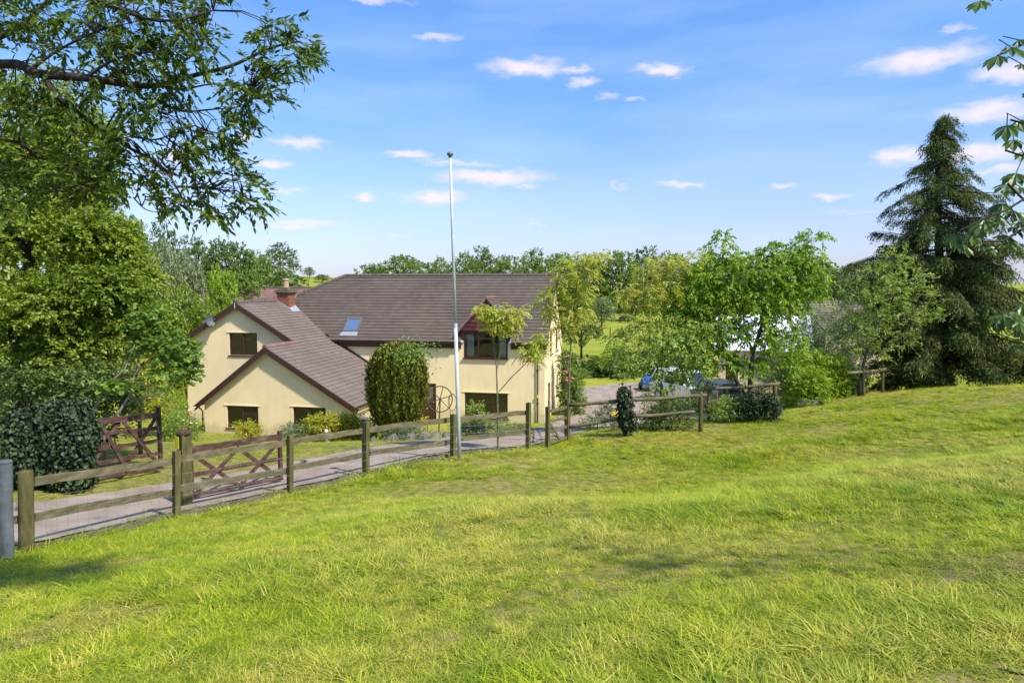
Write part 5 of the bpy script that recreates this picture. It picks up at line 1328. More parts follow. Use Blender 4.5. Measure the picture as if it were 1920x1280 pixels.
# ------------------------------------------------------------------ big weeping conifer on the right
def conifer():
    rg = np.random.default_rng(71); rr = random.Random(71); Y = 31.0; base = ground(1772, Y); s = Y / FPX
    root = thing('cypress_tree', 'tall dark drooping conifer with ragged nodding top at field edge', 'tree', base)
    tp_ = [at(1768, 730, Y), at(1764, 560, Y), at(1758, 400, Y), at(1760, 300, Y), at(1772, 240, Y), at(1780, 212, Y)]; tp_[0] = base - Vector((0, 0, .3))
    mb = MB(); mb.tube(tp_, [.30, .22, .14, .08, .05, .02], 10); part('trunk', mb, M_bark_d, root, smooth=True)
    bb = MB(); O = []; D = []; SZ = []

    def axis_at(py):
        for (a, b) in zip(tp_[:-1], tp_[1:]):
            za, zb = a.z, b.z
            z = at(1760, py, Y).z
            if za <= z <= zb: return a.lerp(b, (z - za) / (zb - za))
        return base.copy()
    nb_ = 300
    for k in range(nb_):
        f = (k + rr.random()) / nb_; py = 690 - (690 - 214) * f ** .97
        # reach in picture units at this height (left, right average), with ragged variation
        reach = np.interp(py, [205, 235, 270, 300, 325, 345, 400, 440, 480, 520, 600, 690], [5, 15, 30, 42, 58, 92, 98, 112, 150, 172, 165, 150]) * s
        a = rr.uniform(0, 2 * math.pi); ln = reach * (rr.uniform(.45, 1.18) if rr.random() < .8 else rr.uniform(.25, .6)); c = axis_at(py)
        rise = .30 if py < 330 else .12
        if py > 430 and math.cos(a) > .6: ln *= .92
        dirv = Vector((math.cos(a), math.sin(a), 0)); pts = []; n = 7; tilt = rr.gauss(0, .16); dr_ = rr.uniform(-.1, .25)
        for i in range(n + 1):
            t = i / n; pts.append(c + dirv * (ln * t) + Vector((0, 0, ln * ((rise + tilt) * t - (.30 + dr_) * t * t + .10 * t ** 4) + .09 * math.sin(k + t * 5))))
        bb.tube(pts, [max(.006, .045 * min(1, ln / 2.5) * (1 - .9 * i / n)) for i in range(n + 1)], 5, cap=False)
        m_ = int((8 if py < 440 else 18) + ln * (26 if py < 440 else 36))
        for q in range(m_):
            t = rr.uniform(.12, 1.0) ** .75; i = min(n - 1, int(t * n)); p = pts[i].lerp(pts[i + 1], t * n - i); w = .42 * (1 - t * .55) * min(1, .35 + ln / 3)
            sd = Vector((-math.sin(a), math.cos(a), 0)) * rr.uniform(-1, 1)
            O.append(tuple(p + sd * w * .5 + Vector((0, 0, -abs(rr.gauss(0, .05)))))); D.append(tuple(dirv * .8 + sd * .9 + Vector((0, 0, -.45 + rr.gauss(0, .25))))); SZ.append(1)
    part('branches', bb, M_bark_d, root)
    O = np.array(O); D = np.array(D)
    up_m = O[:, 2] > at(1760, 440, Y).z
    V, F = merge([twig_leaves(rg, O[~up_m], D[~up_m], .46, 10, .17, .036, droop=.8, spread=.55, up=.4, rnd=.3, sag=.7, fold=.05), twig_leaves(rg, O[up_m], D[up_m], .34, 10, .14, .030, droop=.55, spread=.55, up=.4, rnd=.35, sag=.5, fold=.05)])
    link_mesh('crown', np_mesh('crown', V - np.array(base), F, [L_conifer]), root)
    print('conifer leaves', len(F[0]))


conifer()

# ------------------------------------------------------------------ shrubs and lower plants
def shrub(name, label, px, Y, lobes, leaf, seed, cat='shrub', dens=1.9, **k):
    b_ = ground(px, Y); c0 = lobes[0][0]
    kw = dict(n_per=9, tl=.28, L=.09, W=.05, stick=.15, branch_r=.014); kw.update(k)
    st = [[(b_ - Vector((0, 0, .1)), .03), (b_.lerp(Vector(c0), .6), .018), (Vector(c0), .008)]]
    full = []
    for c, r, n in lobes:
        c = Vector(c); full.append((c, r, int(n * dens))); g = gz(c.x, c.y); k_ = 0
        while c.z - r[2] * .8 > g + .05 and k_ < 6:
            c = Vector((c.x + .1 * r[0], c.y, max(c.z - r[2] * 1.1, g + r[2] * .5))); full.append((c, (r[0] * .95, r[1] * .95, r[2]), int(n * dens * .8))); k_ += 1
            if c.z <= g + r[2] * .51: break
    lobes = full
    return grow_tree(name, label, cat, b_, st, lobes, M_bark_d, leaf, seed, **kw)


def grounded(px, Y, w, h, n=3, tw=60, seed=0):
    """a rounded mound of lobes standing on the ground, w by h metres"""
    rr = random.Random(seed * 7 + int(px)); b_ = ground(px, Y); out = [(b_ + Vector((0, 0, h * .55)), (w * .42, w * .42, h * .45), tw)]
    for i in range(n):
        a = i * 6.28 / n + rr.uniform(0, 1); out.append((b_ + Vector((math.cos(a) * w * .26, math.sin(a) * w * .26, h * rr.uniform(.32, .6))), (w * .3, w * .3, h * rr.uniform(.28, .38)), tw))
    return out


Yg = 25.6
grow_tree('hawthorn_tree', 'pale green leaning tree in front of the large conifer', 'tree', ground(1612, 27.2), [rooted(stem([(1612, 720), (1622, 670), (1640, 620), (1665, 570)], 27.2, .07, .02)), stem([(1622, 670), (1600, 620), (1592, 580)], 27.2, .03, .012), stem([(1640, 640), (1690, 600), (1720, 570)], 27.2, .03, .01), stem([(1616, 690), (1640, 655), (1668, 640)], 27.2, .02, .008)],
          [LB(1680, 490, 26, 24, 27.2, 46), LB(1650, 520, 32, 26, 27.2, 56), LB(1700, 530, 36, 26, 27.2, 66), LB(1665, 560, 42, 28, 27.2, 80), LB(1725, 560, 30, 24, 27.2, 50), LB(1620, 570, 34, 28, 27.2, 60), LB(1690, 595, 46, 26, 27.2, 70), LB(1740, 590, 26, 16, 27.2, 30), LB(1640, 610, 42, 28, 27.2, 64), LB(1600, 615, 30, 26, 27.2, 40), LB(1670, 635, 40, 22, 27.2, 50), LB(1605, 650, 30, 22, 27.2, 34), LB(1635, 660, 30, 18, 27.2, 30)],
          M_bark, L_hazel, 72, n_per=15, tl=.45, L=.095, W=.045, droop=.3, branch_r=.02, stick=.35)
shrub('broad_leaved_shrub', 'light green shrub spilling over the grey planter', 1520, 27.6, [LB(1520, 680, 40, 22, 27.6, 80), LB(1560, 680, 26, 20, 27.6, 46), LB(1490, 690, 24, 20, 27.6, 40), LB(1530, 700, 30, 16, 27.6, 40)], L_lime, 73, L=.12, W=.055)
shrub('trough_shrub', 'leafy shrub growing in the grey trough planter', 1520, 26.2, [LB(1520, 704, 22, 14, 26.2, 50), LB(1535, 712, 14, 8, 26.2, 24), LB(1503, 710, 12, 9, 26.2, 20)], L_lime, 91, L=.10, W=.05, dens=1.4)
shrub('dark_shrub', 'dark leaved low shrub between planter and short pole fence', 1570, 28.6, [LB(1570, 710, 34, 24, 28.6, 120), LB(1600, 712, 22, 22, 28.6, 70), LB(1545, 718, 22, 18, 28.6, 60)], L_dark, 74, L=.10, W=.05)
shrub('grey_leaved_shrub', 'silvery green loose shrub behind the planter', 1545, 30.5, [LB(1545, 620, 50, 34, 30.5, 120), LB(1590, 600, 40, 36, 30.5, 100), LB(1500, 640, 40, 30, 30.5, 90), LB(1570, 660, 50, 28, 30.5, 110), LB(1510, 600, 30, 24, 30.5, 50)], L_grey, 75, L=.10, W=.04, tl=.4)
shrub('dense_shrub', 'mid green shrub between cherry tree and planter', 1485, 31, [LB(1480, 660, 34, 30, 31, 90), LB(1450, 700, 30, 26, 31, 70), LB(1490, 700, 26, 26, 31, 70)], L_mid, 76)
shrub('holly_bush', 'dark glossy bush at the foot of the cherry tree by the corner post', 1422, 22.4, [LB(1422, 758, 32, 24, 22.4, 130), LB(1398, 765, 22, 20, 22.4, 70), LB(1440, 765, 18, 18, 22.4, 60)], L_ivy, 77, L=.075, W=.04)
shrub('wild_shrub', 'wispy yellow green growth under the pole fence near dark car', 1370, 22.6, [LB(1365, 765, 26, 20, 22.6, 60), LB(1345, 772, 16, 14, 22.6, 30)], L_hazel, 78, L=.07, W=.03)
shrub('fence_thicket', 'dense dark thicket around the pole fence beside the ivy clad post', 1255, 21.6, [LB(1250, 785, 38, 34, 21.6, 170), LB(1285, 780, 24, 34, 21.6, 90), LB(1220, 795, 26, 22, 21.6, 80), LB(1240, 760, 18, 20, 21.6, 40)], L_dark, 79, L=.075, W=.03)
shrub('laurel_hedge', 'dark undergrowth along the foot of the large conifer', 1690, 29.5, [LB(1690, 705, 40, 22, 29.5, 110), LB(1740, 708, 40, 22, 29.5, 110), LB(1800, 705, 50, 26, 29.3, 130), LB(1860, 700, 50, 30, 29, 130), LB(1920, 690, 50, 40, 29, 130), LB(1965, 690, 40, 40, 28, 80)], L_conifer, 80, L=.12, W=.05)
# garden in front of the house
shrub('golden_shrub', 'yellow leaved shrub under the right window of the low gable', 625, 25.5, [LB(620, 792, 40, 15, 25.5, 110), LB(595, 798, 26, 14, 25.5, 60), LB(650, 796, 24, 14, 25.5, 60), LB(672, 795, 16, 14, 25.5, 40)], L_yellow, 81, L=.09, W=.045)
shrub('lavender_bush', 'grey green mounded bush left of the yellow shrub', 552, 25.2, [LB(552, 812, 26, 14, 25.2, 90), LB(580, 812, 20, 13, 25.2, 60)], L_grey, 82, L=.09, W=.02, droop=-.5)
shrub('window_shrub', 'small yellow green shrub under the left window of the low gable', 462, 27.0, [LB(458, 800, 20, 7, 27, 40), LB(475, 803, 14, 6, 27, 24)], L_yellow, 83, L=.07, W=.035)
shrub('rose_bush', 'upright leafy rose below the wide ground floor window', 893, 26, [LB(893, 775, 16, 20, 26, 50), LB(885, 795, 18, 14, 26, 40)], L_hazel, 84, L=.08, W=.04)
shrub('rockery_plant', 'low grey green mat of plants over the rockery', 760, 22.9, [LB(748, 812, 30, 10, 22.9, 90), LB(785, 815, 26, 9, 22.9, 60)], L_grey, 85, L=.05, W=.02)
shrub('low_plant', 'low green clump between flagpole and rose', 875, 25, [LB(872, 803, 20, 9, 25, 50), LB(915, 800, 26, 7, 25, 50), LB(960, 802, 24, 6, 25, 40)], L_grey, 86, L=.07, W=.025)
shrub('bush', 'leafy green bush at the left foot of the rounded conifer', 706, 25, [LB(702, 792, 16, 10, 25, 40)], L_lime, 87, L=.07, W=.035)
shrub('climbing_rose', 'pink flowered rose against the right side of the house', 1062, 38, [LB(1062, 690, 14, 36, 38, 90), LB(1068, 740, 14, 24, 38, 60), LB(1080, 715, 14, 20, 38, 40)], L_mid, 88, L=.12, W=.07)
shrub('verge_plant', 'small leafy plants on the drive edge right of the small gate', 1120, 23.5, [LB(1120, 790, 10, 18, 23.5, 30), LB(1095, 800, 10, 12, 23.5, 20), LB(1140, 760, 10, 8, 25, 14)], L_hazel, 89, L=.07, W=.035)
# flowers
def flowers(name, label, px, py, Y, rx, ry, n, col, r=.03, seed=1, base_px=None):
    rr = random.Random(seed); b_ = ground(px, Y); root = thing(name, label, 'flowers', b_); mb = MB(); st = MB()
    for i in range(n):
        p = at(px + rr.uniform(-rx, rx), py + rr.uniform(-ry, ry), Y + rr.uniform(-.3, .3)); mb.ball(p, r * rr.uniform(.7, 1.2), 6, 4, (1, 1, .7))
        st.tube([Vector((p.x + rr.uniform(-.05, .05), p.y, min(gz(p.x, p.y), p.z - .1))), p], .006, 3, cap=False)
    o = part('blooms', mb, mat_plain('petals_' + name, col, rough=.8), root); o['kind'] = 'stuff'
    o = part('stems', st, M_bark_g, root); o['kind'] = 'stuff'


flowers('yellow_flowers', 'bright yellow flower clump behind the ivy clad post', 1157, 777, 22, 10, 5, 60, (.75, .50, .01), .035, 3)
flowers('pink_roses', 'a few pink and red rose blooms beside the house corner', 1066, 690, 37.4, 8, 28, 10, (.75, .16, .22), .07, 4)
flowers('white_flowers', 'pale tall garden flowers left of the low gable', 345, 780, 27.5, 24, 18, 22, (.75, .70, .58), .035, 5)
flowers('orange_flowers', 'small orange flowers beside the left downpipe of the gable', 352, 774, 28, 8, 6, 8, (.75, .25, .10), .05, 6)
shrub('flower_border', 'tall leafy flower border at the left corner of the house', 330, 27.5, [LB(322, 790, 26, 16, 27.5, 70), LB(350, 800, 22, 12, 27.5, 50), LB(310, 760, 20, 20, 27.5, 40)], L_hazel, 90, L=.09, W=.03, droop=-.3)
flowers('yellow_pansies', 'small yellow flowers at the foot of the wagon wheel', 790, 783, 25, 14, 3, 20, (.7, .48, .02), .03, 8)

# ------------------------------------------------------------------ trees and hedges beyond
VAR = {}


def far_variant(key, leaf, seed, tall=1.0, n_lobes=13, dens=60, gap=False):
    """unit tree: 1 m high, crown about 1 m wide"""
    rg = np.random.default_rng(seed); lobes = [((0, 0, .58), (.28, .28, .30), dens)]
    for i in range(n_lobes):
        a = i * 2.4; t = (i + .5) / n_lobes; z = .26 + .62 * t; r = .36 * math.sin(math.pi * min(1, .22 + .70 * t)) * rg.uniform(.75, 1.1)
        lobes.append(((math.cos(a) * r, math.sin(a) * r, z), (.17 * rg.uniform(.8, 1.3), .17 * rg.uniform(.8, 1.3), .13 * rg.uniform(.8, 1.3)), dens))
    O, D, LI = lobe_twigs(rg, lobes, .35, .2)
    if gap: k = np.sin(O[:, 0] * 23) * np.sin(O[:, 2] * 27) * np.sin(O[:, 1] * 21) < .25; O, D = O[k], D[k]
    V, F = twig_leaves(rg, O, D, .07, 9, .034, .024, droop=.2)
    crown = np_mesh('crown', V, F, [leaf])
    mb = MB(); mb.tube([(0, 0, -.03), (.005, 0, .2), (0, .005, .5), (0, 0, .75)], [.030, .022, .015, .005], 7, cap=False)
    for c, r, n in lobes[1:]:
        c = Vector(c); p = Vector((0, 0, max(.18, c.z - .22))); mb.tube([p, p.lerp(c, .5) + Vector((0, 0, .02)), c], [.010, .007, .003], 5, cap=False)
    tm = bpy.data.meshes.new('trunk'); tm.from_pydata(mb.v, [], mb.f); tm.materials.append(M_bark_d)
    VAR[key] = (crown, tm)


for i, (k, lf) in enumerate((('dark', L_dark), ('dark2', L_dark), ('mid', L_mid), ('mid2', L_mid), ('lime', L_lime), ('pale', L_pale), ('maple', L_maple), ('olive', L_grey))):
    far_variant(k, lf, 100 + i, gap=k in ('dark2', 'mid2'))
tr_rg = random.Random(5)


def far_tree(kind, px, top, w, Y, label, name='broadleaf_tree', group='trees beyond the house', sink=.02):
    b_ = ground(px, Y); t = at(px, top, Y); h = max(1.0, t.z - b_.z); ww = w / FPX * Y
    root = thing(name, label, 'tree', b_, tr_rg.uniform(0, 6.28), group); crown, tm = VAR[kind]
    for nm, me in (('trunk', tm), ('crown', crown)):
        o = link_mesh(nm, me, root); o.scale = (ww, ww, h)
    return root


FT = [('maple', 40, 250, 330, 34, 'broad yellow green tree far left behind the near maple'), ('mid', 170, 372, 190, 38, 'mid green tree behind the right side of the maple'), ('dark2', 258, 408, 95, 62, 'dark tree crown rising highest above the maple on the left'), ('dark2', 318, 424, 85, 64, 'dark rounded tree just right of the highest left crown'), ('pale', 318, 456, 80, 56, 'silvery willow below the dark crowns left of the house'), ('pale', 362, 474, 62, 58, 'second silvery willow, beside the dark round tree'),
      ('dark2', 372, 446, 90, 84, 'dark crown rising between the willows and the dark round tree'), ('mid', 470, 468, 90, 78, 'tall mid green tree filling the slope left of hilltop tree'), ('dark', 432, 446, 120, 76, 'dark rounded tree above the lime green tree'), ('dark', 392, 480, 70, 74, 'dark tree partly hidden between willow and lime green tree'), ('lime', 420, 502, 84, 52, 'bright lime green rounded tree left of the chimney'), ('mid', 500, 480, 70, 66, 'mid green conical tree left of the chimney'), ('mid2', 470, 505, 70, 62, 'mid green tree between lime green tree and chimney'),
      ('dark2', 527, 456, 74, 128, 'lone round tree standing on the hilltop above the chimney'), ('maple', 345, 535, 110, 46, 'mid green rounded tree behind the left gable'), ('mid', 300, 560, 110, 44, 'green bushy tree between maple and left gable'), ('mid2', 385, 560, 80, 48, 'low bushy tree behind the utility pole'), ('lime', 330, 620, 80, 36, 'light green bushy growth left of the gable wall'), ('mid', 300, 680, 70, 31, 'green bush low beside the left gable wall'), ('lime', 332, 730, 50, 31, 'small light green bush at left foot of the gable wall'),
      ('dark', 580, 500, 20, 160, 'tiny dark conifer on the hilltop field'), ('dark', 604, 514, 30, 150, 'low dark bush at the right end of hilltop field'),
      ('mid2', 702, 494, 50, 140, 'leftmost tree of the skyline wood behind the main roof'), ('mid', 758, 478, 110, 138, 'broad green tree of the skyline wood left of the flagpole'), ('mid2', 822, 482, 60, 142, 'thin crowned tree just left of the flagpole'), ('mid2', 876, 474, 80, 140, 'dark tree just right of the flagpole on the skyline'), ('dark2', 908, 464, 72, 146, 'tallest crown of the skyline wood right of the flagpole'), ('mid', 950, 478, 80, 138, 'mid green tree above the middle of the main roof'), ('mid2', 1002, 468, 90, 140, 'rounded green tree above the right end of main roof'), ('mid', 1052, 474, 90, 142, 'green tree on skyline behind the tall golden sapling'), ('dark', 1105, 476, 90, 138, 'dark tree right of the tall golden sapling'), ('mid', 1160, 470, 100, 136, 'broad dark tree at the middle of the right skyline'), ('dark2', 1208, 464, 80, 140, 'dark tree above the far pasture'), ('dark', 1262, 472, 90, 138, 'dark skyline tree behind the rear golden sapling'),
      ('mid2', 1318, 478, 90, 136, 'dark skyline tree left of the cherry crown'), ('mid', 1375, 482, 90, 138, 'dark skyline tree behind the left of the cherry crown'), ('dark', 1430, 486, 90, 140, 'dark skyline tree behind the middle of cherry crown'), ('dark2', 1490, 492, 90, 138, 'dark skyline tree behind the right of cherry crown'), ('dark', 1560, 502, 90, 110, 'dark tree between cherry tree and large conifer'), ('dark2', 1610, 500, 80, 112, 'dark tree directly behind the left of the large conifer'),
      ('olive', 1128, 556, 60, 100, 'pale rounded willow at the far edge of the pasture'), ('dark', 1090, 560, 90, 62, 'dark rounded tree behind the right corner of the house'), ('mid', 1075, 520, 80, 96, 'green tree below the skyline behind the house corner'), ('dark', 1190, 545, 70, 116, 'dark low tree at the top edge of the pasture'), ('mid2', 1240, 555, 70, 112, 'mid green tree at the right of the pasture edge'),
      ('maple', 1118, 668, 60, 54, 'yellow green bush beyond the yard next to house'), ('lime', 1160, 648, 80, 56, 'tall leafy bush beyond the yard below the pasture'), ('mid', 1205, 655, 80, 56, 'rounded green bush at the back of the yard'), ('mid2', 1255, 640, 90, 58, 'green bush behind the parked cars'), ('mid', 1310, 630, 80, 62, 'bushy tree behind the pale car'), ('mid', 1085, 690, 50, 50, 'small green bush beside the rose at the house corner'), ('dark', 1960, 560, 120, 60, 'dark tree beyond the right edge of the large conifer')]
for k, px, top, w, Y, lab in FT: far_tree(k, px, top, w, Y, lab)
# understorey that closes the wood below the crowns: one mass
rgw = np.random.default_rng(9); n = 2600
P0 = []
for i in range(n):
    f = rgw.uniform(0, 1); px = 660 + f * 1010; Y = rgw.uniform(128, 150); py = rgw.uniform(500, 590)
    P0.append(tuple(at(px, py, Y)))
for i in range(900): P0.append(tuple(at(rgw.uniform(215, 560), rgw.uniform(520, 585), rgw.uniform(62, 85))))
for i in range(500): P0.append(tuple(at(rgw.uniform(1070, 1330), rgw.uniform(688, 712), rgw.uniform(53, 57))))
P0 = np.array(P0); D0 = rgw.normal(0, 1, P0.shape) + np.array((0, -.3, .4))
V, F = twig_leaves(rgw, P0, D0, 1.3, 10, .55, .38, droop=.2)
tag(link_mesh('woodland_understorey', np_mesh('woodland_understorey', V, F, [L_dark])), 'dense dark undergrowth of the wood along the skyline', 'undergrowth', kind='stuff')

# ================================================================== outbuildings and other buildings
def gable_house(name, label, cat, loc, rz, L, D, eave, ridge, wallm, roofm, gauge=.3, over=.25, tiles=True, group=None):
    """ridge along local x"""
    r = thing(name, label, cat, loc, rz, group); w = MB(); w.prism([(-L / 2, -D / 2, -.6), (-L / 2, D / 2, -.6), (-L / 2, D / 2, eave), (-L / 2, 0, ridge - .08), (-L / 2, -D / 2, eave)], (L, 0, 0)); w.build('wall', wallm, r)
    run = D / 2 + over; sl = (ridge - eave) / (D / 2); ze = eave - over * sl; hy = math.hypot(run, ridge - ze)
    for sgn in (-1, 1):
        S = np.array((0, -sgn * run, ridge - ze)) / hy; O = (-L / 2 - over, sgn * run, ze + .05)
        if tiles: tile_plane(O, (1, 0, 0), S, [(0, 0), (L + 2 * over, 0), (L + 2 * over, hy), (0, hy)], gauge, .32, 3 + sgn, mat=roofm, parent=r, name='roof_tiles')
        else:
            mb = MB(); P = [Vector(np.array(O) + np.array((1, 0, 0)) * a + S * b) for a, b in ((0, 0), (L + 2 * over, 0), (L + 2 * over, hy), (0, hy))]; mb.prism(P, (0, 0, .06)); mb.build('roof_sheet', roofm, r)
    mb = MB(); mb.tube([(-L / 2 - over, 0, ridge + .06), (L / 2 + over, 0, ridge + .06)], .11, 8); mb.build('ridge', M_cap if tiles else roofm, r)
    return r


p = ground(536, 62); zt = at(536, 541, 62).z - p.z
gable_house('red_roofed_house', 'neighbouring house with red tiled roof seen behind the chimney', 'house', p, -.2, 9.0, 6.0, zt - 2.4, zt, M_cream, M_redtile)
# cream garage with dark door posts and a pale sheet roof
p = ground(1440, 45.5); M_sheet = mat_noise('pale_glossy_sheet', [(.3, (.66, .68, .70)), (.7, (.82, .83, .84))], scale=1.2, rough=.22, spec=.6)
r_ = thing('garage', 'cream garage with dark doorway and pale shiny roof behind the cherry tree', 'garage', p, -.30)
zt = at(1440, 590, 47).z - p.z; ze = at(1440, 652, 44).z - p.z
w = MB(); wall(w, face_front(-2.6), -3.2, 2.2, -.6, ze, [(-2.75, -2.0, -.6, 2.1), (-1.2, .6, -.6, 2.2)], th=.2); w.build('front_wall', M_cream, r_)
w = MB(); w.prism([(2.2, -2.6, -.6), (2.2, 3, -.6), (2.2, 3, ze + .2), (2.2, .3, zt - .1), (2.2, -2.6, ze)], (-.2, 0, 0)); w.build('side_wall', M_cream, r_)
w = MB(); w.prism([(-3.2, -2.4, -.6), (-3.2, 3, -.6), (-3.2, 3, ze + .2), (-3.2, .3, zt - .1), (-3.2, -2.4, ze)], (.2, 0, 0)); w.build('side_wall', M_cream, r_)
w = MB(); w.box(-3.0, 2.0, 2.8, 3.0, -.6, ze + .2); w.build('back_wall', M_cream, r_)
for x0, x1 in ((-2.71, -2.04), (-1.16, .56)):
    d_ = MB(); d_.box(x0, x1, -2.52, -2.46, -.5, 2.08); d_.build('door', M_brown, r_)
for x in (.95, 1.6): d_ = MB(); d_.box(x, x + .12, -2.66, -2.602, -.5, ze - .02); d_.build('timber_post', M_brown, r_)
n_sh = 9
for i in range(n_sh):
    x0 = -3.5 + 6.0 * i / n_sh; x1 = -3.5 + 6.0 * (i + 1) / n_sh - .012
    s_ = MB(); s_.prism([(x0, -3.0, ze - .12), (x1, -3.0, ze - .12), (x1, .3, zt), (x0, .3, zt)], (0, 0, .04)); s_.build('roof_sheet', M_sheet, r_)
s_ = MB(); s_.prism([(-3.5, .32, zt), (2.5, .32, zt), (2.5, 3.3, ze + .05), (-3.5, 3.3, ze + .05)], (0, 0, .04)); s_.build('back_roof', M_sheet, r_)
s_ = MB(); s_.prism([(2.52, -3.0, ze - .12), (2.52, .3, zt), (2.52, .3, zt - .22), (2.52, -3.0, ze - .34)], (-.04, 0, 0)); s_.build('bargeboard', M_black, r_)
p = ground(1428, 40); gable_house('shed', 'small cream shed with brown tiled roof beside the garage', 'shed', p, 1.2, 2.6, 2.2, at(1428, 682, 40).z - p.z, at(1428, 664, 40).z - p.z, M_cream, M_tile)
p = ground(1545, 52); M_board = mat_noise('pale_weatherboard', [(.3, (.40, .31, .18)), (.7, (.56, .46, .29))], scale=4, stretch=(1, 1, 14), rough=.9)
gable_house('barn', 'low barn with brown roof and pale boarded gable left of the conifer', 'barn', p, .45, 6.0, 5.0, at(1545, 612, 52).z - p.z, at(1545, 568, 52).z - p.z, M_board, M_tile2)

# utility pole with its wires
p = ground(382, 47); t = at(381, 541, 47); up_ = thing('utility_pole', 'thin wooden utility pole with wires behind the left gable', 'utility pole', p)
mb = MB(); mb.tube([p - Vector((0, 0, .3)), t], [.12, .09], 8); part('pole', mb, M_bark, up_, smooth=True)
mb = MB(); mb.beam(t + Vector((-.35, 0, -.2)), t + Vector((.35, 0, -.2)), .08, .08); part('crossarm', mb, M_bark_d, up_)
for a, b in ((t + Vector((.3, 0, -.12)), at(442, 555, 41)), (t + Vector((-.3, 0, -.5)), at(200, 640, 30)), (t + Vector((.3, 0, -.2)), at(520, 557, 52))):
    mb = MB(); n = 12; mb.tube([a.lerp(b, k / n) - Vector((0, 0, .35 * math.sin(math.pi * k / n))) for k in range(n + 1)], .012, 4); part('wire', mb, M_black, up_)

# field fence posts and a black cow in the far pasture
for i, (px, Y) in enumerate(((1122, 78), (1144, 80), (1166, 84), (1180, 90))):
    p = ground(px, Y); pst = round_post(p, p + Vector((0, 0, 1.2)), .07); o = pst.build('pasture_post', M_post, None, off=p); o.location = p
    tag(o, ('leftmost tiny wooden post in the far pasture', 'second tiny wooden post from the left in the far pasture', 'tiny wooden post third from left in the far pasture', 'rightmost tiny wooden post in the far pasture')[i], 'post', 'posts in the far pasture')


def cow():
    p = ground(1171, 112); me = bpy.data.meshes.new('cow'); vs_ = []; es = []; rad = []
    def v(x, y, z, r): vs_.append((x, y, z)); rad.append(r); return len(vs_) - 1
    def ch(*ids):
        for a, b in zip(ids[:-1], ids[1:]): es.append((a, b))
    sp = [v(-.8, 0, .95, .26), v(-.35, 0, .92, .36), v(.2, 0, .92, .36), v(.7, 0, .98, .30)]; ch(*sp)
    nk = v(1.0, 0, .95, .18); hd = v(1.3, 0, .62, .15); mz = v(1.5, 0, .38, .10); ch(sp[3], nk, hd, mz)
    for sx, root, dx in ((-.7, sp[0], -.08), (.6, sp[3], .04)):
        for sy in (-.2, .2):
            a = v(sx, sy, .62, .13); b = v(sx + dx, sy, .34, .075); c = v(sx, sy, .06, .07); ch(root, a, b, c)
    t1 = v(-1.05, 0, .85, .04); t2 = v(-1.1, 0, .4, .03); ch(sp[0], t1, t2)
    me.from_pydata(vs_, es, []); o = bpy.data.objects.new('cow', me); C.objects.link(o); o.location = p; o.rotation_euler = (0, 0, .3)
    sk = o.modifiers.new('skin', 'SKIN'); lay = me.skin_vertices[0] if me.skin_vertices else None
    if lay is None:
        bpy.context.view_layer.objects.active = o; bpy.ops.mesh.customdata_skin_add(); lay = me.skin_vertices[0]
    for i, r in enumerate(rad): lay.data[i].radius = (r, r)
    lay.data[0].use_root = True; ss = o.modifiers.new('sub', 'SUBSURF'); ss.levels = 1; ss.render_levels = 1
    me.materials.append(mat_plain('black_hide', (.012, .012, .012), rough=.6)); tag(o, 'small black cow grazing in the far green pasture', 'cow')


cow()

# ================================================================== vehicles
M_tyre = mat_plain('tyre_rubber', (.015, .015, .016), rough=.85); M_rim = mat_plain('alloy_rim', (.45, .46, .48), rough=.3, metal=.8)
M_carglass, cnt, cb = new_mat('car_glass'); cb.inputs['Base Color'].default_value = (.02, .025, .03, 1); cb.inputs['Roughness'].default_value = .04; cb.inputs['Specular IOR Level'].default_value = .8


def paint(name, col, metal=.4):
    m_, nt, b = new_mat(name); b.inputs['Base Color'].default_value = (*col, 1); b.inputs['Metallic'].default_value = metal; b.inputs['Roughness'].default_value = .45; b.inputs['Coat Weight'].default_value = .35; b.inputs['Coat Roughness'].default_value = .1
    return m_


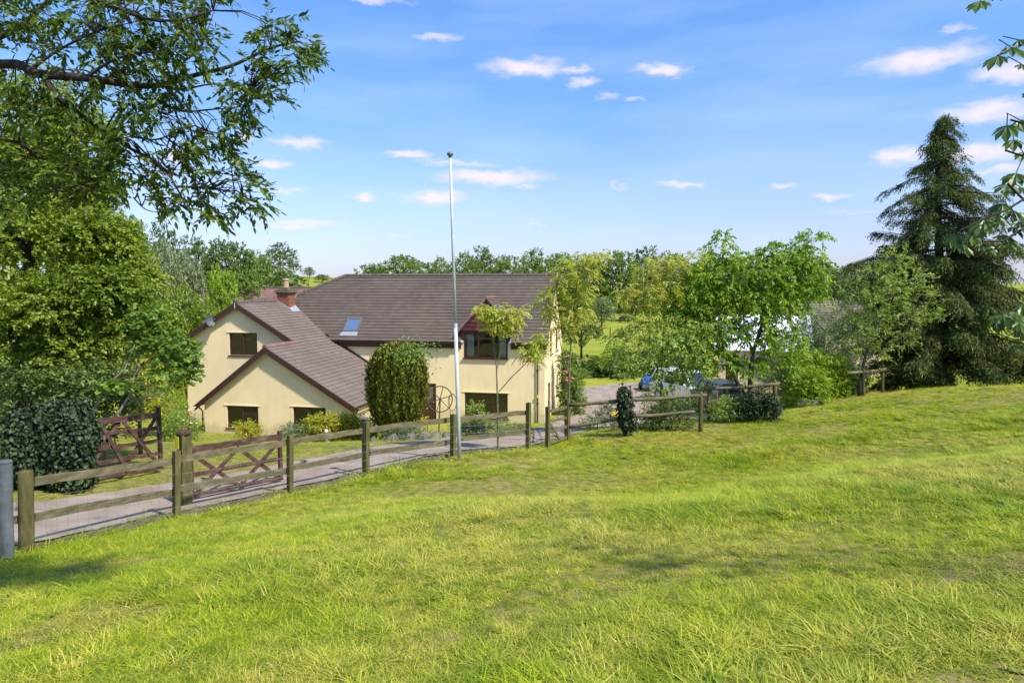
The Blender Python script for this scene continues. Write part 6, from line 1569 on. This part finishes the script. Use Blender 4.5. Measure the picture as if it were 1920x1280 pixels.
def car(name, label, loc, rz, pm, L=4.5, Wd=1.84, Hh=1.68, hood=.98, ws=(.30, .42), rear=(.93, .99)):
    """length along local x, nose at +x. ws and rear: where screen foot/top and tail top/foot fall along the length from the nose"""
    r = thing(name, label, 'car', loc, rz); X = lambda f: L / 2 - f * L
    sec = [(0.0, .42, .55, .60, .80), (.04, .30, .74, .78, .92), (.15, .24, hood - .06, hood - .05, .97), (ws[0], .24, hood, hood + .02, 1.0), (.6, .22, hood + .04, hood + .05, 1.0), (.90, .26, hood + .05, hood + .06, .98), (.97, .36, hood, hood + .02, .95), (1.0, .45, hood - .12, hood - .08, .90)]
    mb = MB(); n = 10
    for f, zb, zs, zt, wf in sec:
        w = Wd / 2 * wf; ring = [(w * .88, zb), (w, zb + .16), (w * 1.01, (zb + zs) / 2), (w * .97, zs), (w * .86, zt), (-w * .86, zt), (-w * .97, zs), (-w * 1.01, (zb + zs) / 2), (-w, zb + .16), (-w * .88, zb)]
        mb.v += [(X(f), y, z) for y, z in ring]
    for i in range(len(sec) - 1):
        for k in range(n): mb.f.append((i * n + k, i * n + (k + 1) % n, (i + 1) * n + (k + 1) % n, (i + 1) * n + k))
    mb.f.append(tuple(range(n))[::-1]); o = (len(sec) - 1) * n; mb.f.append(tuple(range(o, o + n)))
    body = mb.build('body', pm, r, smooth=True, bevel=.02)
    zb = hood + .02; w0, w1 = Wd / 2 * .88, Wd / 2 * .70
    bx = (X(ws[0]), X(rear[1] - .02)); tx = (X(ws[1]), X(rear[0] - .02))
    g = MB(); g.hexa([(bx[1], -w0, zb), (bx[0], -w0, zb), (bx[0], w0, zb), (bx[1], w0, zb), (tx[1], -w1, Hh - .06), (tx[0], -w1, Hh - .06), (tx[0], w1, Hh - .06), (tx[1], w1, Hh - .06)]); g.build('glasshouse', M_carglass, r, bevel=.03)
    rf = MB(); rf.hexa([(tx[1] - .06, -w1 - .02, Hh - .075), (tx[0] + .05, -w1 - .02, Hh - .075), (tx[0] + .05, w1 + .02, Hh - .075), (tx[1] - .06, w1 + .02, Hh - .075), (tx[1] + .05, -w1 + .1, Hh), (tx[0] - .12, -w1 + .1, Hh), (tx[0] - .12, w1 - .1, Hh), (tx[1] + .05, w1 - .1, Hh)]); rf.build('roof', pm, r, bevel=.02)
    for sy in (-1, 1):
        for fb, ft in ((0, 0), (.36, .38), (.68, .68), (1, 1)):
            p = MB(); a = Vector((bx[0] + (bx[1] - bx[0]) * fb, sy * (w0 + .012), zb)); b = Vector((tx[0] + (tx[1] - tx[0]) * ft, sy * (w1 + .015), Hh - .06)); p.beam(a, b, .05, .09, up=(1, 0, 0)); p.build('pillar', pm, r)
        m_ = MB(); m_.ball((X(ws[0] + .07), sy * (Wd / 2 + .08), hood + .12), .11, 8, 6, (.6, 1, .7)); m_.build('mirror', pm, r, smooth=True)
        hl = MB(); hl.ball((X(.045), sy * Wd * .34, .72), .16, 10, 6, (.5, 1, .55)); hl.build('headlight', M_rim, r, smooth=True)
        tl_ = MB(); tl_.box(X(.995), X(.972), sy * Wd * .42 - .06, sy * Wd * .42 + .06, .78, hood + .08); tl_.build('tail_light', mat_plain('red_lens', (.25, .01, .01), rough=.2), r, bevel=.02)
        for f in (.19, .80):
            t_ = MB(); n = 20; rr_ = .34; yo = sy * (Wd / 2 - .10); prof = [(-.11, .22), (-.11, .31), (-.08, .34), (.08, .34), (.11, .31), (.11, .22)]
            for dy, q in prof: t_.v += [(X(f) + math.cos(6.2832 * k / n) * q, yo + dy, rr_ + math.sin(6.2832 * k / n) * q) for k in range(n)]
            for i in range(5):
                for k in range(n): t_.f.append((i * n + k, i * n + (k + 1) % n, (i + 1) * n + (k + 1) % n, (i + 1) * n + k))
            wh = t_.build('wheel', M_tyre, r, smooth=False); d = MB(); d.tube([(X(f), yo + sy * .05, rr_), (X(f), yo + sy * .10, rr_), (X(f), yo + sy * .115, rr_)], [.225, .22, .06], 16); d.build('rim', M_rim, wh)
    bp = MB(); bp.box(X(1.015), X(.96), -Wd * .45, Wd * .45, .38, .62); bp.build('bumper', M_black, r, bevel=.04)
    pl = MB(); pl.box(X(1.018), X(.985), -.26, .26, .74, .86); pl.build('number_plate', mat_plain('yellow_plate', (.6, .48, .03)), r)
    return r


p = ground(1340, 38.2); p.z += .04
car('parked_car', 'dark grey estate car parked behind the pole fence, tail towards us', p, math.radians(97), paint('dark_grey_paint', (.075, .07, .068), .1), Hh=1.72)
p = ground(1284, 41.5); p.z += .04
car('parked_car', 'pale silver car parked left of the dark grey car', p, math.radians(-62), paint('silver_paint', (.72, .72, .72), .15), L=4.7, Wd=1.9, Hh=1.95, hood=1.12, ws=(.2, .34))
# bundle under a blue sheet
p = ground(1216, 47); tb = thing('covered_trailer', 'small trailer under a blue sheet at the back of the yard', 'trailer', p)
mb = MB(); rr = random.Random(2); n = 12; rows = []
for j in range(7):
    for k in range(n):
        a = 6.2832 * k / n; q = math.cos(j / 6 * 1.4); mb.v.append((p.x + math.cos(a) * .62 * q + rr.uniform(-.03, .03), p.y + math.sin(a) * .9 * q, p.z + .45 + .55 * math.sin(j / 6 * 1.5) + rr.uniform(-.03, .03)))
for j in range(6):
    for k in range(n): mb.f.append((j * n + k, j * n + (k + 1) % n, (j + 1) * n + (k + 1) % n, (j + 1) * n + k))
mb.f.append(tuple(6 * n + k for k in range(n))); part('sheet', mb, mat_plain('blue_sheet', (.02, .10, .45), rough=.5), tb, smooth=True)
mb = MB(); mb.box(p.x - .55, p.x + .55, p.y - .8, p.y + .8, p.z + .3, p.z + .5); part('bed', mb, M_galv, tb)
for sx in (-1, 1):
    mb = MB(); mb.tube([(p.x + sx * .5, p.y, p.z + .28), (p.x + sx * .66, p.y, p.z + .28)], .28, 14); part('wheel', mb, M_tyre, tb)

# ================================================================== garden ornaments
# wagon wheel on its post
Yw = 28.2; c = at(825, 748, Yw); s = Yw / FPX; R = 24.5 * s; base = ground(822, Yw); M_iron = mat_plain('rusty_iron', (.10, .062, .045), rough=.8, var=.3)
ww = thing('wagon_wheel', 'old iron wheel with spokes mounted on a post against the wall', 'wheel', base); tilt = Vector((.96, .12, 0)).normalized()
mb = MB(); mb.tube([c + tilt * (math.cos(6.2832 * k / 40) * R * .95) + Vector((0, 0, math.sin(6.2832 * k / 40) * R)) for k in range(41)], .026, 6, cap=False); part('rim', mb, M_iron, ww)
for k in range(6):
    a = 6.2832 * k / 6 + .25; mb = MB(); mb.tube([c, c + tilt * (math.cos(a) * R * .95) + Vector((0, 0, math.sin(a) * R))], [.022, .016], 6); part('spoke', mb, M_iron, ww)
mb = MB(); mb.tube([c + Vector((0, -.09, 0)), c + Vector((0, .09, 0))], .06, 10); part('hub', mb, M_iron, ww)
mb = MB(); mb.tube([base - Vector((0, 0, .2)), c + Vector((0, .06, 0))], .03, 8); part('post', mb, M_iron, ww)
c = at(848, 754, 28.6); b0 = ground(846, 28.6); hc = thing('iron_hoop', 'thin iron hoop leaning beside the wagon wheel', 'hoop', b0)
mb = MB(); mb.tube([c + Vector((math.cos(6.2832 * k / 30) * .17, 0, math.sin(6.2832 * k / 30) * .36)) for k in range(31)], .016, 6, cap=False); part('hoop', mb, M_iron, hc)
mb = MB(); mb.tube([b0 - Vector((0, 0, .1)), c + Vector((-.12, 0, .3))], .014, 6); part('stake', mb, M_iron, hc)
# rockery stones
rr = random.Random(8)
for i, (px, py, w) in enumerate(((735, 822, 26), (770, 820, 24), (795, 806, 26), (815, 800, 22), (838, 806, 20), (858, 808, 18), (905, 806, 18), (940, 806, 16), (700, 818, 14), (975, 806, 12))):
    Y = 22.6 if px < 800 else 23.6; b_ = ground(px, Y); r0 = w / FPX * Y * .5; mb = MB(); mb.ball((0, 0, r0 * .3), r0, 9, 6, (1.2, .9, .75))
    mb.v = [(x * (1 + .22 * math.sin(i + x * 17 + z * 9)), y * (1 + .2 * math.sin(i * 2 + y * 13)), z * (1 + .2 * math.sin(x * 11 + i))) for x, y, z in mb.v]
    o = mb.build('rockery_stone', M_stone); o.location = b_ + Vector((0, 0, -.02)); o.rotation_euler = (0, 0, i * 1.3); tag(o, ('broad boulder at the left end of the rockery', 'boulder second from left in the rockery', 'boulder below the left rim of the wagon wheel', 'boulder right under the wagon wheel', 'stone just left of the flagpole', 'stone hidden behind the flagpole', 'stone under the wide ground floor window', 'small stone right of the wide ground floor window', 'small stone below the rounded conifer', 'small stone at the right end of the garden edge')[i], 'stone', 'rockery stones along the drive')
# white stone ornament by the yellow shrub
p = ground(612, 23.8); orn = thing('garden_ornament', 'small white stone ornament in front of the yellow shrub', 'ornament', p); t = at(612, 800, 23.8); h = max(.5, t.z - p.z)
mb = MB(); mb.tube([p, p + Vector((0, 0, h * .4)), p + Vector((0, 0, h * .45)), p + Vector((0, 0, h * .65))], [.08, .04, .065, .06], 10); part('pedestal', mb, M_stone, orn)
mb = MB(); mb.ball(p + Vector((0, 0, h * .72)), .075, 10, 7); part('ball', mb, mat_plain('white_stone', (.62, .58, .54), rough=.8), orn, smooth=True)
# grey planter by the short pole fence
p = ground(1520, 26.2); q = at(1520, 733, 26.2); pl_ = thing('stone_planter', 'grey rectangular trough planter at the edge of the field', 'planter', p); zt_ = p.z + .30
mb = MB()
for x0, x1, y0, y1 in ((-.46, .46, -.26, -.21), (-.46, .46, .21, .26), (-.46, -.41, -.21, .21), (.41, .46, -.21, .21)): mb.box(p.x + x0, p.x + x1, p.y + y0, p.y + y1, p.z - .1, zt_)
part('trough', mb, mat_plain('grey_trough', (.23, .22, .19), rough=.8), pl_, bevel=.01)
mb = MB(); mb.box(p.x - .41, p.x + .41, p.y - .21, p.y + .21, zt_ - .12, zt_ - .05); part('soil', mb, mat_plain('soil', (.05, .035, .025), rough=1), pl_)

# ================================================================== grass
def tuft(name, rg, n, rad, h, w, lean, mat_, seg=3, straw=False):
    """a tuft of curved blades"""
    a = rg.uniform(0, 6.2832, n); r = rad * np.sqrt(rg.uniform(0, 1, n)); P = np.stack([np.cos(a) * r, np.sin(a) * r, np.full(n, -.02)], 1)
    b = a + rg.normal(0, .9, n); out = np.stack([np.cos(b), np.sin(b), np.zeros(n)], 1); hh = h * rg.uniform(.5, 1.25, n); ln = lean * rg.uniform(.3, 1.5, n) * hh
    sd = np.stack([-np.sin(b), np.cos(b), np.zeros(n)], 1); Vs = []
    for i in range(seg + 1):
        t = i / seg; c = P + out * (ln * t * t)[:, None] + np.array((0, 0, 1)) * (hh * (t - .35 * lean * t * t))[:, None]; ww_ = w * (1 - t) ** .7 * rg.uniform(.8, 1.2, n)
        if i < seg: Vs += [c - sd * ww_[:, None] / 2, c + sd * ww_[:, None] / 2]
        else: Vs += [c]
    V = np.stack(Vs, 1).reshape(-1, 3); k = 2 * seg + 1; o = np.arange(n)[:, None] * k; Fq = np.concatenate([o + np.array((2 * i, 2 * i + 1, 2 * i + 3, 2 * i + 2))[None] for i in range(seg - 1)]); Ft = o + np.array((2 * seg - 2, 2 * seg - 1, 2 * seg))[None]
    return bpy.data.objects.new(name, np_mesh(name, V, [Fq, Ft], [mat_]))


def grass_mat(name, straw):
    m_, nt, b = new_mat(name); g = N(nt, 'ShaderNodeNewGeometry'); oi = N(nt, 'ShaderNodeObjectInfo')
    n1 = noise(nt, .42, 5, .62, 'World'); n2 = noise(nt, 2.3, 4, .6, 'World')
    f1 = ramp_(nt, n1.outputs['Fac'], [(.34, (0, 0, 0)), (.66, (1, 1, 1))])
    green = ramp_(nt, g.outputs['Random Per Island'], [(0, (0.192, 0.275, 0.009)), (0.35, (0.321, 0.403, 0.012)), (0.7, (0.472, 0.519, 0.020)), (1, (0.656, 0.606, 0.055))])
    lush = ramp_(nt, g.outputs['Random Per Island'], [(0, (0.122, 0.222, 0.007)), (0.6, (0.237, 0.350, 0.010)), (1, (0.402, 0.490, 0.020))])
    dry = ramp_(nt, g.outputs['Random Per Island'], [(0, (0.291, 0.340, 0.016)), (0.45, (0.460, 0.454, 0.053)), (0.8, (0.581, 0.477, 0.139)), (1, (0.660, 0.522, 0.254))])
    c = mixc_(nt, f1, lush, green); f2 = ramp_(nt, n2.outputs['Fac'], [(.53, (0, 0, 0)), (.68, (.7, .7, .7))])
    n3 = noise(nt, .30, 3, .5, 'World', (1, 1.2, 1)); f3 = ramp_(nt, n3.outputs['Fac'], [(.46, (0, 0, 0)), (.64, (.75, .75, .75))])
    c = mixc_(nt, f3, c, dry) if not straw else mixc_(nt, .6, c, dry)
    c = mixc_(nt, f2, c, dry)
    c = mixc_(nt, ramp_(nt, oi.outputs['Random'], [(.12, (.75, .75, .75)), (.30, (0, 0, 0))]), c, lush)
    c = mixc_(nt, ramp_(nt, oi.outputs['Random'], [(.80, (0, 0, 0)), (.96, (.7, .7, .7))]), c, dry)
    c = mixc_(nt, 1.0, c, ramp_(nt, oi.outputs['Random'], [(0, (.45, .52, .4)), (.4, (1, 1, 1)), (1, (1.12, 1.08, 1.05))]), 'MULTIPLY')
    nt.links.new(c, b.inputs['Base Color']); b.inputs['Roughness'].default_value = .5; b.inputs['Specular IOR Level'].default_value = .3
    tr = N(nt, 'ShaderNodeBsdfTranslucent'); nt.links.new(mixc_(nt, 1.0, c, (1.5, 1.5, .9), 'MULTIPLY'), tr.inputs['Color']); mx = N(nt, 'ShaderNodeMixShader'); mx.inputs[0].default_value = .35
    nt.links.new(b.outputs[0], mx.inputs[1]); nt.links.new(tr.outputs[0], mx.inputs[2]); nt.links.new(mx.outputs[0], nt.nodes['Material Output'].inputs['Surface'])
    return m_


G1 = grass_mat('grass_blades', False); G2 = grass_mat('dry_grass_blades', True)
rg = np.random.default_rng(77); tc_ = bpy.data.collections.new('grass_tufts')
tl_ = [tuft('tuft', rg, 46, .075, .060, .0066, 1.2, G1), tuft('tuft', rg, 44, .085, .075, .0068, 1.4, G1), tuft('tuft', rg, 42, .07, .08, .0066, 1.2, G1), tuft('tuft', rg, 44, .11, .06, .0066, 2.1, G1), tuft('tuft', rg, 44, .12, .045, .0056, 2.3, G2), tuft('tuft', rg, 9, .08, .15, .0040, .7, G2), tuft('tuft', rg, 44, .07, .10, .0070, 1.4, G1), tuft('tuft', rg, 70, .12, .05, .0060, 1.2, G1)]
def rosette(name, n, L, W, mat_):
    a = rg.uniform(0, 6.2832, n); T = np.stack([np.cos(a), np.sin(a), rg.uniform(.15, .9, n)], 1); s = rg.uniform(.6, 1.2, n)
    V, F = leaf_geo(np.zeros((n, 3)) + np.array((0, 0, .01)), T, np.tile(np.array((0, 0, 1.0)), (n, 1)), L * s, W * s, 'blade', .1, .25); return bpy.data.objects.new(name, np_mesh(name, V, F, [mat_]))


L_weed = leaf_mat('weed_leaves', [(.13, .20, .02), (.19, .27, .03), (.26, .34, .06)], trans=.4)
tl_ += [rosette('tuft', 10, .075, .032, L_weed)]
for i, o in enumerate(tl_): o.name = 'tuft_%02d' % i; tc_.objects.link(o)


def vnoise(x, y, s, sd):
    r_ = np.random.default_rng(sd); a = r_.uniform(0, 6.28, 8); k = r_.normal(0, 1, (8, 2)) * s; return sum(np.sin(x * k[i, 0] + y * k[i, 1] + a[i]) for i in range(8)) / 4


# points: dense near the eye, thinning away but with larger tufts
PX = []; 
def scatter(n, x0, x1, y0, y1, keep, smin, smax, dry=0.0):
    x = rg.uniform(x0, x1, n); y = rg.uniform(y0, y1, n); k = keep(x, y); x, y = x[k], y[k]
    PX.append((x, y, rg.uniform(smin, smax, len(x))))


infield = lambda m_: (lambda x, y: (field_side(x, y) > m_) & (np.abs(x) < 2.2 + y * .95))
scatter(22000, -7, 7, 1.2, 6, infield(.0), .8, 1.25)
scatter(40000, -11, 13, 6, 13, infield(.0), .85, 1.3)
scatter(38000, -12, 24, 13, 22, infield(.0), 1.0, 1.5)
scatter(17000, -2, 34, 22, 33, infield(.0), 1.1, 1.7)
nearf = lambda x, y: (field_side(x, y) > -.35) & (field_side(x, y) < .45) & (x < 9)
scatter(26000, -9, 9, 8, 24, nearf, 1.0, 2.6)
drx = np.array(fa + ne[::-1])


def in_poly(x, y, pl):
    c = np.zeros(x.shape, bool); n = len(pl)
    for i in range(n):
        x0, y0 = pl[i]; x1, y1 = pl[(i + 1) % n]
        if y1 == y0: continue
        c ^= ((y0 > y) != (y1 > y)) & (x < (x1 - x0) * (y - y0) / (y1 - y0) + x0)
    return c


drive_poly = list(map(tuple, A_[::4])) + list(map(tuple, B_[::-4]))
hp = [house.matrix_basis @ Vector(q) for q in ((-18.6, -3.4, 0), (-15.6, -3.4, 0), (-15.6, -6.2, 0), (-8, -6.2, 0), (-8, 0, 0), (0, 0, 0), (0, 7, 0), (-18.6, 7, 0))]
hp = [(q.x, q.y) for q in hp]
lawn = lambda x, y: (field_side(x, y) < -.3) & ~in_poly(x, y, drive_poly) & ~in_poly(x, y, hp)
scatter(26000, -18, 2, 12, 33, lawn, .45, .8)
scatter(9000, 1, 26, 21, 40, lawn, .8, 1.5)
scatter(14000, 0, 16, 20, 33, lawn, .9, 1.6)
x = np.concatenate([q[0] for q in PX]); y = np.concatenate([q[1] for q in PX]); sc = np.concatenate([q[2] for q in PX])
lush = vnoise(x, y, 1.1, 5); dryn = vnoise(x, y, .8, 9)
sc = sc * np.clip(np.exp(.38 * lush + .30 * vnoise(x, y, 3.2, 14)) - .22 * np.clip(dryn, 0, 2), .40, 1.75)
idx = rg.integers(0, 4, len(x)); u = rg.uniform(0, 1, len(x)); isf = field_side(x, y) > -.4
idx = np.where((dryn > .35) & (u < .5) & isf, 4, idx); idx = np.where((u > .99) & isf, 5, idx); idx = np.where((u > .66) & (u < .672) & isf & (lush > -.2), 8, idx); pass; idx = np.where((lush > .55) & (u < .35) & isf, 6, idx); idx = np.where(~isf & (y > 12) & (x < 2), 7, idx)
kk = (dryn > .40) & (u > .50 - .12 * (x > 2)) & isf & (vnoise(x, y, 2.0, 21) > -.1); x, y, sc, idx = x[~kk], y[~kk], sc[~kk], idx[~kk]        # worn, thin patches
z = hgt(x, y); pm_ = bpy.data.meshes.new('grass'); pm_.vertices.add(len(x)); pm_.vertices.foreach_set('co', np.stack([x, y, z], 1).astype(np.float32).ravel())
for nm, ty, dat in (('rot', 'FLOAT_VECTOR', np.stack([rg.normal(0, .12, len(x)), rg.normal(0, .12, len(x)), rg.uniform(0, 6.2832, len(x))], 1)), ('sc', 'FLOAT', sc), ('idx', 'INT', idx)):
    at_ = pm_.attributes.new(nm, ty, 'POINT'); at_.data.foreach_set('vector' if ty == 'FLOAT_VECTOR' else 'value', np.asarray(dat, dtype=np.int32 if ty == 'INT' else np.float32).ravel())
go = link_mesh('grass', pm_); tag(go, 'long rough meadow grass covering the sloping field', 'grass', kind='stuff')
ng = bpy.data.node_groups.new('grass_scatter', 'GeometryNodeTree'); ng.interface.new_socket('Geometry', in_out='INPUT', socket_type='NodeSocketGeometry'); ng.interface.new_socket('Geometry', in_out='OUTPUT', socket_type='NodeSocketGeometry')
gi = ng.nodes.new('NodeGroupInput'); gout = ng.nodes.new('NodeGroupOutput'); ci = ng.nodes.new('GeometryNodeCollectionInfo'); ci.inputs['Collection'].default_value = tc_; ci.inputs['Separate Children'].default_value = True; ci.inputs['Reset Children'].default_value = True
ip = ng.nodes.new('GeometryNodeInstanceOnPoints'); ip.inputs['Pick Instance'].default_value = True


def attr(nm, ty):
    n = ng.nodes.new('GeometryNodeInputNamedAttribute'); n.data_type = ty; n.inputs['Name'].default_value = nm; return [o for o in n.outputs if o.enabled][0]


ng.links.new(gi.outputs[0], ip.inputs['Points']); ng.links.new(ci.outputs[0], ip.inputs['Instance']); ng.links.new(attr('idx', 'INT'), ip.inputs['Instance Index']); ng.links.new(attr('rot', 'FLOAT_VECTOR'), ip.inputs['Rotation']); ng.links.new(attr('sc', 'FLOAT'), ip.inputs['Scale']); ng.links.new(ip.outputs[0], gout.inputs[0])
gm_ = go.modifiers.new('grass', 'NODES'); gm_.node_group = ng
print('tufts', len(x), 'tris', sum(len(o.data.loop_triangles) or sum(len(p.vertices) - 2 for p in o.data.polygons) for o in bpy.data.objects if o.type == 'MESH'))
